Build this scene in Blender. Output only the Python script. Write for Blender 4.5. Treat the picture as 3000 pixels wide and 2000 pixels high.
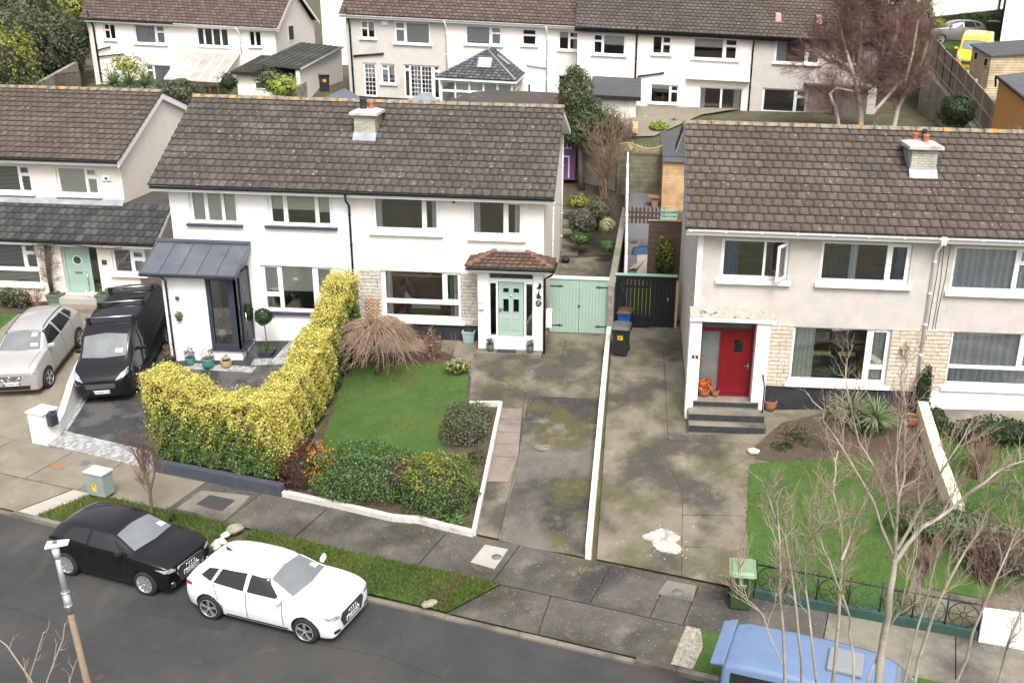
import bpy,bmesh,math,random
import numpy as np
from mathutils import Vector,Matrix
from mathutils.bvhtree import BVHTree
from mathutils.geometry import tessellate_polygon
SC = bpy.context.scene
for o in list(bpy.data.objects):
 bpy.data.objects.remove(o)
R = math.radians
# ------------------------------------------------------------------ camera
CAM_ROT = np.array([[0.99872564,0.0446594,0.02350808],      # right
     [0.03763554,-0.34870085,-0.93647813],    # down
     [-0.03362527,0.93616946,-0.34993726]])   # forward
FOC,PX,PY,CZ = 2961.28,1719.0,1000.0,12.83
cd = bpy.data.cameras.new('camera')
cam = bpy.data.objects.new('camera',cd)
SC.collection.objects.link(cam)
r_,d_,f_ = CAM_ROT
cam.matrix_world = Matrix(((r_[0],-d_[0],-f_[0],0),(r_[1],-d_[1],-f_[1],0),(r_[2],-d_[2],-f_[2],CZ),(0,0,0,1)))
cd.sensor_width = 36.0
cd.lens = 36.0 * FOC / 3000
cd.shift_x = -219.0 / 3000
cd.clip_end = 2000
SC.camera = cam
# ------------------------------------------------------------------ light: bright overcast sky
SUN_EL,SUN_AZ = R(55),R(162)
w = bpy.data.worlds.new('World')
SC.world = w
w.use_nodes = True
wn,wl = w.node_tree.nodes,w.node_tree.links
sky = wn.new('ShaderNodeTexSky')
sky.sky_type = 'NISHITA'
sky.sun_disc = False
sky.sun_elevation = SUN_EL
sky.sun_rotation = SUN_AZ
sky.dust_density = 6.0
sky.air_density = 1.0
hs = wn.new('ShaderNodeHueSaturation')
hs.inputs['Saturation'].default_value = 0.22
wl.new(sky.outputs[0],hs.inputs['Color'])
wl.new(hs.outputs[0],wn['Background'].inputs['Color'])
wn['Background'].inputs['Strength'].default_value = 0.15
sd_ = bpy.data.lights.new('sun','SUN')
sd_.energy = 1.4
sd_.angle = R(22)
sd_.color = (1.0,0.965,0.91)
sun = bpy.data.objects.new('sun',sd_)
SC.collection.objects.link(sun)
_sv = Vector((math.sin(SUN_AZ) * math.cos(SUN_EL),math.cos(SUN_AZ) * math.cos(SUN_EL),math.sin(SUN_EL)))
sun.rotation_euler = _sv.to_track_quat('Z','Y').to_euler()
sun.location = (0,0,60)
SC.view_settings.view_transform = 'Standard'
SC.view_settings.look = 'None'
SC.view_settings.exposure = 0.84
SC.view_settings.gamma = 1.0
SC.render.engine = 'CYCLES'
SC.cycles.use_denoising = True
SC.cycles.max_bounces = 6
SC.cycles.transparent_max_bounces = 16
SC.cycles.caustics_reflective = False
SC.cycles.caustics_refractive = False
rnd = random.Random(7)
nrg = np.random.default_rng(11)
# ------------------------------------------------------------------ survey helpers
def ray(px,py):
 return CAM_ROT.T @ np.array([(px - PX) / FOC,(py - PY) / FOC,1.0])
def at(px,py,Y):
 v = ray(px,py)
 v = v / v[1] * Y
 return Vector((v[0],v[1],v[2] + CZ))
def atz(px,py,z):
 v = ray(px,py)
 v = v / v[2] * (z - CZ)
 return Vector((v[0],v[1],z))
SA = R(16.3)
SU = (math.cos(SA),-math.sin(SA))
SN = (math.sin(SA),math.cos(SA))
SP = (-.62,21.98)
def sd(x,y):
 a,b = x - SP[0],y - SP[1]
 return a * SU[0] + b * SU[1],a * SN[0] + b * SN[1]
def xy(s,d):
 return SP[0] + s * SU[0] + d * SN[0],SP[1] + s * SU[1] + d * SN[1]
ZD = ([-60,-3.34,-3.3,0,8.7,14,18,26,27,36,80,400],[-1.4,-1.4,-1.29,-1.25,.33,.75,1.2,2.4,2.6,5,6,8])
def gh(x,y):
 return float(np.interp(sd(x,y)[1],ZD[0],ZD[1]))
def on(px,py,off=0.0):
 v = ray(px,py)
 lo,hi = 8.0,200.0
 for _ in range(50):
  m = (lo + hi) / 2
  if CZ + v[2] / v[1] * m > gh(v[0] / v[1] * m,m) + off:
   lo = m
  else:
   hi = m
 return Vector((v[0] / v[1] * lo,lo,CZ + v[2] / v[1] * lo))
# ------------------------------------------------------------------ materials
def lin(c):
 return tuple(((x / 255) / 12.92 if x <= 10 else (((x / 255) + .055) / 1.055) ** 2.4) for x in c)
MATS = {}
def mk(name,cols,scale=4.0,detail=5.0,rough=.8,bump=0.0,bscale=60.0,over=(),metal=0.0,attr=None,spec=.5,coat=0.0,stretch=None,coord='Object',lohi=(.3,.7),trans=0.0,emit=None):
 """cols: colours spread over a noise; over: (colour, scale, lo, hi, amount[, stretch]) stains laid over with noise masks."""
 if name in MATS:
  return MATS[name]
 m = bpy.data.materials.new(name)
 m.use_nodes = True
 nt = m.node_tree
 N,L = nt.nodes,nt.links
 b = N['Principled BSDF']
 b.inputs['Roughness'].default_value = rough
 b.inputs['Metallic'].default_value = metal
 b.inputs['Specular IOR Level'].default_value = spec
 b.inputs['Coat Weight'].default_value = coat
 b.inputs['Coat Roughness'].default_value = .03
 tc = N.new('ShaderNodeTexCoord')
 def vec(st):
  if st is None:
   return tc.outputs[coord]
  mp = N.new('ShaderNodeMapping')
  mp.inputs['Scale'].default_value = st
  L.new(tc.outputs[coord],mp.inputs[0])
  return mp.outputs[0]
 def noise(sc,det,st=None):
  n = N.new('ShaderNodeTexNoise')
  n.inputs['Scale'].default_value = sc
  n.inputs['Detail'].default_value = det
  n.inputs['Roughness'].default_value = .6
  L.new(vec(st),n.inputs['Vector'])
  return n.outputs['Fac']
 if len(cols) == 1:
  rgb = N.new('ShaderNodeRGB')
  rgb.outputs[0].default_value = (*cols[0],1)
  cur = rgb.outputs[0]
 else:
  rp = N.new('ShaderNodeValToRGB')
  el = rp.color_ramp.elements
  while len(el) < len(cols):
   el.new(.5)
  for i,c in enumerate(cols):
   el[i].position = lohi[0] + (lohi[1] - lohi[0]) * i / (len(cols) - 1)
   el[i].color = (*c,1)
  if attr:
   a = N.new('ShaderNodeAttribute')
   a.attribute_name = attr
   L.new(a.outputs['Fac'],rp.inputs[0])
   for i in range(len(cols)):
    el[i].position = i / (len(cols) - 1)
  else:
   L.new(noise(scale,detail,stretch),rp.inputs[0])
  cur = rp.outputs[0]
 for ov in over:
  c,sc,lo,hi,amt = ov[:5]
  st = ov[5] if len(ov) > 5 else None
  mr = N.new('ShaderNodeMapRange')
  mr.inputs[1].default_value = lo
  mr.inputs[2].default_value = hi
  mr.inputs[4].default_value = amt
  L.new(noise(sc,6.0,st),mr.inputs[0])
  mx = N.new('ShaderNodeMix')
  mx.data_type = 'RGBA'
  L.new(mr.outputs[0],mx.inputs[0])
  L.new(cur,mx.inputs[6])
  mx.inputs[7].default_value = (*c,1)
  cur = mx.outputs[2]
 L.new(cur,b.inputs['Base Color'])
 if bump:
  bp = N.new('ShaderNodeBump')
  bp.inputs['Strength'].default_value = bump
  bp.inputs['Distance'].default_value = .02
  L.new(noise(bscale,4.0),bp.inputs['Height'])
  L.new(bp.outputs[0],b.inputs['Normal'])
 if emit:
  b.inputs['Emission Color'].default_value = (*emit[0],1)
  b.inputs['Emission Strength'].default_value = emit[1]
 MATS[name] = m
 return m
def leafmat(name,cols,rough=.55,sss=0.25):
 m = mk(name,cols,attr='rnd',rough=rough,spec=.3)
 nt = m.node_tree
 b = nt.nodes['Principled BSDF']
 # thin leaves let some light through
 tr = nt.nodes.new('ShaderNodeBsdfTranslucent')
 mx = nt.nodes.new('ShaderNodeMixShader')
 mx.inputs[0].default_value = sss
 src = b.inputs['Base Color'].links[0].from_socket
 nt.links.new(src,tr.inputs['Color'])
 out = nt.nodes['Material Output']
 nt.links.new(b.outputs[0],mx.inputs[1])
 nt.links.new(tr.outputs[0],mx.inputs[2])
 nt.links.new(mx.outputs[0],out.inputs['Surface'])
 return m
def glassmat(name,tint=(.9,.95,.95),refl=.10,rough=.02):
 m = bpy.data.materials.new(name)
 m.use_nodes = True
 N,L = m.node_tree.nodes,m.node_tree.links
 N.remove(N['Principled BSDF'])
 t = N.new('ShaderNodeBsdfTransparent')
 t.inputs[0].default_value = (*tint,1)
 g = N.new('ShaderNodeBsdfGlossy')
 g.inputs['Roughness'].default_value = rough
 tx = N.new('ShaderNodeTexNoise')           # faint waviness of real panes
 tx.inputs['Scale'].default_value = 1.3
 bp = N.new('ShaderNodeBump')
 bp.inputs['Strength'].default_value = .05
 L.new(tx.outputs['Fac'],bp.inputs['Height'])
 L.new(bp.outputs[0],g.inputs['Normal'])
 lw = N.new('ShaderNodeLayerWeight')
 lw.inputs[0].default_value = .35
 mr = N.new('ShaderNodeMapRange')
 mr.inputs[3].default_value = refl
 mr.inputs[4].default_value = .95
 L.new(lw.outputs['Fresnel'],mr.inputs[0])
 mx = N.new('ShaderNodeMixShader')
 L.new(mr.outputs[0],mx.inputs[0])
 L.new(t.outputs[0],mx.inputs[1])
 L.new(g.outputs[0],mx.inputs[2])
 L.new(mx.outputs[0],N['Material Output'].inputs['Surface'])
 MATS[name] = m
 return m
# ------------------------------------------------------------------ object helpers
COL = SC.collection
def tag(o,label=None,cat=None,group=None,kind=None):
 if label:o['label'] = label
 if cat:o['category'] = cat
 if group:o['group'] = group
 if kind:o['kind'] = kind
 return o
def thing(name,loc,label,cat,group=None,rz=0.0):
 o = bpy.data.objects.new(name,None)
 o.empty_display_size = .3
 COL.objects.link(o)
 o.location = loc
 o.rotation_euler = (0,0,rz)
 return tag(o,label,cat,group)
def link(name,me,parent=None,local=False):
 o = bpy.data.objects.new(name,me)
 COL.objects.link(o)
 if parent is not None:
  o.parent = parent
  if not local and parent.type == 'EMPTY':
   o.matrix_parent_inverse = Matrix.Translation(Vector(parent.location)).inverted()
 return o
def recentre(o):
 me = o.data
 n = len(me.vertices)
 co = np.empty(n * 3,np.float32)
 me.vertices.foreach_get('co',co)
 co = co.reshape(-1,3)
 c = np.array([(co[:,0].min() + co[:,0].max()) / 2,(co[:,1].min() + co[:,1].max()) / 2,co[:,2].min()],np.float32)
 me.vertices.foreach_set('co',(co - c).ravel())
 o.location = [float(x) for x in c]
 me.update()
 return o
class MB:
 def __init__(s):
  s.v,s.f,s.m,s.sm = [],[],[],[]
 def quad(s,*p,mi=0):
  n = len(s.v)
  s.v += [tuple(q) for q in p]
  s.f.append(tuple(range(n,n + len(p))))
  s.m.append(mi)
  s.sm.append(False)
  return s
 def box(s,x0,x1,y0,y1,z0,z1,mi=0):
  return s.hexa([(x0,y0,z0),(x1,y0,z0),(x1,y1,z0),(x0,y1,z0),(x0,y0,z1),(x1,y0,z1),(x1,y1,z1),(x0,y1,z1)],mi)
 def hexa(s,p,mi=0):
  n = len(s.v)
  s.v += [tuple(q) for q in p]
  for f in ((0,3,2,1),(4,5,6,7),(0,1,5,4),(1,2,6,5),(2,3,7,6),(3,0,4,7)):
   s.f.append(tuple(n + i for i in f))
   s.m.append(mi)
   s.sm.append(False)
  return s
 def obox(s,c,ux,uy,uz,mi=0):
  """box from a corner and three edge vectors"""
  c,ux,uy,uz = Vector(c),Vector(ux),Vector(uy),Vector(uz)
  return s.hexa([c,c + ux,c + ux + uy,c + uy,c + uz,c + ux + uz,c + ux + uy + uz,c + uy + uz],mi)
 def prism(s,poly,d,mi=0):
  """planar polygon (3-D points) pushed along d"""
  n,k = len(s.v),len(poly)
  d = Vector(d)
  s.v += [tuple(q) for q in poly] + [tuple(Vector(q) + d) for q in poly]
  s.f.append(tuple(range(n + k - 1,n - 1,-1)))
  s.f.append(tuple(range(n + k,n + 2 * k)))
  s.m += [mi,mi]
  s.sm += [False,False]
  for i in range(k):
   j = (i + 1) % k
   s.f.append((n + i,n + j,n + k + j,n + k + i))
   s.m.append(mi)
   s.sm.append(False)
  return s
 def tube(s,pts,rad,k=6,mi=0,cap=True):
  pts = [Vector(p) for p in pts]
  if not hasattr(rad,'__len__'):
   rad = [rad] * len(pts)
  n0 = len(s.v)
  up = None
  for i,p in enumerate(pts):
   t = (pts[min(i + 1,len(pts) - 1)] - pts[max(i - 1,0)])
   if t.length < 1e-9:
    t = Vector((0,0,1))
   t.normalize()
   if up is None:
    up = t.orthogonal().normalized()
   up = (up - t * up.dot(t))
   if up.length < 1e-6:
    up = t.orthogonal()
   up.normalize()
   b = t.cross(up)
   for j in range(k):
    a = 2 * math.pi * j / k
    s.v.append(tuple(p + (up * math.cos(a) + b * math.sin(a)) * rad[i]))
  for i in range(len(pts) - 1):
   for j in range(k):
    a,b_ = n0 + i * k + j,n0 + i * k + (j + 1) % k
    s.f.append((a,b_,b_ + k,a + k))
    s.m.append(mi)
    s.sm.append(True)
  if cap:
   s.f.append(tuple(n0 + j for j in range(k - 1,-1,-1)))
   s.f.append(tuple(n0 + (len(pts) - 1) * k + j for j in range(k)))
   s.m += [mi,mi]
   s.sm += [False,False]
  return s
 def lathe(s,c,prof,k=20,mi=0,axis=(0,0,1)):
  """profile of (radius, height) turned about an axis through c"""
  ax = Vector(axis).normalized()
  u = ax.orthogonal().normalized()
  v = ax.cross(u)
  c = Vector(c)
  n0 = len(s.v)
  for r,h in prof:
   for j in range(k):
    a = 2 * math.pi * j / k
    s.v.append(tuple(c + ax * h + (u * math.cos(a) + v * math.sin(a)) * r))
  for i in range(len(prof) - 1):
   for j in range(k):
    a,b_ = n0 + i * k + j,n0 + i * k + (j + 1) % k
    s.f.append((a,b_,b_ + k,a + k))
    s.m.append(mi)
    s.sm.append(True)
  return s
 def plate(s,x0,x1,z0,z1,holes,y0,y1,mi=0):
  """wall slab in the xz plane between depths y0 (front) and y1 with rectangular openings"""
  xs = sorted({x0,x1,*[h[0] for h in holes],*[h[1] for h in holes]})
  zs = sorted({z0,z1,*[h[2] for h in holes],*[h[3] for h in holes]})
  xs = [x for x in xs if x0 - 1e-6 <= x <= x1 + 1e-6]
  zs = [z for z in zs if z0 - 1e-6 <= z <= z1 + 1e-6]
  def solid(i,j):
   if i < 0 or j < 0 or i >= len(xs) - 1 or j >= len(zs) - 1:
    return False
   cx,cz = (xs[i] + xs[i + 1]) / 2,(zs[j] + zs[j + 1]) / 2
   return not any(h[0] < cx < h[1] and h[2] < cz < h[3] for h in holes)
  for i in range(len(xs) - 1):
   for j in range(len(zs) - 1):
    if not solid(i,j):
     continue
    a,b,c,d = xs[i],xs[i + 1],zs[j],zs[j + 1]
    s.quad((a,y0,c),(b,y0,c),(b,y0,d),(a,y0,d),mi=mi)
    s.quad((a,y1,c),(a,y1,d),(b,y1,d),(b,y1,c),mi=mi)
    if not solid(i - 1,j):s.quad((a,y0,c),(a,y0,d),(a,y1,d),(a,y1,c),mi=mi)
    if not solid(i + 1,j):s.quad((b,y0,c),(b,y1,c),(b,y1,d),(b,y0,d),mi=mi)
    if not solid(i,j - 1):s.quad((a,y0,c),(a,y1,c),(b,y1,c),(b,y0,c),mi=mi)
    if not solid(i,j + 1):s.quad((a,y0,d),(b,y0,d),(b,y1,d),(a,y1,d),mi=mi)
  return s
 def mesh(s,name,mats,merge=True):
  me = bpy.data.meshes.new(name)
  me.from_pydata(s.v,[],s.f)
  if not isinstance(mats,(list,tuple)):
   mats = [mats]
  for m in mats:
   me.materials.append(MATS[m] if isinstance(m,str) else m)
  me.polygons.foreach_set('material_index',s.m)
  me.polygons.foreach_set('use_smooth',s.sm)
  if merge:
   bm = bmesh.new()
   bm.from_mesh(me)
   bmesh.ops.remove_doubles(bm,verts=bm.verts,dist=1e-5)
   bm.to_mesh(me)
   bm.free()
  me.update()
  return me
 def build(s,name,mats,parent=None,local=False,merge=True,bevel=0.0):
  o = link(name,s.mesh(name,mats,merge),parent,local)
  if bevel:
   md = o.modifiers.new('bevel','BEVEL')
   md.width = bevel
   md.segments = 2
   md.limit_method = 'ANGLE'
  if parent is None:
   recentre(o)
  return o
def fastmesh(name,V,F,mats,parent=None,attrs=None,smooth=False,mi=None,local=False):
 """V (n,3), F (m,k) arrays"""
 me = bpy.data.meshes.new(name)
 V = np.asarray(V,np.float32)
 F = np.asarray(F,np.int32)
 me.vertices.add(len(V))
 me.vertices.foreach_set('co',V.ravel())
 m,k = F.shape
 me.loops.add(m * k)
 me.loops.foreach_set('vertex_index',F.ravel())
 me.polygons.add(m)
 me.polygons.foreach_set('loop_start',np.arange(0,m * k,k,dtype=np.int32))
 if mi is not None:
  me.polygons.foreach_set('material_index',np.asarray(mi,np.int32))
 if smooth:
  me.polygons.foreach_set('use_smooth',np.ones(m,bool))
 for a,val in (attrs or {}).items():
  at_ = me.attributes.new(a,'FLOAT','FACE')
  at_.data.foreach_set('value',np.asarray(val,np.float32))
 me.update(calc_edges=True)
 me.validate()
 if not isinstance(mats,(list,tuple)):
  mats = [mats]
 for x in mats:
  me.materials.append(MATS[x] if isinstance(x,str) else x)
 o = link(name,me,parent,local)
 if parent is None:
  recentre(o)
 return o
def dup(root,loc,rz=None,label=None):
 """a copy of a thing with copies of its parts and sub-parts"""
 def cp(o,par):
  c = o.copy()
  COL.objects.link(c)
  if par is not None:
   c.parent = par
  for ch in o.children:
   cp(ch,c)
  return c
 c = cp(root,None)
 c.location = loc
 if rz is not None:
  c.rotation_euler = (0,0,rz)
 if label:
  c['label'] = label
 return c
# ------------------------------------------------------------------ palette
def srgb(r,g,b,k=1.0):
 return tuple(x * k for x in lin((r,g,b)))
mk('white_render',[(.80,.79,.77),(.84,.835,.82)],3,bump=.25,bscale=160,rough=.9,over=[((.62,.58,.52),1.1,.62,.8,.25),((.55,.52,.47),2.2,.58,.74,.22,(1.6,1.6,.13))])
mk('cream_render',[(.78,.725,.66),(.82,.77,.71)],3,bump=.3,bscale=150,rough=.9,over=[((.6,.55,.48),.9,.6,.82,.3),((.5,.46,.4),2.2,.58,.74,.25,(1.6,1.6,.13))])
mk('pink_render',[(.76,.68,.61),(.80,.73,.66)],3,bump=.3,bscale=150,rough=.9,over=[((.55,.5,.44),.8,.6,.82,.25)])
mk('grey_render',[(.50,.46,.42),(.59,.545,.50)],2.2,bump=.6,bscale=140,rough=.95,over=[((.33,.30,.27),.8,.56,.78,.45),((.24,.22,.2),1.6,.66,.8,.35,(1,1,.3))])
mk('pale_render',[(.78,.74,.68),(.83,.79,.73)],2,bump=.2,bscale=120,rough=.9,over=[((.6,.55,.48),.6,.58,.8,.25)])
mk('old_render',[(.49,.46,.42),(.56,.525,.48)],2,bump=.3,bscale=120,rough=.95,over=[((.3,.28,.25),.7,.55,.78,.35)])
mk('upvc',[(.82,.82,.82)],rough=.35)
mk('upvc_cream',[(.78,.75,.68)],rough=.45)
mk('black_paint',[(.010,.010,.011),(.022,.022,.024)],6,rough=.7,spec=.3)
mk('black_wall',[(.012,.013,.016),(.03,.03,.034)],2,rough=.75,bump=.3,bscale=80)
mk('navy',[(.030,.036,.052),(.042,.05,.07)],5,rough=.4)
mk('navy_wall',[(.045,.052,.07),(.065,.072,.09)],3,rough=.85,bump=.3,bscale=90)
mk('zinc',[(.11,.125,.15),(.16,.175,.20)],1.6,rough=.38,metal=.35,over=[((.22,.2,.17),1.5,.62,.75,.4)])
mk('lead',[(.20,.21,.23),(.34,.35,.37)],3,rough=.6,metal=.3,over=[((.55,.56,.58),5,.6,.75,.5)])
mk('mint',[(.30,.415,.35),(.34,.45,.39)],2,rough=.5)
mk('mint_pale',[(.60,.74,.66)],rough=.5)
mk('red_door',[(.15,.006,.010),(.18,.008,.012)],3,rough=.3)
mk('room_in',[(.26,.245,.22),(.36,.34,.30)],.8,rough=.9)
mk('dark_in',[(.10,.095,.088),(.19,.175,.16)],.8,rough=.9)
mk('sofa_blue',[(.02,.03,.05),(.03,.045,.07)],6,rough=.95)
mk('sofa_plum',[(.09,.04,.05),(.13,.06,.07)],6,rough=.95)
mk('cushion',[(.62,.66,.58),(.72,.7,.6)],6,rough=.9)
mk('cushion_yellow',[(.6,.5,.25)],rough=.9)
mk('curtain_white',[(.70,.71,.70),(.82,.82,.80)],5,rough=.9)
mk('curtain_net',[(.58,.63,.68),(.78,.82,.86)],9,detail=8,rough=.95,stretch=(6,6,1.2),lohi=(.4,.62))
mk('curtain_blue',[(.03,.07,.22),(.07,.15,.38)],5,rough=.9,stretch=(4,4,.4))
mk('curtain_teal',[(.015,.04,.06),(.03,.07,.09)],5,rough=.9,stretch=(4,4,.4))
mk('blind_sage',[(.78,.80,.71),(.82,.84,.76)],2,rough=.8)
mk('blind_white',[(.72,.74,.72)],rough=.8)
mk('tile',[(.076,.056,.047),(.089,.067,.057),(.104,.081,.070)],attr='rnd',rough=.92,bump=.5,bscale=70,
 over=[((.20,.165,.14),.55,.5,.72,.35),((.045,.04,.032),.9,.52,.75,.5),((.05,.05,.016),7,.61,.67,.85),((.36,.33,.29),8,.645,.675,.85),((.42,.2,.02),6,.70,.72,.9)])
mk('tile_grey',[(.066,.054,.046),(.079,.066,.057),(.094,.080,.070)],attr='rnd',rough=.92,bump=.5,bscale=70,
 over=[((.19,.175,.155),.55,.5,.72,.4),((.045,.042,.035),.9,.52,.75,.5),((.05,.05,.016),7,.615,.67,.8),((.38,.36,.32),8,.64,.67,.85),((.42,.2,.02),6,.71,.73,.9)])
mk('tile_rust',[(.085,.055,.046),(.112,.076,.064),(.14,.1,.085)],attr='rnd',rough=.92,bump=.4,bscale=70,
 over=[((.05,.04,.035),.8,.55,.75,.5),((.35,.32,.28),14,.7,.73,.7)])
mk('tile_dark',[(.030,.031,.034),(.045,.046,.049),(.075,.073,.072)],attr='rnd',rough=.9,bump=.4,bscale=70,
 over=[((.11,.1,.09),.7,.5,.7,.55),((.25,.25,.24),12,.7,.73,.7)])
mk('tile_red',[(.085,.045,.034),(.115,.062,.047),(.15,.083,.065)],attr='rnd',rough=.9,bump=.5,bscale=60,
 over=[((.04,.03,.03),2.5,.55,.7,.6),((.3,.27,.24),12,.7,.73,.6)])
mk('slate',[(.05,.054,.06),(.085,.09,.098),(.12,.125,.13)],attr='rnd',rough=.75,bump=.3,bscale=60,over=[((.03,.03,.03),2,.55,.75,.5)])
mk('ridge',[(.21,.18,.14),(.27,.235,.19)],3,rough=.95,bump=.5,bscale=50,over=[((.08,.07,.05),5,.5,.62,.7),((.50,.25,.03),2.4,.56,.62,.9),((.5,.47,.42),7,.62,.66,.8)])
mk('gap_moss_shade',[(.02,.021,.012),(.04,.042,.02)],6,rough=1)
mk('moss',[(.06,.07,.012),(.16,.15,.02)],12,rough=1,bump=1,bscale=80)
mk('felt',[(.05,.052,.056),(.075,.078,.082)],3,rough=.8,bump=.3,bscale=90)
mk('felt_brown',[(.045,.034,.030),(.075,.058,.052)],1.5,rough=.8,over=[((.2,.2,.2),.8,.62,.68,.8),((.42,.42,.42),1.6,.68,.71,.8)])
mk('chimney_brick',[(.42,.39,.34),(.52,.48,.42)],3,rough=.95,bump=.4,bscale=60,over=[((.16,.15,.12),3,.55,.75,.5)])
mk('mortar',[(.13,.12,.1),(.2,.185,.16)],6,rough=1)
mk('cement',[(.44,.43,.40),(.56,.55,.52)],4,rough=.95,bump=.5,bscale=60,over=[((.13,.12,.09),2.2,.52,.7,.7),((.45,.4,.15),5,.66,.7,.5)])
mk('terracotta',[(.34,.11,.05),(.42,.15,.07)],4,rough=.8)
mk('soot',[(.03,.028,.027)],rough=.9)
mk('concrete_stained',[(.09,.08,.066),(.17,.155,.128)],.9,detail=9,rough=.92,bump=.5,bscale=120,
 over=[((.026,.024,.023),.38,.44,.58,.9),((.08,.076,.022),.62,.52,.62,.75),((.42,.4,.36),20,.645,.68,.6),((.26,.24,.2),.8,.6,.72,.5)])
mk('asphalt',[(.033,.032,.0315),(.046,.045,.0435)],1.1,detail=8,rough=.92,bump=.5,bscale=170,
 over=[((.072,.068,.063),.33,.46,.66,.6),((.085,.078,.07),1.1,.6,.7,.5,(1,.35,1)),((.09,.075,.075),1.7,.63,.72,.5),((.022,.022,.022),.9,.62,.8,.5),((.13,.125,.12),34,.62,.68,.5),((.022,.022,.022),27,.6,.68,.6),((.15,.145,.14),6,.70,.73,.6)])
mk('tarmac_old',[(.028,.0275,.0275),(.04,.039,.038)],2,detail=8,rough=.9,bump=.6,bscale=60,over=[((.12,.115,.11),30,.62,.7,.5)])
mk('tarmac',[(.026,.026,.029),(.044,.043,.045)],1.2,rough=.7,bump=.5,bscale=170,over=[((.105,.10,.095),.8,.50,.56,.65),((.1,.1,.1),35,.62,.7,.4)])
CONC = [(.17,.150,.120),(.235,.21,.17)]
mk('concrete',CONC,1.6,detail=8,rough=.92,bump=.5,bscale=120,
 over=[((.052,.046,.039),.55,.46,.66,.9),((.065,.055,.022),.75,.57,.72,.55),((.30,.28,.24),.9,.6,.78,.45),((.42,.4,.36),22,.645,.68,.6),((.05,.045,.04),17,.60,.68,.5)])
mk('concrete_mossy',[(.14,.122,.09),(.215,.188,.145)],1.4,detail=8,rough=.92,bump=.5,bscale=120,
 over=[((.075,.072,.024),.6,.47,.62,.78),((.045,.04,.034),.42,.49,.6,.85),((.3,.28,.24),1.0,.6,.76,.5),((.42,.4,.36),22,.65,.685,.6),((.05,.045,.035),16,.6,.7,.5)])
mk('concrete_dark',[(.062,.056,.048),(.118,.107,.090)],1.1,detail=8,rough=.92,bump=.5,bscale=120,
 over=[((.028,.026,.024),.45,.48,.64,.85),((.068,.056,.016),.55,.56,.68,.7),((.42,.40,.36),21,.635,.67,.75),((.2,.18,.145),1.1,.58,.7,.5)])
mk('concrete_pale',[(.34,.32,.28),(.42,.395,.35)],2,rough=.92,bump=.4,bscale=120,over=[((.2,.18,.15),1,.5,.75,.5),((.5,.48,.44),60,.66,.7,.5)])
mk('concrete_tan',[(.17,.147,.112),(.24,.208,.16)],1.2,detail=8,rough=.92,bump=.4,bscale=120,over=[((.13,.11,.08),.7,.5,.7,.6),((.14,.12,.04),.9,.6,.74,.4),((.45,.41,.35),2.0,.62,.75,.4),((.45,.42,.37),22,.64,.69,.5),((.12,.1,.075),18,.6,.69,.5)])
mk('pebble_slab',[(.17,.135,.115),(.24,.20,.17)],2,rough=.95,bump=.6,bscale=90,over=[((.38,.33,.29),60,.58,.66,.6),((.07,.06,.05),.8,.55,.75,.6)])
mk('salt_stain',[(.20,.185,.155),(.38,.37,.34)],5,rough=.95,lohi=(.35,.5))
mk('rubble',[(.16,.14,.11),(.42,.39,.33)],9,rough=1,bump=1,bscale=14)
mk('joint',[(.028,.026,.016),(.05,.048,.02)],5,rough=1)
mk('cobble',[(.22,.22,.22),(.40,.40,.39)],attr='rnd',rough=.85,bump=.5,bscale=60)
mk('soil',[(.045,.032,.022),(.095,.068,.045)],5,rough=1,bump=1,bscale=30,over=[((.2,.16,.11),40,.62,.7,.6),((.05,.07,.02),1.5,.58,.7,.6)])
mk('rough_ground',[(.05,.055,.022),(.095,.085,.045)],1.2,rough=1,bump=1,bscale=20,over=[((.12,.1,.07),.6,.5,.7,.6)])
mk('turf',[(.04,.085,.014),(.065,.125,.022)],2.0,rough=1,bump=1,bscale=60,over=[((.11,.10,.03),.8,.55,.75,.6),((.06,.045,.025),1.2,.66,.76,.7)])
mk('fake_turf',[(.15,.24,.02),(.2,.28,.03)],3,rough=1)
mk('gravel',[(.045,.045,.05),(.22,.22,.23)],40,detail=3,rough=1,bump=1,bscale=40)
mk('stone_white',[(.48,.45,.41),(.62,.59,.54)],4,rough=.9,bump=.5,bscale=50,over=[((.25,.22,.15),2.2,.55,.7,.5)])
mk('wall_cream',[(.66,.60,.48),(.76,.71,.60)],2,rough=.9,bump=.3,bscale=60,over=[((.25,.21,.13),1.8,.56,.72,.55),((.8,.78,.74),3,.6,.7,.5)])
mk('wall_white',[(.76,.75,.73),(.82,.81,.80)],2,rough=.9,bump=.2,bscale=80)
mk('wall_yellow',[(.70,.62,.42),(.76,.69,.50)],2,rough=.9,over=[((.3,.26,.18),2,.58,.72,.6)])
mk('block',[(.22,.20,.17),(.30,.27,.23)],2,rough=.95,bump=.5,bscale=60,over=[((.09,.10,.04),1.0,.48,.68,.7),((.1,.09,.07),2,.55,.75,.5)])
mk('block_grey',[(.30,.30,.27),(.37,.36,.33)],1.5,rough=.95,bump=.4,bscale=60,over=[((.16,.16,.13),1.0,.5,.7,.5)])
mk('purple',[(.17,.07,.21),(.21,.09,.25)],3,rough=.8)
mk('fence_wood',[(.20,.165,.125),(.29,.24,.19)],3,rough=.95,stretch=(9,9,1),over=[((.12,.12,.08),1,.5,.75,.5)])
mk('fence_brown',[(.10,.065,.055),(.15,.1,.085)],3,rough=.95,stretch=(1,1,8))
mk('wood_new',[(.46,.30,.16),(.56,.39,.22)],3,rough=.8,stretch=(1,1,10))
mk('wood_pale',[(.55,.42,.28),(.64,.51,.36)],3,rough=.8,stretch=(1,1,8))
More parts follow.
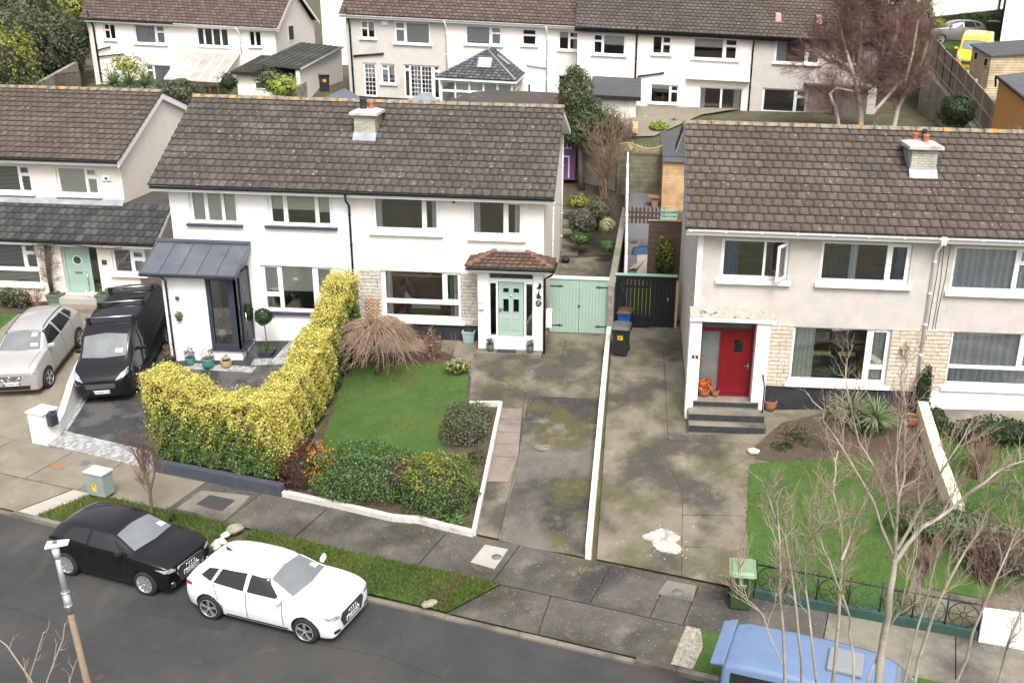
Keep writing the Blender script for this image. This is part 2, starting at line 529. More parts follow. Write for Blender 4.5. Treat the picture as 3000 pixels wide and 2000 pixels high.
mk('wood_orange',[(.42,.2,.06),(.52,.27,.09)],3,rough=.7,stretch=(1,1,8))
mk('wood_dark',[(.05,.035,.022),(.10,.07,.045)],4,rough=.95)
mk('timber',[(.36,.27,.19),(.48,.38,.28)],4,rough=.9,stretch=(8,8,1))
mk('bark',[(.16,.13,.10),(.26,.225,.18)],8,rough=.95,bump=.6,bscale=40,stretch=(3,3,1),over=[((.34,.33,.26),5,.55,.68,.6),((.1,.12,.06),2,.6,.72,.4)])
mk('bark_pale',[(.25,.225,.18),(.40,.365,.30)],6,rough=.9,bump=.4,bscale=40,over=[((.2,.17,.13),9,.56,.68,.6),((.30,.34,.2),3,.58,.7,.4)])
mk('bark_birch',[(.44,.36,.29),(.58,.48,.40)],6,rough=.85,over=[((.14,.09,.07),7,.55,.66,.7),((.45,.28,.19),1.2,.5,.7,.3)])
mk('twig',[(.15,.09,.065),(.25,.165,.12)],3,rough=.9)
mk('twig_tan',[(.23,.155,.105),(.34,.24,.17)],3,rough=.9)
mk('twig_purple',[(.15,.085,.07),(.25,.155,.125)],3,rough=.9)
mk('bark_brown',[(.11,.075,.05),(.17,.12,.085)],6,rough=.95,bump=.6,bscale=40,stretch=(3,3,1))
mk('galv',[(.40,.42,.44),(.52,.54,.56)],9,rough=.45,metal=.6)
mk('pole_brown',[(.16,.115,.075),(.24,.175,.12)],5,rough=.8,stretch=(6,6,1),over=[((.08,.06,.045),6,.58,.7,.5)])
mk('lamp_grey',[(.62,.61,.59),(.72,.71,.69)],6,rough=.5)
mk('steel',[(.6,.61,.63)],rough=.25,metal=1)
mk('cabinet',[(.22,.27,.25),(.28,.33,.305)],3,rough=.55,over=[((.36,.37,.34),2,.55,.75,.4)])
mk('yellow_sign',[(.78,.50,.03)],rough=.5)
mk('bin_green',[(.032,.066,.024),(.042,.08,.03)],3,rough=.45)
mk('bin_lid_green',[(.16,.25,.14),(.2,.29,.17)],3,rough=.4)
mk('bin_black',[(.014,.014,.016),(.022,.022,.024)],3,rough=.5)
mk('bin_lid_grey',[(.09,.092,.098),(.12,.12,.125)],3,rough=.4)
mk('bin_blue',[(.012,.085,.34),(.018,.11,.40)],3,rough=.4)
mk('bin_brown',[(.10,.055,.035)],rough=.5)
mk('pot_teal',[(.06,.26,.22),(.08,.31,.26)],3,rough=.3)
mk('pot_sand',[(.52,.36,.16),(.6,.43,.2)],3,rough=.35)
mk('pot_blue',[(.01,.02,.09)],rough=.25)
mk('pot_sage',[(.10,.14,.12),(.13,.17,.145)],4,rough=.7)
mk('planter_blue',[(.27,.37,.38),(.33,.43,.44)],4,rough=.7)
mk('pot_white',[(.74,.74,.72)],rough=.5)
mk('coir',[(.17,.075,.03),(.24,.115,.055)],30,rough=1)
mk('white_paint',[(.8,.8,.8)],rough=.4)
mk('blue_tub',[(.05,.13,.24),(.06,.16,.28)],3,rough=.5)
mk('tarp',[(.02,.12,.42),(.03,.17,.5)],6,rough=.4)
mk('brass',[(.5,.36,.1)],rough=.35,metal=1)
mk('chrome',[(.7,.71,.72)],rough=.12,metal=1)
mk('rust_metal',[(.24,.11,.06),(.3,.15,.085)],9,rough=.8)
mk('iron_grey',[(.10,.11,.125),(.14,.15,.165)],25,rough=.6)
mk('iron_dark',[(.035,.035,.037),(.055,.054,.054)],12,rough=.8,bump=.5,bscale=60)
mk('railing_green',[(.02,.075,.05),(.03,.10,.07)],4,rough=.6)
mk('rail_wall_green',[(.02,.05,.04),(.035,.08,.06)],3,rough=.85)
mk('dark_hole',[(.01,.01,.01)],rough=1)
mk('ink_black',[(.012,.012,.013)],rough=.6)
mk('ink_red',[(.5,.02,.02)],rough=.5)
mk('ink_copper',[(.45,.2,.1)],rough=.5)
mk('ink_white',[(.8,.8,.8)],rough=.5)
mk('plate_white',[(.78,.78,.76)],rough=.35)
mk('plate_blue',[(.02,.08,.4)],rough=.35)
mk('polycarb',[(.42,.38,.34),(.56,.54,.51)],1.2,rough=.45,over=[((.45,.36,.28),.9,.5,.75,.4)])
mk('green_wood',[(.24,.42,.30),(.3,.48,.36)],4,rough=.7)
mk('bench_green',[(.28,.40,.36),(.34,.46,.42)],4,rough=.7)
glassmat('glass',tint=(.93,.96,.95),refl=.22)
glassmat('glass_dim',tint=(.55,.6,.58),refl=.12)
glassmat('glass_car',tint=(.26,.29,.30),refl=.16,rough=.015)
# stone cladding: courses of random blocks
def stonemat(name,cols):
 m = mk(name,cols,1.2,rough=.95)
 nt = m.node_tree
 N,L = nt.nodes,nt.links
 b = N['Principled BSDF']
 tc = N.new('ShaderNodeTexCoord')
 sx = N.new('ShaderNodeSeparateXYZ')
 L.new(tc.outputs['Object'],sx.inputs[0])
 cb = N.new('ShaderNodeCombineXYZ')
 L.new(sx.outputs[0],cb.inputs[0])
 L.new(sx.outputs[2],cb.inputs[1])
 ad = N.new('ShaderNodeMath')
 ad.operation = 'ADD'
 L.new(sx.outputs[1],ad.inputs[0])
 L.new(sx.outputs[0],ad.inputs[1])
 L.new(ad.outputs[0],cb.inputs[0])
 br = N.new('ShaderNodeTexBrick')
 br.inputs['Scale'].default_value = 1
 br.inputs['Brick Width'].default_value = .50
 br.inputs['Row Height'].default_value = .125
 br.inputs['Mortar Size'].default_value = .007
 br.inputs['Mortar Smooth'].default_value = .3
 br.inputs['Bias'].default_value = -.2
 br.offset = .37
 br.squash = 1.6
 br.squash_frequency = 3
 br.inputs['Color1'].default_value = (*cols[0],1)
 br.inputs['Color2'].default_value = (*cols[-1],1)
 br.inputs['Mortar'].default_value = (.16,.13,.10,1)
 L.new(cb.outputs[0],br.inputs['Vector'])
 mx = N.new('ShaderNodeMix')
 mx.data_type = 'RGBA'
 mx.blend_type = 'MULTIPLY'
 mx.inputs[0].default_value = .45
 n = N.new('ShaderNodeTexNoise')
 n.inputs['Scale'].default_value = 9
 n.inputs['Detail'].default_value = 6
 L.new(tc.outputs['Object'],n.inputs['Vector'])
 rp = N.new('ShaderNodeValToRGB')
 rp.color_ramp.elements[0].position = .3
 rp.color_ramp.elements[0].color = (.45,.42,.38,1)
 rp.color_ramp.elements[1].position = .6
 rp.color_ramp.elements[1].color = (1,1,1,1)
 L.new(n.outputs['Fac'],rp.inputs[0])
 L.new(br.outputs['Color'],mx.inputs[6])
 L.new(rp.outputs[0],mx.inputs[7])
 L.new(mx.outputs[2],b.inputs['Base Color'])
 bp = N.new('ShaderNodeBump')
 bp.inputs['Strength'].default_value = .9
 bp.inputs['Distance'].default_value = .03
 inv = N.new('ShaderNodeMath')
 inv.operation = 'MULTIPLY_ADD'
 inv.inputs[1].default_value = -1.0
 L.new(br.outputs['Fac'],inv.inputs[0])
 L.new(n.outputs['Fac'],inv.inputs[2])
 L.new(inv.outputs[0],bp.inputs['Height'])
 L.new(bp.outputs[0],b.inputs['Normal'])
stonemat('stone_grey',[(.54,.50,.44),(.56,.46,.34),(.66,.62,.55)])
stonemat('stone_tan',[(.56,.48,.38),(.5,.47,.43),(.66,.59,.50)])
def brickmat(name,c1,c2,mortar,bw,bh,ms=.01):
 """courses of blocks in the wall plane (along x+y, up z)"""
 m = bpy.data.materials.new(name)
 m.use_nodes = True
 N,L = m.node_tree.nodes,m.node_tree.links
 b = N['Principled BSDF']
 b.inputs['Roughness'].default_value = .95
 tc = N.new('ShaderNodeTexCoord')
 sx = N.new('ShaderNodeSeparateXYZ')
 L.new(tc.outputs['Object'],sx.inputs[0])
 ad = N.new('ShaderNodeMath')
 L.new(sx.outputs[0],ad.inputs[0])
 L.new(sx.outputs[1],ad.inputs[1])
 cb = N.new('ShaderNodeCombineXYZ')
 L.new(ad.outputs[0],cb.inputs[0])
 L.new(sx.outputs[2],cb.inputs[1])
 br = N.new('ShaderNodeTexBrick')
 br.inputs['Scale'].default_value = 1
 br.inputs['Brick Width'].default_value = bw
 br.inputs['Row Height'].default_value = bh
 br.inputs['Mortar Size'].default_value = ms
 br.inputs['Color1'].default_value = (*c1,1)
 br.inputs['Color2'].default_value = (*c2,1)
 br.inputs['Mortar'].default_value = (*mortar,1)
 L.new(cb.outputs[0],br.inputs['Vector'])
 n = N.new('ShaderNodeTexNoise')
 n.inputs['Scale'].default_value = 2.2
 n.inputs['Detail'].default_value = 7
 L.new(tc.outputs['Object'],n.inputs['Vector'])
 rp = N.new('ShaderNodeValToRGB')
 rp.color_ramp.elements[0].position = .34
 rp.color_ramp.elements[0].color = (.45,.44,.36,1)
 rp.color_ramp.elements[1].position = .6
 rp.color_ramp.elements[1].color = (1,1,1,1)
 L.new(n.outputs['Fac'],rp.inputs[0])
 mx = N.new('ShaderNodeMix')
 mx.data_type = 'RGBA'
 mx.blend_type = 'MULTIPLY'
 mx.inputs[0].default_value = .6
 L.new(br.outputs['Color'],mx.inputs[6])
 L.new(rp.outputs[0],mx.inputs[7])
 L.new(mx.outputs[2],b.inputs['Base Color'])
 MATS[name] = m
brickmat('brick_buff',(.46,.42,.36),(.56,.52,.45),(.3,.28,.25),.22,.077)
brickmat('blockwork',(.24,.225,.195),(.30,.28,.245),(.16,.15,.13),.45,.225)
brickmat('blockwork_mossy',(.15,.145,.095),(.20,.185,.13),(.09,.09,.06),.45,.225)
brickmat('siding',(.55,.42,.28),(.62,.49,.34),(.22,.15,.09),9.0,.13,.012)
brickmat('siding_new',(.50,.32,.17),(.56,.38,.21),(.34,.2,.1),9.0,.14,.006)
brickmat('siding_white',(.78,.77,.75),(.8,.79,.77),(.6,.6,.58),9.0,.14,.006)
# leaves
leafmat('leaf_gold',[(.56,.49,.09),(.68,.60,.17),(.42,.40,.07),(.76,.70,.30)])
leafmat('leaf_lime',[(.12,.165,.025),(.20,.235,.035),(.29,.30,.05),(.37,.36,.08)])
leafmat('leaf_green',[(.045,.10,.028),(.075,.15,.042),(.115,.195,.062),(.16,.23,.09)])
leafmat('leaf_dark',[(.018,.042,.016),(.032,.062,.022),(.055,.09,.032)])
leafmat('leaf_olive',[(.07,.085,.045),(.11,.125,.065),(.16,.17,.095)])
leafmat('leaf_grey',[(.10,.115,.075),(.16,.17,.12),(.22,.225,.165)])
leafmat('leaf_conifer',[(.06,.085,.042),(.11,.14,.068),(.18,.20,.10)])
leafmat('leaf_red',[(.06,.018,.018),(.10,.03,.028),(.14,.05,.04)])
leafmat('leaf_orange',[(.38,.20,.03),(.5,.30,.05),(.28,.12,.03)])
leafmat('leaf_brown',[(.16,.09,.05),(.24,.14,.08),(.3,.2,.13)])
leafmat('leaf_strap',[(.10,.15,.06),(.17,.24,.10),(.26,.33,.16)])
leafmat('leaf_yucca',[(.26,.33,.05),(.40,.45,.07),(.14,.22,.05)])
leafmat('leaf_varieg',[(.34,.36,.17),(.48,.48,.30),(.16,.2,.08)])
leafmat('leaf_flame',[(.55,.06,.02),(.65,.2,.02),(.5,.1,.03)])
leafmat('verge_blade',[(.06,.09,.015),(.10,.14,.026),(.16,.19,.042),(.27,.24,.10)],sss=.35)
leafmat('grass_blade',[(.042,.085,.012),(.062,.118,.018),(.10,.155,.030),(.20,.195,.065)],sss=.35)
MATS['polycarb'].node_tree.nodes['Principled BSDF'].inputs['Alpha'].default_value = .6
# ------------------------------------------------------------------ ground and surfaces
def drape(bm,poly,off,mi=0,zf=None):
 tris = tessellate_polygon([[Vector((p[0],p[1],0)) for p in poly]])
 vs = [bm.verts.new((p[0],p[1],0)) for p in poly]
 fs = []
 for t in tris:
  try:
   f = bm.faces.new([vs[i] for i in t])
   f.material_index = mi
   fs.append(f)
  except ValueError:
   pass
 return vs
def patch(name,polys,off,mats,lines=(),lw=.02,zf=None,kind='structure',label=None,cat=None):
 """flat-laid surface polygons (x, y) draped on the terrain; lines: joints laid on top as thin strips"""
 zf = zf or gh
 bm = bmesh.new()
 if polys and not hasattr(polys[0][0],'__len__'):
  polys = [polys]
 for p in polys:
  drape(bm,p,off)
 for dd in ZD[0][1:-2]:
  x,y = xy(0,dd)
  bmesh.ops.bisect_plane(bm,geom=bm.verts[:] + bm.edges[:] + bm.faces[:],plane_co=(x,y,0),plane_no=(SN[0],SN[1],0))
 for v in bm.verts:
  v.co.z = zf(v.co.x,v.co.y) + off
 for ln in lines:
  ww = lw
  for a,b in zip(ln[:-1],ln[1:]):
   a,b = Vector((a[0],a[1])),Vector((b[0],b[1]))
   n = max(1,int((b - a).length / .4))
   q = (b - a).normalized()
   q = Vector((-q.y,q.x)) * ww / 2
   prev = None
   for i in range(n + 1):
    c = a + (b - a) * i / n
    j = rnd.uniform(.7,1.3)
    v1 = bm.verts.new((c.x + q.x * j,c.y + q.y * j,zf(c.x,c.y) + off + .004))
    v2 = bm.verts.new((c.x - q.x * j,c.y - q.y * j,zf(c.x,c.y) + off + .004))
    if prev:
     f = bm.faces.new((prev[0],prev[1],v2,v1))
     f.material_index = 1
    prev = (v1,v2)
 bmesh.ops.recalc_face_normals(bm,faces=bm.faces[:])
 for f in bm.faces:
  if f.normal.z < 0:
   f.normal_flip()
 me = bpy.data.meshes.new(name)
 bm.to_mesh(me)
 bm.free()
 for m in (mats if isinstance(mats,(list,tuple)) else [mats]):
  me.materials.append(MATS[m])
 o = link(name,me)
 recentre(o)
 return tag(o,kind=kind,label=label,cat=cat)
def G(*pp):
 return [tuple(on(*p)[:2]) for p in pp]
def SDs(*pp):
 return [xy(*p) for p in pp]
patch('ground',SDs((-300,-59),(300,-59),(300,395),(-300,395)),-.09,'rough_ground')
patch('road',SDs((-120,-10.2),(120,-10.2),(120,-3.32),(-120,-3.32)),0.0,'asphalt')
patch('road_patch',SDs((-9.5,-5.6),(-6.8,-5.5),(-6.7,-4.1),(-9.4,-4.15)),.003,'tarmac_old')
patch('road_patch',SDs((-15.6,-8.6),(-11.0,-8.45),(-11.0,-7.9),(-15.6,-8.0)),.003,'tarmac_old')
for _k,_p in enumerate(([(-20,-6.6),(-17,-6.3),(-14.6,-6.7),(-11.5,-6.45),(-8.9,-6.75)],[(-5.5,-5.2),(-3.0,-5.0),(-.5,-5.3),(2.5,-5.05)],[(-13,-9.3),(-10.2,-9.1),(-7.5,-9.35)])):
 patch('road_crack',[],.003,['joint','joint'],lines=[[xy(a + rnd.uniform(-.1,.1),b) for a,b in _p]],lw=.016)
# kerb stones, lowered at the crossings
kb = MB()
s = -60.0
while s < 60:
 e = s + .915
 top = -1.345 if (-6.0 < s + .4 < 2.0 or -24 < s + .4 < -15.4) else -1.285
 a,b,c,d = xy(s + .006,-3.36),xy(e - .006,-3.36),xy(e - .006,-3.22),xy(s + .006,-3.22)
 t1,t2 = top + rnd.uniform(-.006,.006),top + rnd.uniform(-.006,.006)
 kb.hexa([(*a,-1.5),(*b,-1.5),(*c,-1.5),(*d,-1.5),(a[0],a[1],t1),(b[0],b[1],t1),(c[0],c[1],t2 + .01),(d[0],d[1],t2 + .01)])
 s = e
tag(kb.build('kerb','concrete',merge=False),kind='structure')
# footpath slabs
def S_of(px,py):
 p = on(px,py)
 return sd(p.x,p.y)
joints = [-60,-50,-41,-33,-28,-24.5]
for p in ((-40,1330),(95,1390),(245,1425),(520,1470),(680,1510),(895,1545),(1290,1580),(1490,1640),(1760,1710),(1935,1740),(2035,1745),(2420,1830),(2800,1900)):
 joints.append(S_of(*p)[0])
joints += [14,18,22,30,40,60]
joints.sort()
polys_a,polys_b,polys_c = [],[],[]
for i,(a,b) in enumerate(zip(joints[:-1],joints[1:])):
 po = SDs((a + .012,-1.76),(b - .012,-1.76),(b - .012,-.004),(a + .012,-.004))
 (polys_b if -13.5 < a < 3.0 else polys_c if 3 <= a else polys_a).append(po)
_slab = [polys_b[k] for k in range(len(polys_b))]
patch('footpath',polys_a,.002,'concrete_tan')
patch('footpath',polys_b,.002,'concrete_dark')
patch('footpath',polys_c,.002,'concrete')
sM,sR,sL = S_of(1372,1712)[0],S_of(2010,1845)[0],S_of(215,1452)[0]
xj = S_of(1605,1810)[0]
patch('driveway_crossing',[SDs((sM + .05,-3.23),(xj - .012,-3.23),(xj - .25,-1.785),(sM + .75,-1.785)),SDs((xj + .012,-3.23),(sR,-3.23),(sR - .05,-1.785),(xj - .22,-1.785))],.004,'concrete_dark')
patch('driveway_crossing',[SDs((-27,-3.23),(sL - 2.9,-3.23),(sL - 3.0,-1.785),(-27,-1.785)),SDs((sL - 2.87,-3.23),(sL - .8,-3.23),(sL - .3,-1.785),(sL - 2.97,-1.785))],.004,'concrete_tan')
patch('concrete_strip',SDs((sL - .75,-3.22),(sL - .12,-3.22),(sL + .4,-1.785),(sL - .25,-1.785)),.008,'concrete_pale')
# verges
VERGES = [[(sL - .1,-3.2),(S_of(640,1600)[0],-3.2),(S_of(690,1540)[0] + .1,-1.78),(sL + .42,-1.78)],
   [(S_of(690,1600)[0] + .3,-3.2),(sM,-3.2),(sM + .7,-1.78),(S_of(720,1540)[0] + .25,-1.78)],
   [(sR + .15,-3.2),(30,-3.2),(30,-1.78),(sR + .15,-1.78)]]
for v in VERGES:
 patch('verge',SDs(*v),.012,'turf')
patch('bare_soil',G((1270,1745),(1300,1700),(1345,1672),(1378,1692),(1290,1785),(1255,1772)),.02,'soil')
patch('bare_soil',SDs((sR - .03,-3.2),(sR + .45,-3.2),(sR + .5,-2.4),(sR + .3,-1.78),(sR - .03,-1.78)),.02,'rubble')
# --- middle plot: concrete drive, lawn and beds
DW = [xy(.05,0),xy(0,0),(-.47,34.6),(-3.0,34.6),(-9.0,34.0),(-9.2,24.55)]
WC,WC2 = on(1467,1190),on(1375,1190)
patch('driveway',[[(-.52,22.0),(-.47,46.0),(-2.75,46.0),(-2.75,33.2),(-9.1,33.2),(-9.1,30.5),(-9.2,24.62)]],.0,['concrete_mossy','joint'],
  lines=[G((1400,1075),(1541,1153),(1532,1195),(1520,1334)),G((1541,1153),(1756,1165)),G((1577,1058),(1642,1060),(1660,995)),G((1520,1334),(1458,1578)),
    G((1466,1196),(1532,1196)),G((1464,1228),(1528,1230)),G((1456,1264),(1522,1266)),G((1448,1300),(1516,1300)),G((1438,1335),(1510,1340)),G((1425,1412),(1490,1412))],lw=.022)
patch('drive_panel',G((1546,1158),(1752,1169),(1728,1632),(1560,1606),(1462,1582),(1523,1336)),.006,'concrete_stained')
patch('paved_path',G((1472,1195),(1530,1196),(1518,1330),(1488,1412),(1425,1410)),.005,['pebble_slab','joint'],
  lines=[G((1464,1228),(1528,1230)),G((1456,1264),(1522,1266)),G((1448,1300),(1516,1300)),G((1438,1335),(1510,1340))],lw=.015)
def blot(cx,cy,rx,ry,ang,seed,n=26):
 """ragged outline of a stain"""
 q = random.Random(seed)
 ph = [q.uniform(0,6.28) for _ in range(4)]
 out = []
 for i in range(n):
  t = 6.283 * i / n
  k = 1 + .22 * math.sin(2 * t + ph[0]) + .16 * math.sin(3 * t + ph[1]) + .1 * math.sin(5 * t + ph[2]) + q.uniform(-.07,.07)
  x,y = rx * k * math.cos(t),ry * k * math.sin(t)
  out.append((cx + x * math.cos(ang) - y * math.sin(ang),cy + x * math.sin(ang) + y * math.cos(ang)))
 return out
LAWN_M = G((945,1290),(1010,1110),(1060,1072),(1180,1066),(1250,1072),(1330,1062),(1372,1105),(1368,1160),(1352,1190),(1310,1250),(1298,1345),(1180,1350),(960,1330))
BED_M = G((830,1449),(920,1290),(1040,1040),(1210,1030),(1300,1030),(1360,1060),(1380,1108),(1374,1188),(1466,1190),(1390,1566))
patch('flower_bed',BED_M,.02,'soil')
patch('lawn',LAWN_M,.04,'turf')
# --- right plot
patch('driveway',[[(-.40,22.0),(-.30,34.5),(2.1,34.5),(2.1,28.5),(15,28.6),(15,17.6)]],.0,['concrete_mossy','joint'],
  lines=[G((1944,1037),(1957,1290)),G((1957,1290),(2215,1302)),G((2205,1335),(2000,1438)),G((2000,1438),(1996,1690)),G((2000,1508),(2180,1510)),G((2000,1600),(2055,1603)),G((2000,1438),(1950,1350))],lw=.02)
LAWN_R = G((2198,1362),(2182,1650),(2208,1738),(2400,1772),(2640,1815),(2700,1600),(2560,1345),(2300,1352))
patch('lawn',LAWN_R,.04,'turf')
patch('flower_bed',G((2215,1345),(2200,1318),(2290,1240),(2420,1208),(2660,1210),(2700,1290),(2740,1480),(2700,1620),(2640,1560),(2560,1350),(2300,1358)),.025,'soil')
patch('lawn',G((2760,1250),(3060,1290),(3100,1640),(2900,1760),(2700,1720),(2760,1500),(2700,1320)),.03,'turf')
patch('concrete_apron',[(8.9,27.3),(15,27.3),(15,28.7),(8.9,28.7)],.03,'concrete')
_wc = on(1945,1582)
patch('white_stain',[blot(_wc.x,_wc.y,.52,.36,-.25,5,90)] + [blot(_wc.x + rnd.gauss(0,.5),_wc.y + rnd.gauss(0,.36),rnd.uniform(.012,.035),rnd.uniform(.012,.03),0,i,9) for i in range(26)],.006,'salt_stain')
# --- left plots
XB = -16.95
patch('driveway',[G((150,1296),(461,1378))[0],G((461,1378))[0],(-13.0,26.4),(-9.3,27.5),(-9.2,33.1),(-15.4,33.1),(-15.6,39),(-17.6,39)],.0,'tarmac')
patch('driveway',[SDs((-34,0))[0],SDs((-17.35,.0))[0],(-17.7,36.2),(-20.4,36.2),(-23.2,36.4),(-23.6,29.5),(-26,29.7)],.004,'concrete_tan')
patch('lawn',[(-34,32.2),(-23.0,29.6),(-22.8,35.2),(-34,35.2)],.02,'turf')
patch('flower_bed',[(-34,35.2),(-21.4,35.2),(-21.3,36.2),(-34,36.2)],.03,'soil')
def setts(name,a,b,width,rows,off=.012,sz=.11,side=1):
 """rows of granite setts along a line a-b on the terrain"""
 mb = MB()
 a,b = Vector(a),Vector(b)
 u = (b - a)
 Ln = u.length
 u.normalize()
 n = Vector((-u.y,u.x)) * side
 at_ = []
 for r in range(rows):
  t = (r % 2) * sz * .5 - sz
  while t < Ln:
   l = sz * rnd.uniform(.85,1.2)
   p = a + u * max(t,0) + n * (r * width / rows)
   q = a + u * min(t + l - .012,Ln) + n * ((r + 1) * width / rows - .012)
   t += l
   c = [p,p + u * (q - p).dot(u),q,p + n * (q - p).dot(n)]
   if (q - p).dot(u) < .03:
    continue
   base = [(k.x,k.y,gh(k.x,k.y) - .05) for k in c]
   h = off + rnd.uniform(0,.012)
   mb.hexa(base + [(k[0],k[1],k[2] + .05 + h) for k in base])
   at_ += [rnd.random()] * 6
 me = mb.mesh(name,'cobble',merge=False)
 x = me.attributes.new('rnd','FLOAT','FACE')
 x.data.foreach_set('value',at_)
 o = link(name,me)
 recentre(o)
 return tag(o,kind='structure')
c0,c1 = G((140,1302),(461,1379))
setts('cobble_border',c0,c1,.72,6)
setts('cobble_border',G((160,1270))[0],G((232,1160))[0],.36,3,side=-1)
setts('cobble_border',G((545,1080))[0],G((738,1092))[0],.36,3,side=1)
setts('cobble_border',G((735,1070))[0],G((905,1064))[0],.40,3,side=1,off=.014)
setts('cobble_border',G((800,1054))[0],G((868,980))[0],.5,4,side=-1,off=.016)
# --- gardens behind
patch('concrete_yard',[(-2.75,34.2),(-.45,34.2),(-.3,41),(-2.8,41)],.012,['concrete_mossy','joint'],lines=[[(-2.7,38.4),(-.4,38.3)],[(-2.7,36.6),(-.4,36.6)]])
patch('garden_bed',[(-6,41.2),(-.35,41.2),(.2,49),(-6,52)],.0,'soil')
patch('gravel',[(-.2,35.0),(2.1,35.0),(2.2,49),(.2,49)],.01,'gravel')
patch('artificial_turf',[(.15,35.2),(1.35,35.2),(1.4,38.8),(.5,38.8)],.03,'fake_turf')
patch('sandstone_patio',[(.55,38.8),(1.45,38.8),(1.5,41.8),(.55,41.8)],.03,'concrete_pale')
# ------------------------------------------------------------------ house building tools
def tiles(name,parent,P0,U,V,Lu,Lv,mat,tw=.295,cg=.345,th=.06,clip=None,seed=1,jit=1.0,stagger=True):
 """a roof slope of single lapped tiles; clip(v) -> (umin, umax)"""
 P0,U,V = np.array(P0,float),np.array(U,float),np.array(V,float)
 U /= np.linalg.norm(U)
 V /= np.linalg.norm(V)
 Nn = np.cross(U,V)
 q = np.random.default_rng(seed)
 VV,FF,RR,MI = [],[],[],[]
 nrow = max(1,int(round(Lv / cg)))
 cg = Lv / nrow
 clip = clip or (lambda v:(0.0,Lu))
 for r in range(nrow):
  v0,v1 = r * cg - .02,(r + 1) * cg + .03
  a0,b0 = clip(max(v0,0))
  a1,b1 = clip(min(v1,Lv))
  u = min(a0,a1) - (tw / 2 if (stagger and r % 2) else 0) - (0 if stagger else q.uniform(0,tw))
  dv = q.normal(0,.004) * jit
  while u < max(b0,b1):
   l,h = u + .004 + q.uniform(0,.005),u + tw - .003 - q.uniform(0,.006)
   u += tw
   l0,h0,l1,h1 = max(l,a0),min(h,b0),max(l,a1),min(h,b1)
   if h0 - l0 < .02 and h1 - l1 < .02:
    continue
   h0,h1 = max(h0,l0 + .001),max(h1,l1 + .001)
   z0 = .082 + q.normal(0,.0015) * jit
   z1 = .030
   e = q.normal(0,.0018) * jit
   va = v0 + dv + q.normal(0,.0016) * jit
   n = len(VV)
   for (uu,vv,zz) in ((l0,va,z0 - th),(h0,va,z0 - th + e),(h1,v1,z1 - th),(l1,v1,z1 - th),(l0,va,z0),(h0,va,z0 + e),(h1,v1,z1),(l1,v1,z1)):
    VV.append(P0 + U * uu + V * vv + Nn * zz)
   FF += [[n + 4,n + 5,n + 6,n + 7],[n,n + 1,n + 5,n + 4],[n + 1,n + 2,n + 6,n + 5],[n + 3,n,n + 4,n + 7]]
   RR += [float(q.random())] * 4
   MI += [0,1,1,1]  # tile edges dark: moss in the laps, with their shadow put into the colour
 # bedding under the tiles
 n = len(VV)
 a0,b0 = clip(0)
 a1,b1 = clip(Lv)
 for uu,vv in ((a0,0),(b0,0),(b1,Lv),(a1,Lv)):
  VV.append(P0 + U * uu + V * vv + Nn * .004)
 FF.append([n,n + 1,n + 2,n + 3])
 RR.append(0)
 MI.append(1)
 return fastmesh(name,VV,FF,[mat,'gap_moss_shade'],parent,{'rnd':RR},mi=MI)
def ridge_tiles(name,parent,a,b,mat='ridge',r=.13,tl=.42):
 mb = MB()
 a,b = Vector(a),Vector(b)
 L = (b - a).length
 u = (b - a) / L
 n = int(L / tl)
 side = u.cross(Vector((0,0,1))).normalized()
 up = side.cross(u)
 for i in range(n):
  p,q = a + u * (i * L / n + .008),a + u * ((i + 1) * L / n - .008)
  rr = r * rnd.uniform(.96,1.05)
  pts = []
  for k in range(7):
   t = math.pi * k / 6
   pts.append(side * math.cos(t) * rr + up * (math.sin(t) * rr * .8 - .02))
  m0 = len(mb.v)
  for e in (p,q):
   for w_ in pts:
    mb.v.append(tuple(e + w_))
  for k in range(6):
   mb.f.append((m0 + k,m0 + k + 1,m0 + 7 + k + 1,m0 + 7 + k))
   mb.m.append(0)
   mb.sm.append(True)
  mb.f.append(tuple(m0 + k for k in range(7)))
  mb.f.append(tuple(m0 + 13 - k for k in range(7)))
  mb.m += [0,0]
  mb.sm += [False,False]
 return mb.build(name,mat,parent,merge=False)
def rect(Y,tl,br):
 a,b = at(*tl,Y),at(*br,Y)
 return (a.x,b.x,b.z,a.z)
def fr(rc,f):
 """fraction rectangle (x0,x1,from top z0,z1) inside rc"""
 x0,x1,z0,z1 = rc
 return (x0 + (x1 - x0) * f[0],x0 + (x1 - x0) * f[1],z1 - (z1 - z0) * f[3],z1 - (z1 - z0) * f[2])
def cloth(mb,x0,x1,z0,z1,y,amp=.03,wl=.14,mi=0,gather=0.0):
 n = max(4,int((x1 - x0) / .03))
 prev = None
 ph = rnd.uniform(0,6)
 for i in range(n + 1):
  x = x0 + (x1 - x0) * i / n
  yy = y + amp * math.sin(6.28 * x / wl + ph + .6 * math.sin(9 * x)) 
  yb = y + amp * 1.3 * math.sin(6.28 * x / wl + ph + .9 * math.sin(7 * x + 1))
  cur = ((x,yb,z0),(x + gather * (x0 + x1 - 2 * x) * .3,yy,z1))
  if prev:
   mb.quad(prev[0],cur[0],cur[1],prev[1],mi=mi)
   mb.sm[-1] = True
  prev = cur
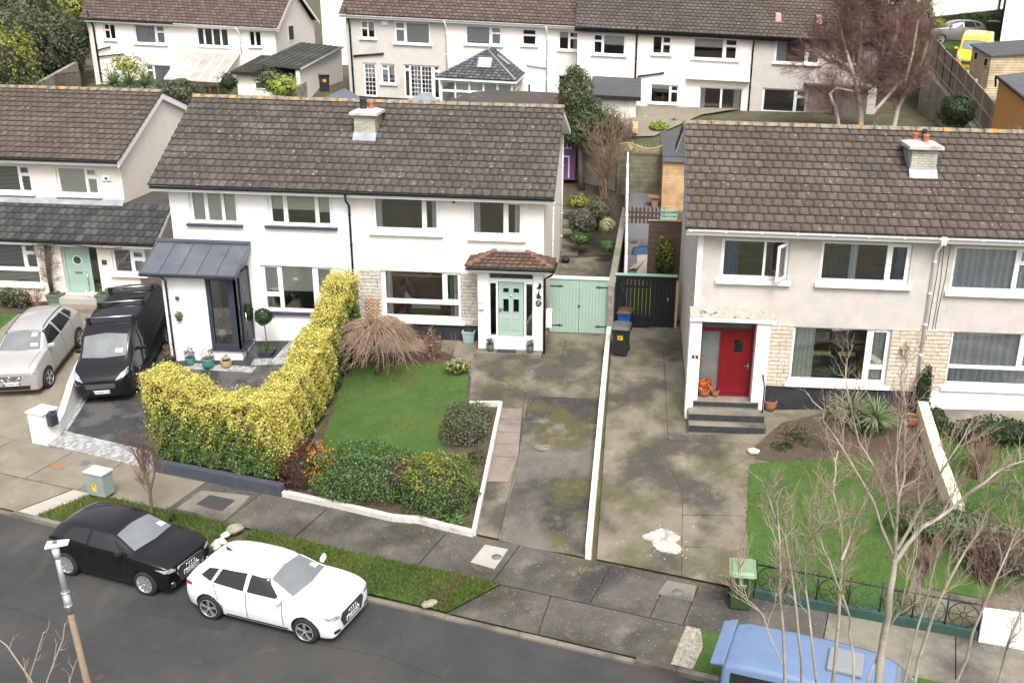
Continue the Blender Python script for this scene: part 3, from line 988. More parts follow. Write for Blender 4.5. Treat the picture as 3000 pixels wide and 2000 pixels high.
def window(parent,Y,rc,panes,frame='upvc',sill='upvc',soft=(),bars=(),sash=(),rec=.075,glass='glass',sill_x=.10,sill_h=.09,sill_y=.12):
 """window in a wall whose face is at Y; returns the opening"""
 x0,x1,z0,z1 = rc
 P = [fr(rc,f) for f in panes]
 mb = MB().plate(x0 - .015,x1 + .015,z0 - .015,z1 + .015,P,Y + rec,Y + rec + .07)
 for i in sash:
  a,b,c,d = P[i]
  mb.plate(a - .035,b + .035,c - .035,d + .035,[(a + .012,b - .012,c + .012,d - .012)],Y + rec - .018,Y + rec - .002)
 for p,vs,hs_ in bars:
  a,b,c,d = P[p]
  for k in range(1,vs):
   x = a + (b - a) * k / vs
   mb.box(x - .012,x + .012,Y + rec + .012,Y + rec + .03,c,d)
  for k in range(1,hs_):
   z = c + (d - c) * k / hs_
   mb.box(a,b,Y + rec + .014,Y + rec + .032,z - .012,z + .012)
 wo = mb.build('window',frame,parent)
 g = MB()
 for a,b,c,d in P:
  g.quad((a - .01,Y + rec + .04,c - .01),(b + .01,Y + rec + .04,c - .01),(b + .01,Y + rec + .04,d + .01),(a - .01,Y + rec + .04,d + .01))
 g.build('pane',glass,wo,merge=False)
 if sill:
  s = MB()
  s.hexa([(x0 - sill_x,Y - sill_y,z0 - sill_h),(x1 + sill_x,Y - sill_y,z0 - sill_h),(x1 + sill_x,Y + .002,z0 - sill_h),(x0 - sill_x,Y + .002,z0 - sill_h),
    (x0 - sill_x,Y - sill_y,z0 - .035),(x1 + sill_x,Y - sill_y,z0 - .035),(x1 + sill_x,Y + .002,z0 - .008),(x0 - sill_x,Y + .002,z0 - .008)])
  s.box(x0 - .01,x1 + .01,Y + .003,Y + rec - .003,z0 - .06,z0 - .004)
  s.build('sill',sill,wo)
 for nm,mt,f,kind in soft:
  a,b,c,d = fr(rc,f)
  m2 = MB()
  if kind == 'flat':
   m2.box(a,b,Y + rec + .074,Y + rec + .08,c,d)
  elif kind == 'slats':
   z = d
   while z > c:
    m2.hexa([(a,Y + rec + .10,z - .012),(b,Y + rec + .10,z - .012),(b,Y + rec + .135,z),(a,Y + rec + .135,z),(a,Y + rec + .10,z - .009),(b,Y + rec + .10,z - .009),(b,Y + rec + .135,z + .003),(a,Y + rec + .135,z + .003)])
    z -= .052
  elif kind == 'scallop':
   n = 22
   for i in range(n):
    xa,xb = a + (b - a) * i / n,a + (b - a) * (i + 1) / n
    za,zb = c + .06 * abs(math.sin(i * .95)),c + .06 * abs(math.sin((i + 1) * .95))
    m2.quad((xa,Y + rec + .1,za),(xb,Y + rec + .1,zb),(xb,Y + rec + .1,d),(xa,Y + rec + .1,d))
  else:
   cloth(m2,a,b,c,d,Y + rec + .14,.03,.13 if kind == 'cloth' else .07)
  m2.build(nm,mt,wo,merge=False)
 return (x0,x1,z0,z1)
def shell(parent,x0,x1,yf,yb,zb,ze,holes,mat,zr=None,yr=None,ends=(True,True),rear_ze=None,th=.26,room='dark_in'):
 mb = MB()
 mb.plate(x0,x1,zb,ze,holes,yf,yf + th)
 zre = rear_ze if rear_ze is not None else ze
 mb.box(x0,x1,yb - th,yb,zb,zre)
 for k,e in enumerate(ends):
  a,b = (x0,x0 + th) if k == 0 else (x1 - th,x1)
  y0,y1 = yf + th,yb - th
  sh = .0 if e else .05
  prof = [(y0,zb),(y1,zb),(y1,zre),(yr,zr - .12),(y0,ze)] if zr else [(y0,zb),(y1,zb),(y1,zre),(y0,ze)]
  mb.prism([(a + (0 if k == 0 else sh),y,z) for y,z in prof],(th - sh,0,0))
 w_ = mb.build('wall',mat,parent)
 it = MB()   # floors and partitions inside
 for z in (zb + .5,(zb + ze) / 2 + .05,ze - .06):
  it.box(x0 + th + .01,x1 - th - .01,yf + th + .08,yb - th - .02,z - .1,z)
 it.box(x0 + th + .01,x1 - th - .01,yf + 3.0,yf + 3.1,zb + .5,ze - .06)
 it.box((x0 + x1) / 2 - .05,(x0 + x1) / 2 + .05,yf + th + .09,yf + 2.98,zb + .5,ze - .06)
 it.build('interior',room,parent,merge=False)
 return w_
def gutter(parent,x0,x1,y,z,mat,r=.06,name='gutter'):
 mb = MB()
 prof = []
 for k in range(9):
  t = math.pi + math.pi * k / 8
  prof.append((math.cos(t) * r,math.sin(t) * r))
 inner = [(p[0] * .84,p[1] * .84) for p in prof[::-1]]
 ring = prof + inner
 mb.prism([(x0,y + p[0],z + p[1]) for p in ring],(x1 - x0,0,0))
 n = int((x1 - x0) / 1.0)
 for i in range(n + 1):
  x = x0 + .1 + (x1 - x0 - .2) * i / max(1,n)
  mb.box(x - .02,x + .02,y - r - .012,y - r * .2,z - .05,z + .012)
 return mb.build(name,mat,parent,merge=False)
def pipe(parent,pts,mat,r=.038,name='downpipe',brackets=True):
 mb = MB().tube(pts,r,8)
 a,b = Vector(pts[-2]),Vector(pts[-1])
 if brackets:
  n = max(1,int((b - a).length / 1.2))
  for i in range(n + 1):
   p = a + (b - a) * (i + .3) / (n + 1)
   d = (b - a).normalized()
   mb.tube([p - d * .03,p + d * .03],r * 1.3,8)
 return mb.build(name,mat,parent,merge=False)
def alarm(parent,px,py,Y,w_=.24,h=.2,mat='upvc',mark=None):
 p = at(px,py,Y)
 a = MB().box(p.x - w_ / 2,p.x + w_ / 2,Y - .07,Y - .002,p.z - h / 2,p.z + h / 2).build('alarm_box',mat,parent,bevel=.02)
 if mark:
  MB().lathe((p.x,Y - .0725,p.z),[(.001,0),(.055,0),(.055,.002)],14,axis=(0,-1,0)).build('badge',mark,a)
 return a
def chimney_stack(parent,x0,x1,y0,y1,zb,zt,brick,cap='cement',flash='lead',pots=(),roofz=None,capo=.11):
 st = MB().box(x0,x1,y0,y1,zb,zt).build('chimney',brick,parent)
 cp = MB()
 cp.hexa([(x0 - capo,y0 - capo,zt),(x1 + capo,y0 - capo,zt),(x1 + capo,y1 + capo,zt),(x0 - capo,y1 + capo,zt),
    (x0 - capo,y0 - capo,zt + .09),(x1 + capo,y0 - capo,zt + .09),(x1 + capo,y1 + capo,zt + .09),(x0 - capo,y1 + capo,zt + .09)])
 cp.hexa([(x0 - capo + .04,y0 - capo + .04,zt + .09),(x1 + capo - .04,y0 - capo + .04,zt + .09),(x1 + capo - .04,y1 + capo - .04,zt + .09),(x0 - capo + .04,y1 + capo - .04,zt + .09),
    (x0 + .15,y0 + .12,zt + .17),(x1 - .15,y0 + .12,zt + .17),(x1 - .15,y1 - .12,zt + .17),(x0 + .15,y1 - .12,zt + .17)])
 cp.build('chimney_cap',cap,st)
 for px,py,r,h,m in pots:
  p = MB().lathe((px,py,zt + .10),[(r * .95,0),(r,h * .1),(r * .92,h * .15),(r * .9,h * .8),(r,h * .85),(r,h),(r * .8,h),(r * .78,h * .4),(.001,h * .4)],18)
  p.build('chimney_pot',m,st)
 f0,f1 = roofz(y0),roofz(y1)
 fl = MB()
 fl.hexa([(x0 - .04,y0 - .20,roofz(y0 - .20) + .06),(x1 + .04,y0 - .20,roofz(y0 - .20) + .06),(x1 + .04,y0 - .004,f0 + .06),(x0 - .04,y0 - .004,f0 + .06),
    (x0 - .04,y0 - .20,roofz(y0 - .20) + .085),(x1 + .04,y0 - .20,roofz(y0 - .20) + .085),(x1 + .04,y0 - .004,f0 + .22),(x0 - .04,y0 - .004,f0 + .22)])
 for sx in (x0 - .025,x1 + .005):
  n = 5
  for i in range(n):
   ya,yb_ = y0 + (y1 - y0) * i / n,y0 + (y1 - y0) * (i + 1) / n
   fl.box(sx,sx + .02,ya,yb_ - .006,roofz(ya) - .02,roofz(yb_) + .20)
 fl.build('flashing',flash,st,merge=False)
 return st
def eave_front(parent,x0,x1,ywall,yeave,z,fascia,gut,soffit='upvc',gdrop=0.0):
 MB().box(x0,x1,yeave + .05,yeave + .075,z - .20,z - .02).build('fascia',fascia,parent)
 MB().box(x0,x1,yeave + .076,ywall + .01,z - .20,z - .185).build('soffit',soffit,parent)
 gutter(parent,x0,x1,yeave - .015,z - .03 - gdrop,gut)
def barge(parent,x,th,pts,mat,h=.2):
 """sloping boards under a verge: pts (y,z) along the roof edge"""
 mb = MB()
 for (ya,za),(yb,zb) in zip(pts[:-1],pts[1:]):
  mb.prism([(x,ya,za - .01),(x,yb,zb - .01),(x,yb,zb - h),(x,ya,za - h)],(th,0,0))
 return mb.build('barge_board',mat,parent)
F1 = [(.05,.95,.06,.94)]
# ------------------------------------------------------------------ the white and cream pair in the middle
YF,YE,YR,YB = 33.0,32.55,36.9,41.6
XL,XP,XR = -15.42,-9.17,-2.72
ZE,ZR = 5.60,7.93
ZRE = at(1682.9,378.9,YB).z
roofz = lambda y:ZE + (ZR - ZE) * (y - YE) / (YR - YE)
VF = (0,YR - YE,ZR - ZE)
LV = math.hypot(YR - YE,ZR - ZE)
VB = (0,YR - YB,ZR - ZRE)
LB = math.hypot(YR - YB,ZR - ZRE)
# white house
HB = thing('house',((XL + XP) / 2,YF,-.3),'white rendered semi-detached house with navy trim and a grey zinc porch roof','house')
hb = []
rc = rect(YF,(548.7,553),(701,657))
third = [(.06,.31,.10,.93),(.375,.645,.06,.93),(.71,.95,.10,.93)]
soft3 = [('blind','blind_sage',(.04,.96,.02,.98),'flat')]
hb.append(window(HB,YF,rc,third,sill='navy',soft=soft3,sash=(0,2),sill_x=.14))
rc = rect(YF,(780.5,560),(978,665))
wide = [(.05,.235,.10,.92),(.295,.715,.06,.93),(.775,.95,.10,.92)]
hb.append(window(HB,YF,rc,wide,sill='navy',soft=[('blind','blind_sage',(.03,.24,.02,.55),'flat'),('blind','blind_sage',(.28,.73,.02,.55),'flat'),('blind','blind_sage',(.76,.97,.02,.6),'flat')],sash=(0,2),sill_x=.14))
rc = rect(YF,(762,776),(985,917))
low = [(.045,.225,.04,.60),(.045,.225,.69,.95),(.28,.70,.03,.95),(.775,.955,.04,.60),(.775,.955,.69,.95)]
hb.append(window(HB,YF,rc,low,sill='navy',soft=[('blind','blind_sage',(.03,.24,.02,.57),'flat'),('blind','blind_sage',(.27,.72,.02,.57),'flat'),('blind','blind_sage',(.76,.97,.02,.57),'flat')],sash=(0,3),sill_x=.05))
hb.append((-14.9,-13.0,-.1,2.35))
shell(HB,XL,XP,YF,YB,-.9,ZE - .16,hb,'white_render',ZR,YR,ends=(True,False),rear_ze=ZRE - .1,room='room_in')
rfB = tiles('roof',HB,(XL - .45,YE,ZE),(1,0,0),VF,XP - XL + .45,LV,'tile_grey',seed=3,tw=.29)
tiles('rear_roof',HB,(XP,YB,ZRE),(-1,0,0),VB,XP - XL + .45,LB,'tile_grey',seed=4)
ridge_tiles('ridge',rfB,(XL - .45,YR,ZR + .05),(XP,YR,ZR + .05))
eave_front(HB,XL - .4,XP,YF,YE,ZE,'upvc','black_paint')
barge(HB,XL - .44,.03,[(YE + .08,ZE),(YR,ZR),(YB,ZRE)],'lead',h=.14)
alarm(HB,732,560,YF,.26,.17,'upvc','ink_red')
pipe(HB,[(XP - .1,YE - .01,ZE - .1),(XP - .1,YE + .02,ZE - .3),(XP - .1,YF - .06,ZE - .55),(XP - .1,YF - .06,.9)],'black_paint')
# porch with zinc roof and corner glazing
pz = -.75
YP = 31.72
pL,pR = -15.42,-12.92
xg = at(598,812,YP).x            # the glazed corner begins here
zt = at(600,806,YP).z
zsill = at(640,1020,YP).z
pw = MB()
pw.box(pL,xg,YP,YF - .003,pz,zt)
pw.box(xg,pR + .0,YP + .003,YF - .003,pz,zsill - .06)
pw.build('porch_wall','white_render',HB,merge=False)
sl = MB().box(xg - .04,pR + .09,YP - .08,YP + .24,zsill - .06,zsill - .01)
sl.box(pR - .15,pR + .09,YP + .241,YF - .35,zsill - .06,zsill - .01)
sl.build('porch_sill','navy',HB,merge=False)
cg = MB()
f = .11
cg.plate(xg,pR,zsill,zt,[(xg + .13,pR - .30,zsill + .14,zt - .18)],YP + .02,YP + .12)
cg.box(pR - .09,pR + .002,YP + .02,YP + .13,zsill,zt)
# side light and door frame on the side face
cg.box(pR - .09,pR,YP + .131,YP + .42,zt - .14,zt)
cg.box(pR - .09,pR,YP + .131,YP + .42,zsill,zsill + .1)
cg.box(pR - .09,pR + .004,YP + .36,YP + .46,zsill - .35,zt)
cg.box(pR - .09,pR + .004,YF - .09,YF - .004,zsill - .35,zt)
pf = cg.build('porch_window','navy',HB,merge=False)
gp = MB()
gp.quad((xg + .1,YP + .07,zsill + .1),(pR - .27,YP + .07,zsill + .1),(pR - .27,YP + .07,zt - .14),(xg + .1,YP + .07,zt - .14))
gp.quad((pR - .04,YP + .12,zsill + .08),(pR - .04,YP + .38,zsill + .08),(pR - .04,YP + .38,zt - .12),(pR - .04,YP + .12,zt - .12))
gp.build('pane','glass',pf,merge=False)
inn = MB().box(pL + .3,pR - .2,YF - .1,YF - .05,pz,zt)
inn.box(xg - .05,pR - .12,YP + .14,YF - .11,zsill - .5,zsill - .05)
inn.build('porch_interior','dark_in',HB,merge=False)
dz0,dz1 = zsill - .32,zt - .05
dr = MB().box(pR - .07,pR - .012,YP + .465,YF - .095,dz0,dz1).build('door','navy',HB,bevel=.008)
sq = MB()
for k in (.18,.5,.8):
 z = dz0 + (dz1 - dz0) * k
 sq.box(pR - .014,pR - .006,YP + .62,YP + .78,z - .07,z + .07)
sq.build('door_pane','glass_dim',dr,merge=False)
MB().tube([(pR + .03,YP + .56,dz0 + .55),(pR + .03,YP + .56,dz0 + 1.45)],.014,8).box(pR - .012,pR + .03,YP + .55,YP + .57,dz0 + .65,dz0 + .67).box(pR - .012,pR + .03,YP + .55,YP + .57,dz0 + 1.33,dz0 + 1.35).build('door_handle','steel',dr,merge=False)
# zinc roof
zr0 = at(1180 / 2.351,667 + 92 / 2.351,YF).z
rx0 = at(405,795,YP - .33).x
rx1 = at(690,812,YP - .33).x
ze0 = at(545,803,YP - .33).z
zn = MB()
yv = YP - .33
zn.prism([(rx0,yv,ze0),(rx0,YF - .004,zr0),(rx0,YF - .004,zr0 - .16),(rx0,yv,ze0 - .14)],(rx1 - rx0,0,0))
for i in range(6):
 x = rx0 + (rx1 - rx0) * (i + .02) / 5 * .985
 zn.prism([(x,yv,ze0 + .002),(x,YF - .01,zr0 + .002),(x,YF - .01,zr0 + .032),(x,yv,ze0 + .032)],(.022,0,0))
zn.box(rx0,rx1,YF - .10,YF - .003,zr0 + .0,zr0 + .10)
pro = zn.build('porch_roof','zinc',HB,merge=False)
gutter(pro,rx0,rx1,yv - .055,ze0 - .03,'navy',.05)
pipe(HB,[(pL + .15,yv - .02,ze0 - .08),(pL + .15,yv + .1,ze0 - .2),(pL + .15,YP - .05,ze0 - .34),(pL + .15,YP - .05,pz + .5)],'navy',.035)
p = at(521,872,YP)
MB().box(p.x - .06,p.x + .06,YP - .10,YP - .002,p.z - .05,p.z + .05).build('wall_lamp','navy',HB,bevel=.02)
# entrance steps
gz0 = gh(-12.6,32.2)
st1 = MB().box(pR + .01,pR + .62,YP + .35,YF - .006,gz0 - .3,zsill - .36)
st1.build('entrance_step',['concrete_pale'],HB,bevel=.006)
stt = MB().box(pR + .01,pR + 1.25,YP + .05,YF - .012,gz0 - .4,zsill - .53)
stt.build('entrance_step',['concrete_pale'],HB,bevel=.006)
# cream house
HC = thing('house',((XP + XR) / 2,YF,0),'cream rendered semi-detached house with a mint green front door and a tiled porch roof','house')
hc = []
rc = rect(YF,(1087,575),(1289,681))
hc.append(window(HC,YF,rc,[(.05,.735,.06,.92),(.80,.955,.08,.90)],sash=(1,),soft=[('curtain','curtain_white',(.01,.13,0,1),'cloth'),('curtain','curtain_white',(.87,.99,0,1),'cloth')],sill_x=.12,sill_h=.13))
rc = rect(YF,(1379,587),(1531,696))
hc.append(window(HC,YF,rc,[(.05,.625,.06,.92),(.715,.95,.08,.90)],sash=(1,),soft=[('curtain','curtain_white',(.01,.16,0,1),'cloth'),('curtain','curtain_white',(.84,.99,0,1),'cloth')],sill_x=.12,sill_h=.13))
rc = rect(YF,(1115,791),(1352,939))
LW = window(HC,YF,rc,[(.05,.765,.03,.60),(.825,.965,.05,.58),(.05,.965,.69,.94)],sash=(1,),soft=[('curtain','curtain_white',(.01,.12,0,1),'cloth'),('curtain','curtain_white',(.90,.99,0,1),'cloth')],sill_x=.12,sill_h=.14)
hc.append(LW)
# hall behind the porch
hc.append((-4.6,-3.1,.6,2.55))
shell(HC,XP,XR,YF,YB,-.3,ZE - .16,hc,'cream_render',ZR,YR,ends=(False,True),rear_ze=ZRE - .1,room='room_in')
rfC = tiles('roof',HC,(XP,YE,ZE),(1,0,0),VF,XR - XP + .38,LV,'tile_grey',seed=5)
tiles('rear_roof',HC,(XR + .38,YB,ZRE),(-1,0,0),VB,XR - XP + .38,LB,'tile_grey',seed=6)
ridge_tiles('ridge',rfC,(XP,YR,ZR + .05),(XR + .4,YR,ZR + .05))
eave_front(HC,XP,XR + .38,YF,YE,ZE,'upvc','black_paint')
barge(HC,XR + .33,.03,[(YE + .08,ZE),(YR,ZR),(YB,ZRE)],'upvc',h=.22)
MB().prism([(XR + .0,YE + .1,ZE - .2),(XR,YR,ZR - .2),(XR,YR,ZR - .18),(XR,YE + .1,ZE - .18)],(.33,0,0)).prism([(XR + .0,YR,ZR - .2),(XR,YB,ZRE - .2),(XR,YB,ZRE - .18),(XR,YR,ZR - .18)],(.33,0,0)).build('verge_soffit','upvc',HC,merge=False)
pipe(HC,[(XR + .06,41.3,ZRE - .2),(XR + .06,41.3,1.4)],'upvc_cream')
pipe(HC,[(XR + .05,36.6,4.4),(XR + .05,36.6,.6)],'upvc_cream',.03)
al = alarm(HC,1330,590,YF,.2,.12,'upvc','ink_red')
p = at(1556,604,YF)
MB().lathe((p.x,YF - .03,p.z),[(.001,-.03),(.085,-.028),(.09,0),(.09,.027)],18,axis=(0,1,0)).build('wall_vent','upvc_cream',HC)
stn = MB()   # stone cladding beside the window, black plinth under it
zs = LW[3] + .02
stn.box(XP + .12,LW[0] - .002,YF - .045,YF - .003,LW[2] - .15,zs).build('stone_cladding','stone_grey',HC)
stn = MB()
x2 = -4.98
stn.box(LW[1] + .002,x2,YF - .045,YF - .003,LW[2] - .15,zs)
stn.build('stone_cladding','stone_grey',HC,merge=False)
MB().box(XP + .12,x2,YF - .03,YF - .004,-.4,LW[2] - .152).build('plinth','black_wall',HC)
sf = MB()  # sofa inside the front room
zb_ = LW[2] - .12
sf.box(LW[0] + .35,LW[1] - .5,YF + .65,YF + 1.1,zb_,LW[2] + .42)
so = sf.build('sofa','sofa_plum',HC,bevel=.06)
MB().box(LW[0] + .9,LW[1] - .85,YF + .60,YF + .64,LW[2] + .2,LW[2] + .47).prism([(LW[0] + .62,YF + .62,LW[2] + .40),(LW[0] + 1.0,YF + .62,LW[2] + .44),(LW[0] + .68,YF + .62,LW[2] + .80)],(0,.1,0)).prism([(LW[1] - .5,YF + .62,LW[2] + .40),(LW[1] - .85,YF + .62,LW[2] + .44),(LW[1] - .52,YF + .62,LW[2] + .78)],(0,.1,0)).build('cushion','cushion',HC,merge=False)
# porch
YQ = 32.05
qx0,qx1 = at(1400,900,YQ).x,at(1590,900,YQ).x
qz0 = gh(-3.9,YQ) + .15
qzt = at(1500,802,YQ).z
di = rect(YQ,(1431,800),(1562,996))
ph = MB().plate(qx0,qx1,qz0 - .3,qzt + .1,[(di[0],di[1],di[2],di[3])],YQ,YQ + .2)
ph.box(qx0,qx0 + .15,YQ + .201,YF - .05,qz0 - .3,qzt + .1)
ph.box(qx1 - .15,qx1,YQ + .201,YF - .004,qz0 - .3,qzt + .1)
ph.build('porch_wall','wall_white',HC,merge=False)
ds = rect(YQ,(1460,828),(1533,987))
fm = MB().plate(di[0] - .01,di[1] + .01,di[2],di[3] + .01,[(di[0] + .035,di[1] - .035,ds[3] + .13,di[3] - .02),(di[0] + .04,ds[0] - .09,ds[2] + .0,ds[3] - .04),(ds[1] + .09,di[1] - .04,ds[2] + .0,ds[3] - .04),(ds[0] - .02,ds[1] + .02,ds[2] - .02,ds[3] + .02)],YQ + .07,YQ + .15)
fo = fm.build('door_frame','upvc',HC)
gq = MB()
for a,b,c,d in ((di[0],di[1],ds[3] + .1,di[3]),(di[0],ds[0] - .06,ds[2] - .04,ds[3]),(ds[1] + .06,di[1],ds[2] - .04,ds[3])):
 gq.quad((a,YQ + .12,c),(b,YQ + .12,c),(b,YQ + .12,d),(a,YQ + .12,d))
gq.build('pane','glass_dim',fo,merge=False)
# the door leaf: six panels, four glazed
W_,H_ = ds[1] - ds[0],ds[3] - ds[2]
pn = [(ds[0] + W_ * a,ds[0] + W_ * b,ds[2] + H_ * c,ds[2] + H_ * d) for a,b,c,d in ((.17,.42,.81,.90),(.58,.83,.81,.90),(.17,.42,.45,.70),(.58,.83,.45,.70))]
dl = MB().plate(ds[0],ds[1],ds[2],ds[3],pn,YQ + .075,YQ + .13)
for a,b,c,d in pn:
 dl.plate(a - .025,b + .025,c - .025,d + .025,[(a + .012,b - .012,c + .012,d - .012)],YQ + .062,YQ + .074)
for a,b in ((.15,.44),(.56,.85)):
 x_a,x_b,z_a,z_b = ds[0] + W_ * a,ds[0] + W_ * b,ds[2] + H_ * .11,ds[2] + H_ * .34
 dl.plate(x_a,x_b,z_a,z_b,[(x_a + .035,x_b - .035,z_a + .035,z_b - .035)],YQ + .06,YQ + .074)
 dl.plate(x_a + .075,x_b - .075,z_a + .075,z_b - .075,[],YQ + .066,YQ + .074)
do = dl.build('door','mint',HC)
gd = MB()
for a,b,c,d in pn:
 gd.quad((a,YQ + .1,c),(b,YQ + .1,c),(b,YQ + .1,d),(a,YQ + .1,d))
gd.build('door_pane','glass_dim',do,merge=False)
MB().box(ds[0] + .025,ds[0] + .06,YQ + .05,YQ + .074,ds[2] + H_ * .44,ds[2] + H_ * .53).box(ds[0] + .03,ds[0] + .15,YQ + .03,YQ + .05,ds[2] + H_ * .50,ds[2] + H_ * .515).build('door_handle','steel',do,merge=False)
MB().lathe(((ds[0] + ds[1]) / 2,YQ + .06,ds[2] + H_ * .755),[(.001,-.02),(.035,-.015),(.04,.014)],12,axis=(0,1,0)).build('door_knocker','steel',do)
MB().box(di[0] + .1,di[1] - .1,YF - .35,YF - .3,qz0,qzt).build('porch_interior','dark_in',HC)
# hipped tile roof of the porch
ye,xe0,xe1 = YQ - .32,at(1365,785,YQ - .32).x,at(1620,790,YQ - .32).x
zee = at(1490,790,ye).z + .03
zrr = at(1490,737,YF).z
ty0,ty1 = at(1452,735,YF).x,at(1545,738,YF).x
Lr = math.hypot(YF - ye,zrr - zee)
kL,kR = ty0 - xe0,xe1 - ty1
tr = tiles('porch_roof',HC,(xe0,ye,zee),(1,0,0),(0,YF - ye,zrr - zee),xe1 - xe0,Lr,'tile_red',tw=.21,cg=.27,clip=lambda v:(kL * v / Lr,(xe1 - xe0) - kR * v / Lr),seed=9)
for sgn,xa,k in ((1,xe0,kL),(-1,xe1,kR)):
 Lx = math.hypot(k,zrr - zee)
 yb_ = YF - ye - .01
 if sgn > 0:
  tiles('porch_roof',HC,(xa,YF - .01,zee),(0,-1,0),(k,0,zrr - zee),yb_,Lx,'tile_red',tw=.21,cg=.27,clip=lambda v:(0,yb_ * (1 - v / Lx)),seed=10)
 else:
  tiles('porch_roof',HC,(xa,ye,zee),(0,1,0),(-k,0,zrr - zee),yb_,Lx,'tile_red',tw=.21,cg=.27,clip=lambda v:(yb_ * v / Lx,yb_),seed=12)
 ridge_tiles('hip_tile',tr,(xa,ye,zee + .07),(xa + sgn * k,YF - .03,zrr + .06),'tile_red_cap' if 'tile_red_cap' in MATS else mk('tile_red_cap',[(.15,.075,.055),(.21,.115,.085)],3,rough=.9,over=[((.06,.05,.04),4,.55,.7,.5)]),.085,.3)
MB().prism([(ty0 - .25,YF - .22,zrr - .09),(ty1 + .25,YF - .22,zrr - .09),(ty1 + .15,YF - .004,zrr + .07),(ty0 - .15,YF - .004,zrr + .07)],(0,-.012,.03)).build('flashing','lead',tr)
eave_b = MB().box(xe0 + .03,xe1 - .03,ye + .04,ye + .07,zee - .15,zee)
eave_b.box(xe0 + .03,xe0 + .06,ye + .071,YF - .005,zee - .15,zee).box(xe1 - .06,xe1 - .03,ye + .071,YF - .005,zee - .15,zee)
eave_b.box(xe0 + .061,xe1 - .061,ye + .072,YF - .006,zee - .15,zee - .13)
eave_b.build('porch_fascia','upvc',HC,merge=False)
gutter(HC,xe0 - .02,xe1 + .04,ye - .02,zee - .02,'black_paint',.055,'porch_gutter')
gm = MB()
gm.box(xe1 + .0,xe1 + .09,ye - .06,YF - .3,zee - .075,zee - .0)
gm.build('porch_gutter','black_paint',HC)
pipe(HC,[(xe1 - .0,ye + .02,zee - .06),(xe1 - .05,ye + .15,zee - .22),(qx1 + .06,YQ - .0,zee - .4),(qx1 + .06,YQ - .02,qz0 - .1)],'black_paint',.036)
stp = MB().box(qx0 - .05,qx1 + .0,YQ - .42,YQ - .003,gh(-4,YQ) - .5,qz0 - .02)
stp.build('doorstep','concrete',HC,bevel=.02)
# numbers, letter box and ornaments on the porch wall
p = at(1411,891,YQ)
lb = MB().box(p.x - .1,p.x + .1,YQ - .12,YQ - .002,p.z - .16,p.z + .15).build('letter_box','upvc_cream',HC,bevel=.03)
MB().box(p.x - .08,p.x + .08,YQ - .126,YQ - .12,p.z + .06,p.z + .085).build('slot','dark_in',lb)
p = at(1580,839,YQ)
MB().lathe((p.x + .02,YQ - .03,p.z + .07),[(.001,0),(.045,0),(.045,.02),(.001,.02)],14,axis=(0,1,0)).prism([(p.x - .09,YQ - .03,p.z - .06),(p.x + .01,YQ - .03,p.z - .1),(p.x + .09,YQ - .03,p.z + .02),(p.x + .0,YQ - .03,p.z + .03)],(0,.02,0)).build('wall_ornament','ink_black',HC,merge=False)
p = at(1577,866,YQ)
wt = MB()
wt.prism([(p.x + a * 1.15,YQ - .03,p.z + b * 1.1) for a,b in ((-.10,.10),(-.045,.035),(-.01,.06),(-.005,.12),(.035,.19),(.04,.11),(.03,.07),(.06,.0),(.11,-.03),(.05,-.045),(.10,-.12),(.03,-.075),(-.03,-.13),(-.01,-.06),(-.08,-.055),(-.02,-.01))],(0,.02,0))
wt.build('wall_ornament','ink_black',HC)
p = at(1578,888,YQ)
nm = MB().lathe((p.x,YQ - .03,p.z),[(.001,0),(.105,0),(.105,.02),(.001,.02)],22,axis=(0,1,0))
nmo = nm.build('house_number_plaque','ink_black',HC)
def text(s_,loc,size,mat,parent,rot=(math.pi / 2,0,0),ext=.002,name='lettering',align='CENTER',local=False):
 c = bpy.data.curves.new('lettering','FONT')
 c.body = s_
 c.size = size
 c.extrude = ext
 c.align_x = align
 c.align_y = 'CENTER'
 t = bpy.data.objects.new('lettering',c)
 COL.objects.link(t)
 dg = bpy.context.evaluated_depsgraph_get()
 me = bpy.data.meshes.new_from_object(t.evaluated_get(dg))
 bpy.data.objects.remove(t)
 me.materials.clear()
 me.materials.append(MATS[mat])
 me.transform(Matrix.Translation(loc) @ (rot if isinstance(rot,Matrix) else Matrix(Vector((0,0,0)) and [(1,0,0),(0,1,0),(0,0,1)]).to_4x4() if rot is None else (rot if isinstance(rot,Matrix) else __import__('mathutils').Euler(rot).to_matrix().to_4x4())))
 return link(name,me,parent,local)
text('29',(p.x,YQ - .034,p.z + .035),.075,'ink_white',nmo)
text('Beechmount',(p.x,YQ - .034,p.z - .03),.035,'ink_white',nmo)
p = at(1607,936,YQ)
MB().box(p.x - .09,p.x + .11,YQ - .0,YQ + .26,p.z - .3,p.z + .32).build('meter_box','upvc_cream',HC,bevel=.015)
# chimney astride the party wall
c0 = at(1043,400,35.0)
def on_roof(px,py):
 v = ray(px,py)
 v = v / v[1]
 k = (ZR - ZE) / (YR - YE)
 Y = (ZE - k * YE - CZ) / (v[2] - k)
 return Vector((v[0] * Y,Y,v[2] * Y + CZ))
q0,q1 = on_roof(1040,406),on_roof(1099,412)
ztop = at(1070,338,q0.y).z
chimney_stack(rfC,q0.x,q1.x,q0.y,q0.y + .95,roofz(q0.y) - .3,ztop,'brick_buff','cement','lead',[((q0.x + q1.x) / 2 - .12,q0.y + .45,.13,.42,'soot'),((q0.x + q1.x) / 2 + .12,q0.y + .55,.11,.3,'terracotta')],roofz,.13)
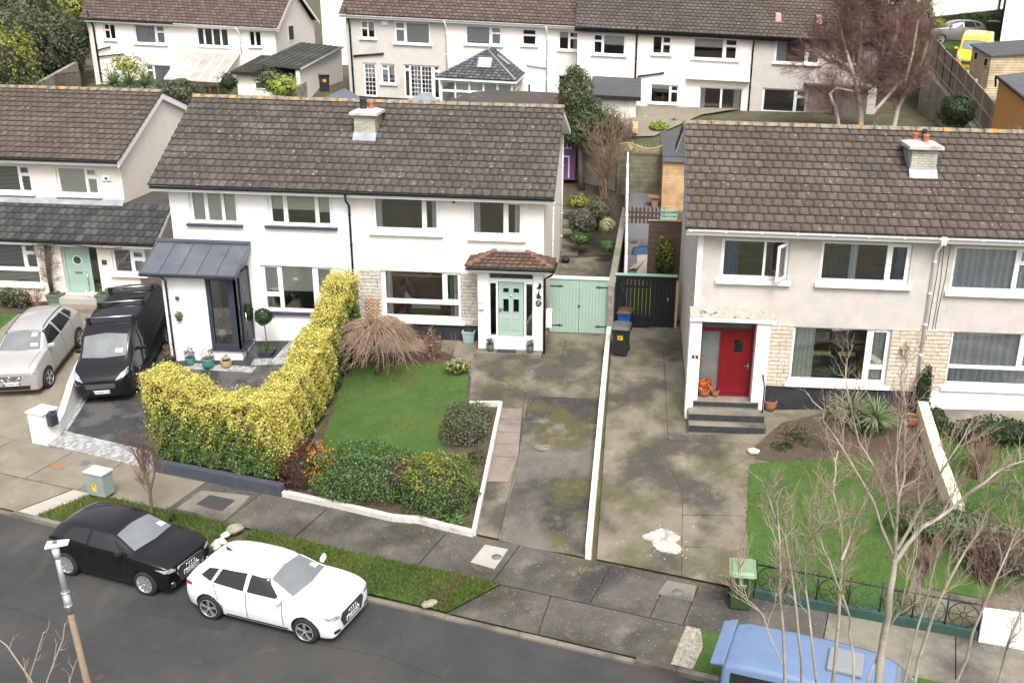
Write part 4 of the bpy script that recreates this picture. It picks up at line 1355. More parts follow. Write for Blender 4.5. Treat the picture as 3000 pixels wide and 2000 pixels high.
# ------------------------------------------------------------------ the pair on the right
DY,DE,DR,DB = 28.6,28.15,32.5,37.2
d0 = at(2046,694,DY).x
dE0 = at(2010.7,668,DE).x
DZ = at(2010.7,669,DE).z
DZR = at(1997.5,363,DR).z
DZB = at(1956,432,DB).z
DP = at(2741,760,DY).x
DX1 = DP + (DP - d0)
droof = lambda y:DZ + (DZR - DZ) * (y - DE) / (DR - DE)
DV = (0,DR - DE,DZR - DZ)
DL = math.hypot(DV[1],DV[2])
DVB = (0,DR - DB,DZR - DZB)
DLB = math.hypot(DVB[1],DVB[2])
HD = thing('house',((d0 + DP) / 2,DY,0),'grey pebbledashed house with a red front door, number 21, and buff stone cladding','house')
hd = []
W1 = rect(DY,(2116,699),(2305,822))
hd.append(window(HD,DY,W1,[(.05,.63,.06,.93),(.665,.955,.06,.93)],soft=[('curtain','curtain_blue',(.02,.27,0,.97),'cloth')],glass='glass',sill_h=.13,sill_x=.11))
# the casement standing open
x0_,x1_,z0_,z1_ = fr(W1,(.655,.97,.05,.94))
op = thing('open_casement',(x1_,DY + .06,z0_),None,None)
op.parent = HD
op.matrix_parent_inverse = Matrix.Translation(Vector(HD.location)).inverted()
op.rotation_euler = (0,0,R(58))
wd = x1_ - x0_
oc = MB().plate(-wd,0,0,z1_ - z0_,[(-wd + .07,-.07,.07,z1_ - z0_ - .07)],-.03,.03).build('sash','upvc',op,local=True)
MB().quad((-wd + .05,0,.05),(-.05,0,.05),(-.05,0,z1_ - z0_ - .05),(-wd + .05,0,z1_ - z0_ - .05)).build('pane','glass',oc,local=True)
rc = rect(DY,(2410.5,707),(2659,835))
hd.append(window(HD,DY,rc,[(.03,.735,.06,.93),(.79,.955,.08,.91)],sash=(1,),soft=[('curtain','curtain_teal',(.01,.34,0,1),'cloth'),('curtain','curtain_net',(.34,.42,0,1),'cloth'),('curtain','curtain_blue',(.86,.98,0,1),'cloth')],sill_h=.13,sill_x=.11))
W3 = rect(DY,(2326,956),(2592,1126))
hd.append(window(HD,DY,W3,[(.025,.76,.03,.95),(.82,.96,.05,.66),(.82,.96,.74,.95)],sash=(1,),soft=[('curtain','curtain_white',(.01,.24,0,1),'cloth'),('curtain','curtain_white',(.80,.98,0,1),'cloth')],sill_h=.14,sill_x=.12))
dx0,dx1 = at(2056,1100,DY - .1).x,at(2217,1100,DY - .1).x
dtop = at(2140,940,DY - .1).z
fz = at(2130,1158,DY - .1).z
hd.append((dx0 + .05,dx1 - .05,fz,dtop - .1))
shell(HD,d0,DP,DY,DB,-1.0,DZ - .18,hd,'grey_render',DZR,DR,ends=(True,False),rear_ze=DZB - .1)
rfD = tiles('roof',HD,(dE0,DE,DZ),(1,0,0),DV,DP - dE0,DL,'tile',seed=21)
tiles('rear_roof',HD,(DP,DB,DZB),(-1,0,0),DVB,DP - dE0,DLB,'tile',seed=22)
ridge_tiles('ridge',rfD,(dE0,DR,DZR + .05),(DP,DR,DZR + .05))
eave_front(HD,dE0 + .03,DP,DY,DE,DZ,'upvc','upvc')
barge(HD,dE0 + .02,.03,[(DE + .08,DZ),(DR,DZR),(DB,DZB)],'upvc',h=.22)
vb = MB()
for (ya,za),(yb,zb) in (((DE,DZ),(DR,DZR)),((DR,DZR),(DB,DZB))):
 n = 14 if ya == DE else 12
 for i in range(n):
  a,b = i / n,(i + .96) / n
  vb.prism([(dE0 - .03,ya + (yb - ya) * a,za + (zb - za) * a - .06),(dE0 - .03,ya + (yb - ya) * b,za + (zb - za) * b - .06),(dE0 - .03,ya + (yb - ya) * b,za + (zb - za) * b + .075),(dE0 - .03,ya + (yb - ya) * a,za + (zb - za) * a + .085)],(.07,0,0))
vb.build('verge_cap',mk('verge_slate',[(.045,.05,.06),(.07,.075,.085)],4,rough=.7),HD,merge=False)
MB().prism([(dE0 + .05,DE + .1,DZ - .2),(dE0 + .05,DR,DZR - .2),(dE0 + .05,DR,DZR - .18),(dE0 + .05,DE + .1,DZ - .18)],(d0 - dE0 - .05,0,0)).prism([(dE0 + .05,DR,DZR - .2),(dE0 + .05,DB,DZB - .2),(dE0 + .05,DB,DZB - .18),(dE0 + .05,DR,DZR - .18)],(d0 - dE0 - .05,0,0)).build('verge_soffit','upvc',HD,merge=False)
# white flank strip: the smooth quoin at the corner
MB().box(d0 - .004,d0 + .16,DY - .012,DY - .002,-1,DZ - .2).build('corner_band','wall_white',HD)
pd = at(2738,722,DY - .35)
pb = at(2672,1187,DY - .08)
pipe(HD,[(DP - .0,DE - .02,DZ - .12),(DP - .02,DE + .1,DZ - .3),(DP - .03,DY - .06,DZ - .55),(DP - .03,DY - .06,pb.z)],'upvc',.045)
MB().box(DP - .07,DP + .07,DE - .09,DE + .04,DZ - .22,DZ + .01).build('hopper','upvc',HD)
x2 = dx1 + .3
zs = W3[3] + .03
MB().box(x2,W3[0] - .003,DY - .05,DY - .004,W3[2] - .16,zs).build('stone_cladding','stone_tan',HD)
MB().box(W3[1] + .003,DP - .09,DY - .05,DY - .004,W3[2] - .16,zs).build('stone_cladding','stone_tan',HD)
MB().box(x2,DP - .09,DY - .04,DY - .005,-.9,W3[2] - .162).build('plinth','black_wall',HD)
so = MB().box(W3[0] + .6,W3[1] - .75,DY + .65,DY + 1.15,W3[2] - .2,W3[2] + .62).build('sofa','sofa_blue',HD,bevel=.08)
for a in (.75,1.55):
 MB().box(W3[0] + a,W3[0] + a + .55,DY + .7,DY + .85,W3[2] + .55,W3[2] + .72).build('cushion','cushion_yellow',HD,bevel=.05)
# porch: canopy slab on two piers, red door and side light
cY = 28.03
cx0,cx1 = at(2022,940,cY).x,at(2273,941,cY).x
cz = at(2150,934,cY).z
cpy = MB().hexa([(cx0,cY,cz - .03),(cx1,cY,cz - .03),(cx1,DY - .015,cz + .06),(cx0,DY - .015,cz + .06),(cx0,cY,cz + .02),(cx1,cY,cz + .02),(cx1,DY - .015,cz + .16),(cx0,DY - .015,cz + .16)])
cpy.build('porch_canopy',mk('canopy_cement',[(.30,.28,.24),(.42,.395,.35)],5,rough=1,bump=.6,bscale=60,over=[((.04,.045,.02),5,.58,.66,.9),((.6,.58,.53),12,.64,.7,.8)]),HD)
MB().box(cx0 - .01,cx1 + .01,cY - .02,cY - .003,cz - .11,cz - .005).build('canopy_fascia','upvc',HD)
col = MB()
pxs = [(at(2022,950,cY + .1).x,at(2057,950,cY + .1).x),(at(2219,950,cY + .1).x,at(2259,950,cY + .1).x)]
for k,(a,b) in enumerate(pxs):
 MB().box(a,b,cY + .06,DY - .052,-.6,cz - .035).build('porch_pier','wall_white',HD)
MB().box(pxs[0][1] + .003,pxs[1][0] - .003,DY - .16,DY - .115,dtop + .0,cz + .0).build('porch_header','wall_white',HD)
dfx0,dfx1 = pxs[0][1] + .01,pxs[1][0] - .01
leaf0 = dfx0 + (dfx1 - dfx0) * .41
yd = DY - .11
th_ = fz + (dtop - fz) * .885
dh = dtop - fz
fme = MB().plate(dfx0,dfx1,fz,dtop,[(dfx0 + .05,dfx1 - .06,th_ + .05,dtop - .04),(dfx0 + .05,leaf0 - .06,fz + .12,th_ - .05),(leaf0,dfx1 - .05,fz + .06,th_ - .03)],yd,yd + .09).build('door_frame','red_door',HD)
MB().quad((dfx0 + .03,yd + .05,th_ + .03),(dfx1 - .03,yd + .05,th_ + .03),(dfx1 - .03,yd + .05,dtop - .02),(dfx0 + .03,yd + .05,dtop - .02)).quad((dfx0 + .03,yd + .05,fz + .1),(leaf0 - .04,yd + .05,fz + .1),(leaf0 - .04,yd + .05,th_ - .03),(dfx0 + .03,yd + .05,th_ - .03)).build('pane',mk('obscure_glass',[(.10,.105,.10),(.16,.165,.155)],2,rough=.15,bump=.1,bscale=40),fme,merge=False)
la,lb_ = leaf0 + .01,dfx1 - .06
lw_ = lb_ - la
lz0,lz1 = fz + .07,th_ - .04
lh = lz1 - lz0
pnw = (la + lw_ * .40,la + lw_ * .72,lz0 + lh * .66,lz0 + lh * .87)
lf = MB().plate(la,lb_,lz0,lz1,[pnw],yd + .02,yd + .07)
for i in range(11):
 x = la + .06 + (lw_ - .14) * i / 10
 lf.box(x,x + (lw_ - .14) / 10 - .012,yd + .012,yd + .019,lz0 + lh * .14,min(lz1 - .06,1e9) if not (pnw[0] - .06 < x < pnw[1]) else pnw[2] - .03)
lf.plate(pnw[0] - .04,pnw[1] + .04,pnw[2] - .04,pnw[3] + .04,[pnw],yd + .004,yd + .0195)
lf.box(la + .04,lb_ - .04,yd + .01,yd + .019,lz0 + lh * .02,lz0 + lh * .10)
lfo = lf.build('door','red_door',HD,merge=False)
MB().quad((pnw[0] - .01,yd + .05,pnw[2] - .01),(pnw[1] + .01,yd + .05,pnw[2] - .01),(pnw[1] + .01,yd + .05,pnw[3] + .01),(pnw[0] - .01,yd + .05,pnw[3] + .01)).build('door_pane','glass_dim',lfo)
MB().box(lb_ - .075,lb_ - .035,yd - .002,yd + .012,lz0 + lh * .40,lz0 + lh * .51).box(lb_ - .17,lb_ - .04,yd - .03,yd - .012,lz0 + lh * .445,lz0 + lh * .462).box(lb_ - .06,lb_ - .045,yd - .013,yd - .001,lz0 + lh * .447,lz0 + lh * .46).build('door_handle','steel',lfo,merge=False)
p = at(2036,1045,cY + .06)
for k,ch in enumerate('21'):
 x = p.x - .055 + .11 * k
 n_ = MB().box(x - .04,x + .04,cY + .048,cY + .059,p.z - .055,p.z + .055).build('house_number','ink_black',HD)
 text(ch,(x,cY + .046,p.z),.09,'ink_copper',n_)
# three steps up to the porch
sy = [cY + .14,cY - .14,cY - .42,cY - .74]
gz = gh(3.4,cY - .6)
sx0,sx1 = at(2016,1240,cY - .5).x,at(2242,1245,cY - .5).x
MB().box(sx0 + .15,sx1 - .18,sy[1] + .16,DY - .115,gz - .3,fz - .01).build('doorstep','concrete',HD,bevel=.01)
nst = mk('step_edge',[(.02,.02,.02),(.04,.04,.04)],6,rough=.9)
for i,(ya,yb) in enumerate(((sy[2],sy[1] + .158),(sy[3],sy[2] - .003))):
 zt_ = fz - .01 - (fz - .01 - gz) * (i + 1) / 3
 MB().box(sx0,sx1 - .02 * (1 - i),ya,yb,gz - .5,zt_).build('doorstep','concrete',HD,bevel=.012)
 MB().box(sx0 + .01,sx1 - .04,ya - .006,ya - .001,gz - .01,zt_ - .03).build('step_riser',nst,HD)
MB().box(sx0 + .16,sx1 - .2,sy[1] + .150,sy[1] + .157,fz - .18,fz - .04).build('step_riser',nst,HD)
hr = MB().tube([(sx1 - .14,DY - .2,fz + .95),(sx1 - .12,cY + .05,fz + .9),(sx1 - .08,cY - .2,fz + .6),(sx1 - .08,cY - .22,gz)],.022,8).tube([(sx1 - .13,DY - .2,fz + .95),(sx1 - .13,DY - .2,fz)],.02,8)
hr.build('handrail','black_paint',HD)
p = at(2651,1022,DY - .06)
bh = thing('bird_house',(p.x,DY - .12,p.z - .17),'weathered wooden bird house hung on the buff stone cladding','bird house')
MB().prism([(p.x - .09,DY - .18,p.z - .15),(p.x + .09,DY - .18,p.z - .15),(p.x + .09,DY - .18,p.z + .06),(p.x,DY - .18,p.z + .16),(p.x - .09,DY - .18,p.z + .06)],(0,.125,0)).build('body','timber',bh)
MB().obox((p.x - .14,DY - .22,p.z + .02),(.14,0,.155),(0,.17,0),(-.01,0,.02)).obox((p.x,DY - .22,p.z + .175),(.14,0,-.155),(0,.17,0),(.01,0,.02)).build('roof','timber',bh,merge=False)
MB().lathe((p.x,DY - .184,p.z),[(.001,0),(.028,0),(.028,.003)],12,axis=(0,1,0)).build('entrance_hole','dark_hole',bh)
def wires(parent,pts,r=.006,mat='ink_black',name='cable'):
 return MB().tube(pts,r,5).build(name,mat,parent)
p = at(2752,730,DY)
for k in range(3):
 q = random.Random(k)
 wires(HD,[(DP + .08 + k * .12 + q.uniform(-.04,.04),DY - .02,DZ - .3 - 4.2 * t) for t in (0,.25,.5,.75)] + [(DP + .1 + .25 * k,DY - .02,1.6)],.008)
# neighbour with lace curtains
HE = thing('house',((DX1 + DP) / 2,DY,0),'grey rendered house hung with white lace curtains beside the red-doored house','house')
he = []
wE = (at(2800,722,DY).x,0,at(2800,850,DY).z,at(2800,722,DY).z)
wE = (wE[0],wE[0] + 2.55,wE[2] - .02,wE[3])
he.append(window(HE,DY,wE,[(.03,.70,.05,.94),(.755,.96,.08,.30),(.755,.96,.38,.92)],sash=(1,),soft=[('curtain','curtain_net',(.01,.73,0,1),'fine'),('curtain','curtain_net',(.74,.99,0,1),'fine')],sill_h=.13,sill_x=.12))
zE = at(2786,970,DY).z
wE2 = (at(2786,1000,DY).x,at(2786,1000,DY).x + 2.75,at(2780,1128,DY).z,zE)
he.append(window(HE,DY,wE2,[(.025,.745,.03,.63),(.80,.965,.05,.61),(.025,.965,.69,.95)],sash=(1,),soft=[('curtain','curtain_net',(.01,.99,0,1),'fine')],sill_h=.14,sill_x=.12))
shell(HE,DP,DX1,DY,DB,-1.0,DZ - .18,he,'grey_render',DZR,DR,ends=(False,True),rear_ze=DZB - .1)
rfE = tiles('roof',HE,(DP,DE,DZ),(1,0,0),DV,DX1 + .3 - DP,DL,'tile',seed=23)
tiles('rear_roof',HE,(DX1 + .3,DB,DZB),(-1,0,0),DVB,DX1 + .3 - DP,DLB,'tile',seed=24)
ridge_tiles('ridge',rfE,(DP,DR,DZR + .05),(DX1 + .3,DR,DZR + .05))
eave_front(HE,DP,DX1 + .3,DY,DE,DZ,'upvc','upvc')
MB().box(DP + .01,wE2[0] - .003,DY - .05,DY - .004,wE2[2] - .16,zE + .03).build('stone_cladding','stone_tan',HE)
MB().box(wE2[1] + .003,DX1 - .1,DY - .05,DY - .004,wE2[2] - .16,zE + .03).build('stone_cladding','stone_tan',HE)
MB().box(DP + .01,DX1 - .1,DY - .04,DY - .005,-.9,wE2[2] - .162).build('plinth','wall_white',HE)
def on_droof(px,py):
 v = ray(px,py)
 v = v / v[1]
 k = (DZR - DZ) / (DR - DE)
 Y = (DZ - k * DE - CZ) / (v[2] - k)
 return Vector((v[0] * Y,Y,v[2] * Y + CZ))
q0,q1 = on_droof(2664,516),on_droof(2738,516)
ztop = at(2700,437,q0.y).z
chimney_stack(rfE,q0.x,q1.x,q0.y,q0.y + .95,droof(q0.y) - .3,ztop,'brick_buff','cement','lead',[((q0.x + q1.x) / 2 + .06,q0.y + .35,.10,.28,'terracotta'),((q0.x + q1.x) / 2 - .16,q0.y + .7,.10,.27,'terracotta'),((q0.x + q1.x) / 2 + .07,q0.y + .62,.075,.40,'soot')],droof,.13)
# ------------------------------------------------------------------ the house on the far left
AY,AE,AR,AB = 37.5,37.05,41.4,46.2
aX1 = at(352,490,AY).x
aE1 = at(346.7,474,AE).x
AZ = at(346.7,473,AE).z
AZR = at(460.5,271,AR).z
AZB = AZ + .35
aX0 = aX1 - 13
HA = thing('house',(aX1 - 6.4,AY,0),'pink-white rendered house with a mint door under a dark lean-to roof','house')
ha = []
rc = rect(AY,(160,489),(292,572))
ha.append(window(HA,AY,rc,[(.05,.68,.06,.94),(.75,.95,.08,.27),(.75,.95,.42,.93)],sash=(1,),soft=[('blind','blind_sage',(.03,.97,.02,.98),'flat')],sill='pink_render',sill_h=.1))
r2 = rect(AY,(-36,481),(97,565))
ha.append(window(HA,AY,r2,[(.05,.68,.06,.94),(.75,.95,.08,.30),(.75,.95,.40,.93)],sash=(1,),soft=[('blind','blind_white',(.03,.97,.02,.98),'slats')],sill='pink_render',sill_h=.1))
shell(HA,aX0,aX1,AY,AB,-.4,AZ - .18,ha,'pink_render',AZR,AR,ends=(True,True),rear_ze=AZB - .1)
AV = (0,AR - AE,AZR - AZ)
AL = math.hypot(AV[1],AV[2])
rfA = tiles('roof',HA,(aX0,AE,AZ),(1,0,0),AV,aE1 - aX0,AL,'tile',seed=31)
AVB = (0,AR - AB,AZR - AZB)
tiles('rear_roof',HA,(aE1,AB,AZB),(-1,0,0),AVB,aE1 - aX0,math.hypot(AVB[1],AVB[2]),'tile',seed=32)
ridge_tiles('ridge',rfA,(aX0,AR,AZR + .05),(aE1,AR,AZR + .05))
eave_front(HA,aX0,aE1 - .03,AY,AE,AZ,'upvc','black_paint')
barge(HA,aE1 - .05,.03,[(AE + .02,AZ),(AR,AZR),(AB,AZB)],'upvc',h=.26)
MB().prism([(aX1,AE + .1,AZ - .22),(aX1,AR,AZR - .22),(aX1,AR,AZR - .2),(aX1,AE + .1,AZ - .2)],(aE1 - aX1 - .06,0,0)).prism([(aX1,AR,AZR - .22),(aX1,AB,AZB - .22),(aX1,AB,AZB - .2),(aX1,AR,AZR - .2)],(aE1 - aX1 - .06,0,0)).build('verge_soffit','upvc',HA,merge=False)
alarm(HA,313,522,AY,.33,.2,'upvc',mk('ink_navy',[(.05,.05,.2)]))
gw = MB().plate(41.2,42.15,3.75,4.75,[(41.28,42.07,3.83,4.25),(41.28,42.07,4.33,4.67)],0,.06)
gw.v = [(aX1 + .03 - y,x,z) for x,y,z in gw.v]
gwo = gw.build('window','upvc',HA)
MB().quad((aX1 + .005,41.2,3.75),(aX1 + .005,42.15,3.75),(aX1 + .005,42.15,4.75),(aX1 + .005,41.2,4.75)).build('pane','glass_dim',gwo)
# ground floor front and lean-to
LY = 36.1
lx1 = at(452,715,35.7).x
lze = at(440,716,35.7).z
lzr = at(330,597,AY).z
hl = []
rc = rect(LY,(324,729),(428,803))
hl.append(window(HA,LY,rc,[(.06,.55,.05,.94),(.66,.94,.09,.33),(.66,.94,.48,.93)],sash=(1,),soft=[('blind','blind_white',(.03,.97,.02,.98),'slats')],sill='pink_render',sill_h=.12))
rc = rect(LY,(-60,708),(124,834))
hl.append(window(HA,LY,rc,[(.04,.72,.03,.60),(.79,.955,.05,.20),(.79,.955,.28,.58),(.04,.955,.69,.96)],sash=(1,),soft=[('blind','blind_white',(.03,.97,.02,.98),'slats')],sill='pink_render',sill_h=.12))
dA = rect(LY,(174,722),(302,864))
hl.append(dA)
lw2 = MB().plate(aX0,aX1 + .9,-.4,lze - .12,hl,LY,LY + .25)
lw2.box(aX1 + .65,aX1 + .9,LY + .251,42.5,-.4,lze + .1)
lw2.build('wall','pink_render',HA,merge=False)
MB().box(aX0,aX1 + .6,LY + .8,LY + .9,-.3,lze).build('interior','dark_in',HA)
LVv = (0,AY - 35.7,lzr - lze)
LLv = math.hypot(LVv[1],LVv[2])
lt = tiles('lean_to_roof',HA,(aX0,35.7,lze),(1,0,0),LVv,lx1 - aX0,LLv,'tile_dark',seed=33,cg=.33)
MB().prism([(aX0,AY - .2,lzr - .06),(aX1,AY - .2,lzr - .06),(aX1,AY - .01,lzr + .14),(aX0,AY - .01,lzr + .14)],(0,-.02,.035)).build('flashing','lead',lt)
MB().prism([(aX1,AY,lzr),(lx1 - .1,AY,lzr),(lx1 - .1,43,lzr - .1),(aX1,43,lzr - .1)],(0,0,.05)).build('flat_roof','felt_brown',HA)
MB().box(aX0,lx1,35.75,35.78,lze - .2,lze - .02).box(aX0,lx1,35.781,LY,lze - .2,lze - .18).build('fascia','upvc',HA,merge=False)
gutter(HA,aX0,lx1,35.69,lze - .03,'black_paint')
barge(HA,lx1 - .03,.03,[(35.72,lze),(AY,lzr)],'upvc',.2)
# mint door with round light, and dark side light
ml = at(252,730,LY).x
df = MB().plate(dA[0],dA[1],dA[2],dA[3],[(dA[0] + .09,ml - .02,dA[2] + .06,dA[3] - .05),(ml + .04,dA[1] - .02,dA[2] + .06,dA[3] - .03)],LY + .1,LY + .18).build('door_frame','mint',HA)
MB().quad((ml + .02,LY + .14,dA[2] + .04),(dA[1],LY + .14,dA[2] + .04),(dA[1],LY + .14,dA[3]),(ml + .02,LY + .14,dA[3])).build('pane','glass_dim',df)
la,lb_ = dA[0] + .1,ml - .03
mdr = MB().box(la,lb_,LY + .12,LY + .165,dA[2] + .07,dA[3] - .06)
nn = 11
for i in range(nn):
 x = la + .05 + (lb_ - la - .1) * i / nn
 mdr.box(x,x + (lb_ - la - .1) / nn - .012,LY + .112,LY + .119,dA[2] + .45,dA[3] - .12)
mdr.box(la + .1,lb_ - .1,LY + .112,LY + .119,dA[2] + .12,dA[2] + .36)
mdo = mdr.build('door','mint',HA,merge=False)
cxm = (la + lb_) / 2
zc = dA[3] - .55
MB().lathe((cxm,LY + .105,zc),[(.15,0),(.19,0),(.19,.02),(.15,.02),(.15,0)],24,axis=(0,1,0)).build('light_rim','mint_pale',mdo)
MB().lathe((cxm,LY + .108,zc),[(.001,0),(.152,0)],24,axis=(0,1,0)).build('door_pane','glass_dim',mdo)
MB().box(cxm - .14,cxm + .14,LY + .10,LY + .111,zc - .52,zc - .45).build('letter_plate','steel',mdo)
MB().tube([(lb_ - .14,LY + .1,zc - 1.2),(lb_ - .1,LY + .05,zc - .95),(lb_ - .1,LY + .05,zc - .7),(lb_ - .14,LY + .1,zc - .45)],.014,8).build('door_handle','steel',mdo)
p = at(306,768,LY)
MB().box(p.x - .09,p.x + .09,LY - .03,LY - .002,p.z - .09,p.z + .09).build('house_number_plaque','iron_dark',HA)
gz = gh(-21.5,35.4)
MB().box(dA[0] - .1,dA[1] + .15,LY - .45,LY - .003,gz - .3,dA[2] - .02).build('doorstep','concrete_pale',HA,bevel=.02)
MB().box(dA[0] - .4,dA[1] + .5,LY - .95,LY - .453,gz - .4,(dA[2] + gz) / 2 - .02).build('doorstep','concrete_tan',HA,bevel=.02)
# ------------------------------------------------------------------ the row of houses behind
BY,BY2,KS = 62.0,60.8,.022
XREF = at(1013,50,BY).x
def rectS(Y,tl,br,xr):
 x0,x1,z0,z1 = rect(Y,tl,br)
 k = KS * ((x0 + x1) / 2 - xr)
 return (x0,x1,z0 + k,z1 + k)
def atS(px,py,Y,xr):
 p = at(px,py,Y)
 p.z += KS * (p.x - xr)
 return p
def settle(root,xr):
 """the row steps gently down the hill: lower each house along its length"""
 def go(o):
  for c in o.children:
   if c.type == 'MESH':
    me = c.data
    co = np.empty(len(me.vertices) * 3,np.float32)
    me.vertices.foreach_get('co',co)
    co = co.reshape(-1,3)
    co[:,2] -= KS * (co[:,0] - xr)
    me.vertices.foreach_set('co',co.ravel())
    me.update()
   go(c)
 go(root)
def back_house(x0,x1,Y,ze,wall,tile,label,wins,ends,fascia,gut,extra_holes=(),seed=50,z0=4.0,ov=(0,0),depth=8.6,rise=2.5):
 h = thing('house',((x0 + x1) / 2,Y,z0 + .6),label,'house')
 holes = [w_(h) for w_ in wins] + list(extra_holes)
 yr,yb = Y + 4.0,Y + depth
 shell(h,x0,x1,Y,yb,z0,ze - .16,holes,wall,ze + rise,yr,ends=ends,rear_ze=ze - .1)
 ye = Y - .4
 V = (0,yr - ye,rise)
 r = tiles('roof',h,(x0 - ov[0],ye,ze),(1,0,0),V,x1 - x0 + ov[0] + ov[1],math.hypot(yr - ye,rise),tile,seed=seed)
 tiles('rear_roof',h,(x1 + ov[1],yb + .4,ze),(-1,0,0),(0,yr - yb - .4,rise),x1 - x0 + ov[0] + ov[1],math.hypot(yb + .4 - yr,rise),tile,seed=seed + 1)
 ridge_tiles('ridge',r,(x0 - ov[0],yr,ze + rise + .05),(x1 + ov[1],yr,ze + rise + .05))
 eave_front(h,x0 - ov[0],x1 + ov[1],Y,ye,ze,fascia,gut,soffit=fascia)
 return h
def W(Y,xr,tl,br,panes,**k):
 return lambda h:window(h,Y,rectS(Y,tl,br,xr),panes,**k)
PR = [(.05,.66,.06,.94),(.74,.95,.08,.30),(.74,.95,.40,.92)]     # one wide light, two small at the right
PL = [(.34,.95,.06,.94),(.05,.26,.08,.30),(.05,.26,.40,.92)]
xF0,xF1,xG1 = XREF,at(1306,70,BY).x,at(1690,90,BY).x
zF = atS(1100,48,BY,XREF).z + .05
BL = ('blind','blind_white')
HF = back_house(xF0,xF1,BY,zF,'old_render','tile_rust','grey rendered house with glazed double doors behind the white house',[
 W(BY,XREF,(1055,60),(1100,113),[(.08,.44,.08,.40),(.08,.44,.48,.93),(.54,.92,.08,.93)],soft=[(*BL,(.05,.95,.02,.62),'scallop')]),
 W(BY,XREF,(1154,64),(1262,130),PL,soft=[(*BL,(.3,.97,.02,.94),'scallop'),(*BL,(.03,.28,.02,.94),'scallop')]),
 W(BY,XREF,(1116,187),(1160,246),[(.08,.44,.08,.22),(.08,.44,.30,.93),(.54,.92,.08,.93)],soft=[(*BL,(.05,.95,.02,.62),'scallop')]),
 W(BY,XREF,(1063,184),(1106,284),[(.12,.88,.05,.95)],bars=[(0,3,7)],soft=[(*BL,(.1,.9,.02,.42),'flat')],sill=None),
 W(BY,XREF,(1182,190),(1290,290),[(.04,.14,.04,.12),(.04,.14,.20,.95),(.20,.46,.05,.95),(.50,.76,.05,.95),(.86,.96,.04,.12),(.86,.96,.20,.95)],bars=[(2,3,7),(3,3,7)],soft=[('curtain','curtain_white',(.28,.42,.05,.95),'cloth')],sill=None),
],(True,False),'upvc','upvc',seed=50,z0=4.2,ov=(.3,0))
alarm(HF,1127,65,BY,.36,.24)
pq = atS(1032,70,BY,XREF)
pipe(HF,[(pq.x - .25,BY - .45,zF + .35),(pq.x - .15,BY - .08,zF - .6),(pq.x - .1,BY - .08,4.8)],'black_paint',.055,brackets=True)
a,b = atS(1036,164,BY,XREF),atS(1125,157,BY,XREF)
wires(HF,[(a.x,BY - .08,a.z),(b.x,BY - .08,b.z)],.06,name='waste_pipe')
MB().box(xF0,xF1,BY - .02,BY - .004,4.2,atS(1160,287,BY,XREF).z).build('plinth','black_wall',HF)
HG = back_house(xF1,xG1,BY,zF,'cream_render','tile_rust','cream rendered house with a slate-roofed conservatory at its back',[
 W(BY,XREF,(1362,76),(1470,133),PR,soft=[(*BL,(.03,.68,.02,.93),'scallop'),(*BL,(.72,.97,.02,.93),'flat')]),
 W(BY,XREF,(1529,85),(1572,134),[(.1,.9,.08,.32),(.1,.9,.44,.92)]),
 W(BY,XREF,(1637,91),(1693,148),[(.06,.48,.06,.94),(.60,.95,.08,.30),(.60,.95,.42,.92)],soft=[(*BL,(.05,.5,.02,.4),'scallop')]),
 W(BY,XREF,(1635,221),(1693,272),[(.06,.50,.06,.94),(.62,.95,.08,.36),(.62,.95,.46,.92)]),
],(False,False),'upvc','upvc',seed=54,z0=4.0)
for px in (1305,1601):
 q = atS(px,70,BY,XREF)
 pipe(HG,[(q.x,BY - .42,zF - .1),(q.x + .05,BY - .08,zF - .5),(q.x + .05,BY - .08,4.6)],'upvc',.055)
a,b = atS(1545,190,BY,XREF),atS(1601,198,BY,XREF)
wires(HG,[(a.x,BY - .08,a.z + .3),(a.x,BY - .08,a.z),(b.x,BY - .08,b.z)],.05,'upvc_cream','waste_pipe')
# conservatory of the cream house
cy0 = 57.6
k_ = lambda x:KS * (x - XREF)
ea,eb = atS(1276,226,cy0,XREF),atS(1511,239,cy0,XREF)
cx0,cx1,cze = ea.x,eb.x,(ea.z + eb.z) / 2
apz = atS(1428,148,59.9,XREF).z
apx = at(1428,148,59.9).x
q = MB()
q.plate(cx0 + .25,cx1 - .25,4.3,cze - .05,[],cy0 + .3,cy0 + .36) if False else None
gy = cy0 + .28
PX_ = [(.0,.03)]
nb = 5
rcC = (cx0 + .22,cx1 - .22,4.2,cze - .12)
panes = []
for i in range(nb):
 a,b = .02 + i * .196,.02 + i * .196 + .172
 panes += [(a,b,.06,.22),(a,b,.27,.62)]
cw = window(HG,gy,rcC,panes,soft=[(*BL,(.22,.98,.02,.45),'flat')],sill=None,rec=.0)
sdw = MB()
for yy in np.linspace(gy + .1,BY - .1,5):
 sdw.box(cx1 - .30,cx1 - .22,yy - .04,yy + .04,4.2,cze - .12)
 sdw.box(cx0 + .22,cx0 + .30,yy - .04,yy + .04,4.2,cze - .12)
for z in (4.3,cze - .75,cze - .2):
 sdw.box(cx1 - .295,cx1 - .225,gy + .1,BY - .02,z,z + .07)
 sdw.box(cx0 + .225,cx0 + .295,gy + .1,BY - .02,z,z + .07)
sdo = sdw.build('conservatory_frame','upvc',HG,merge=False)
MB().quad((cx1 - .26,gy,4.2),(cx1 - .26,BY,4.2),(cx1 - .26,BY,cze - .1),(cx1 - .26,gy,cze - .1)).quad((cx0 + .26,gy,4.2),(cx0 + .26,BY,4.2),(cx0 + .26,BY,cze - .1),(cx0 + .26,gy,cze - .1)).build('pane','glass',sdo,merge=False)
Lf = math.hypot(59.9 - cy0,apz - cze)
kl,kr = apx - cx0,cx1 - apx
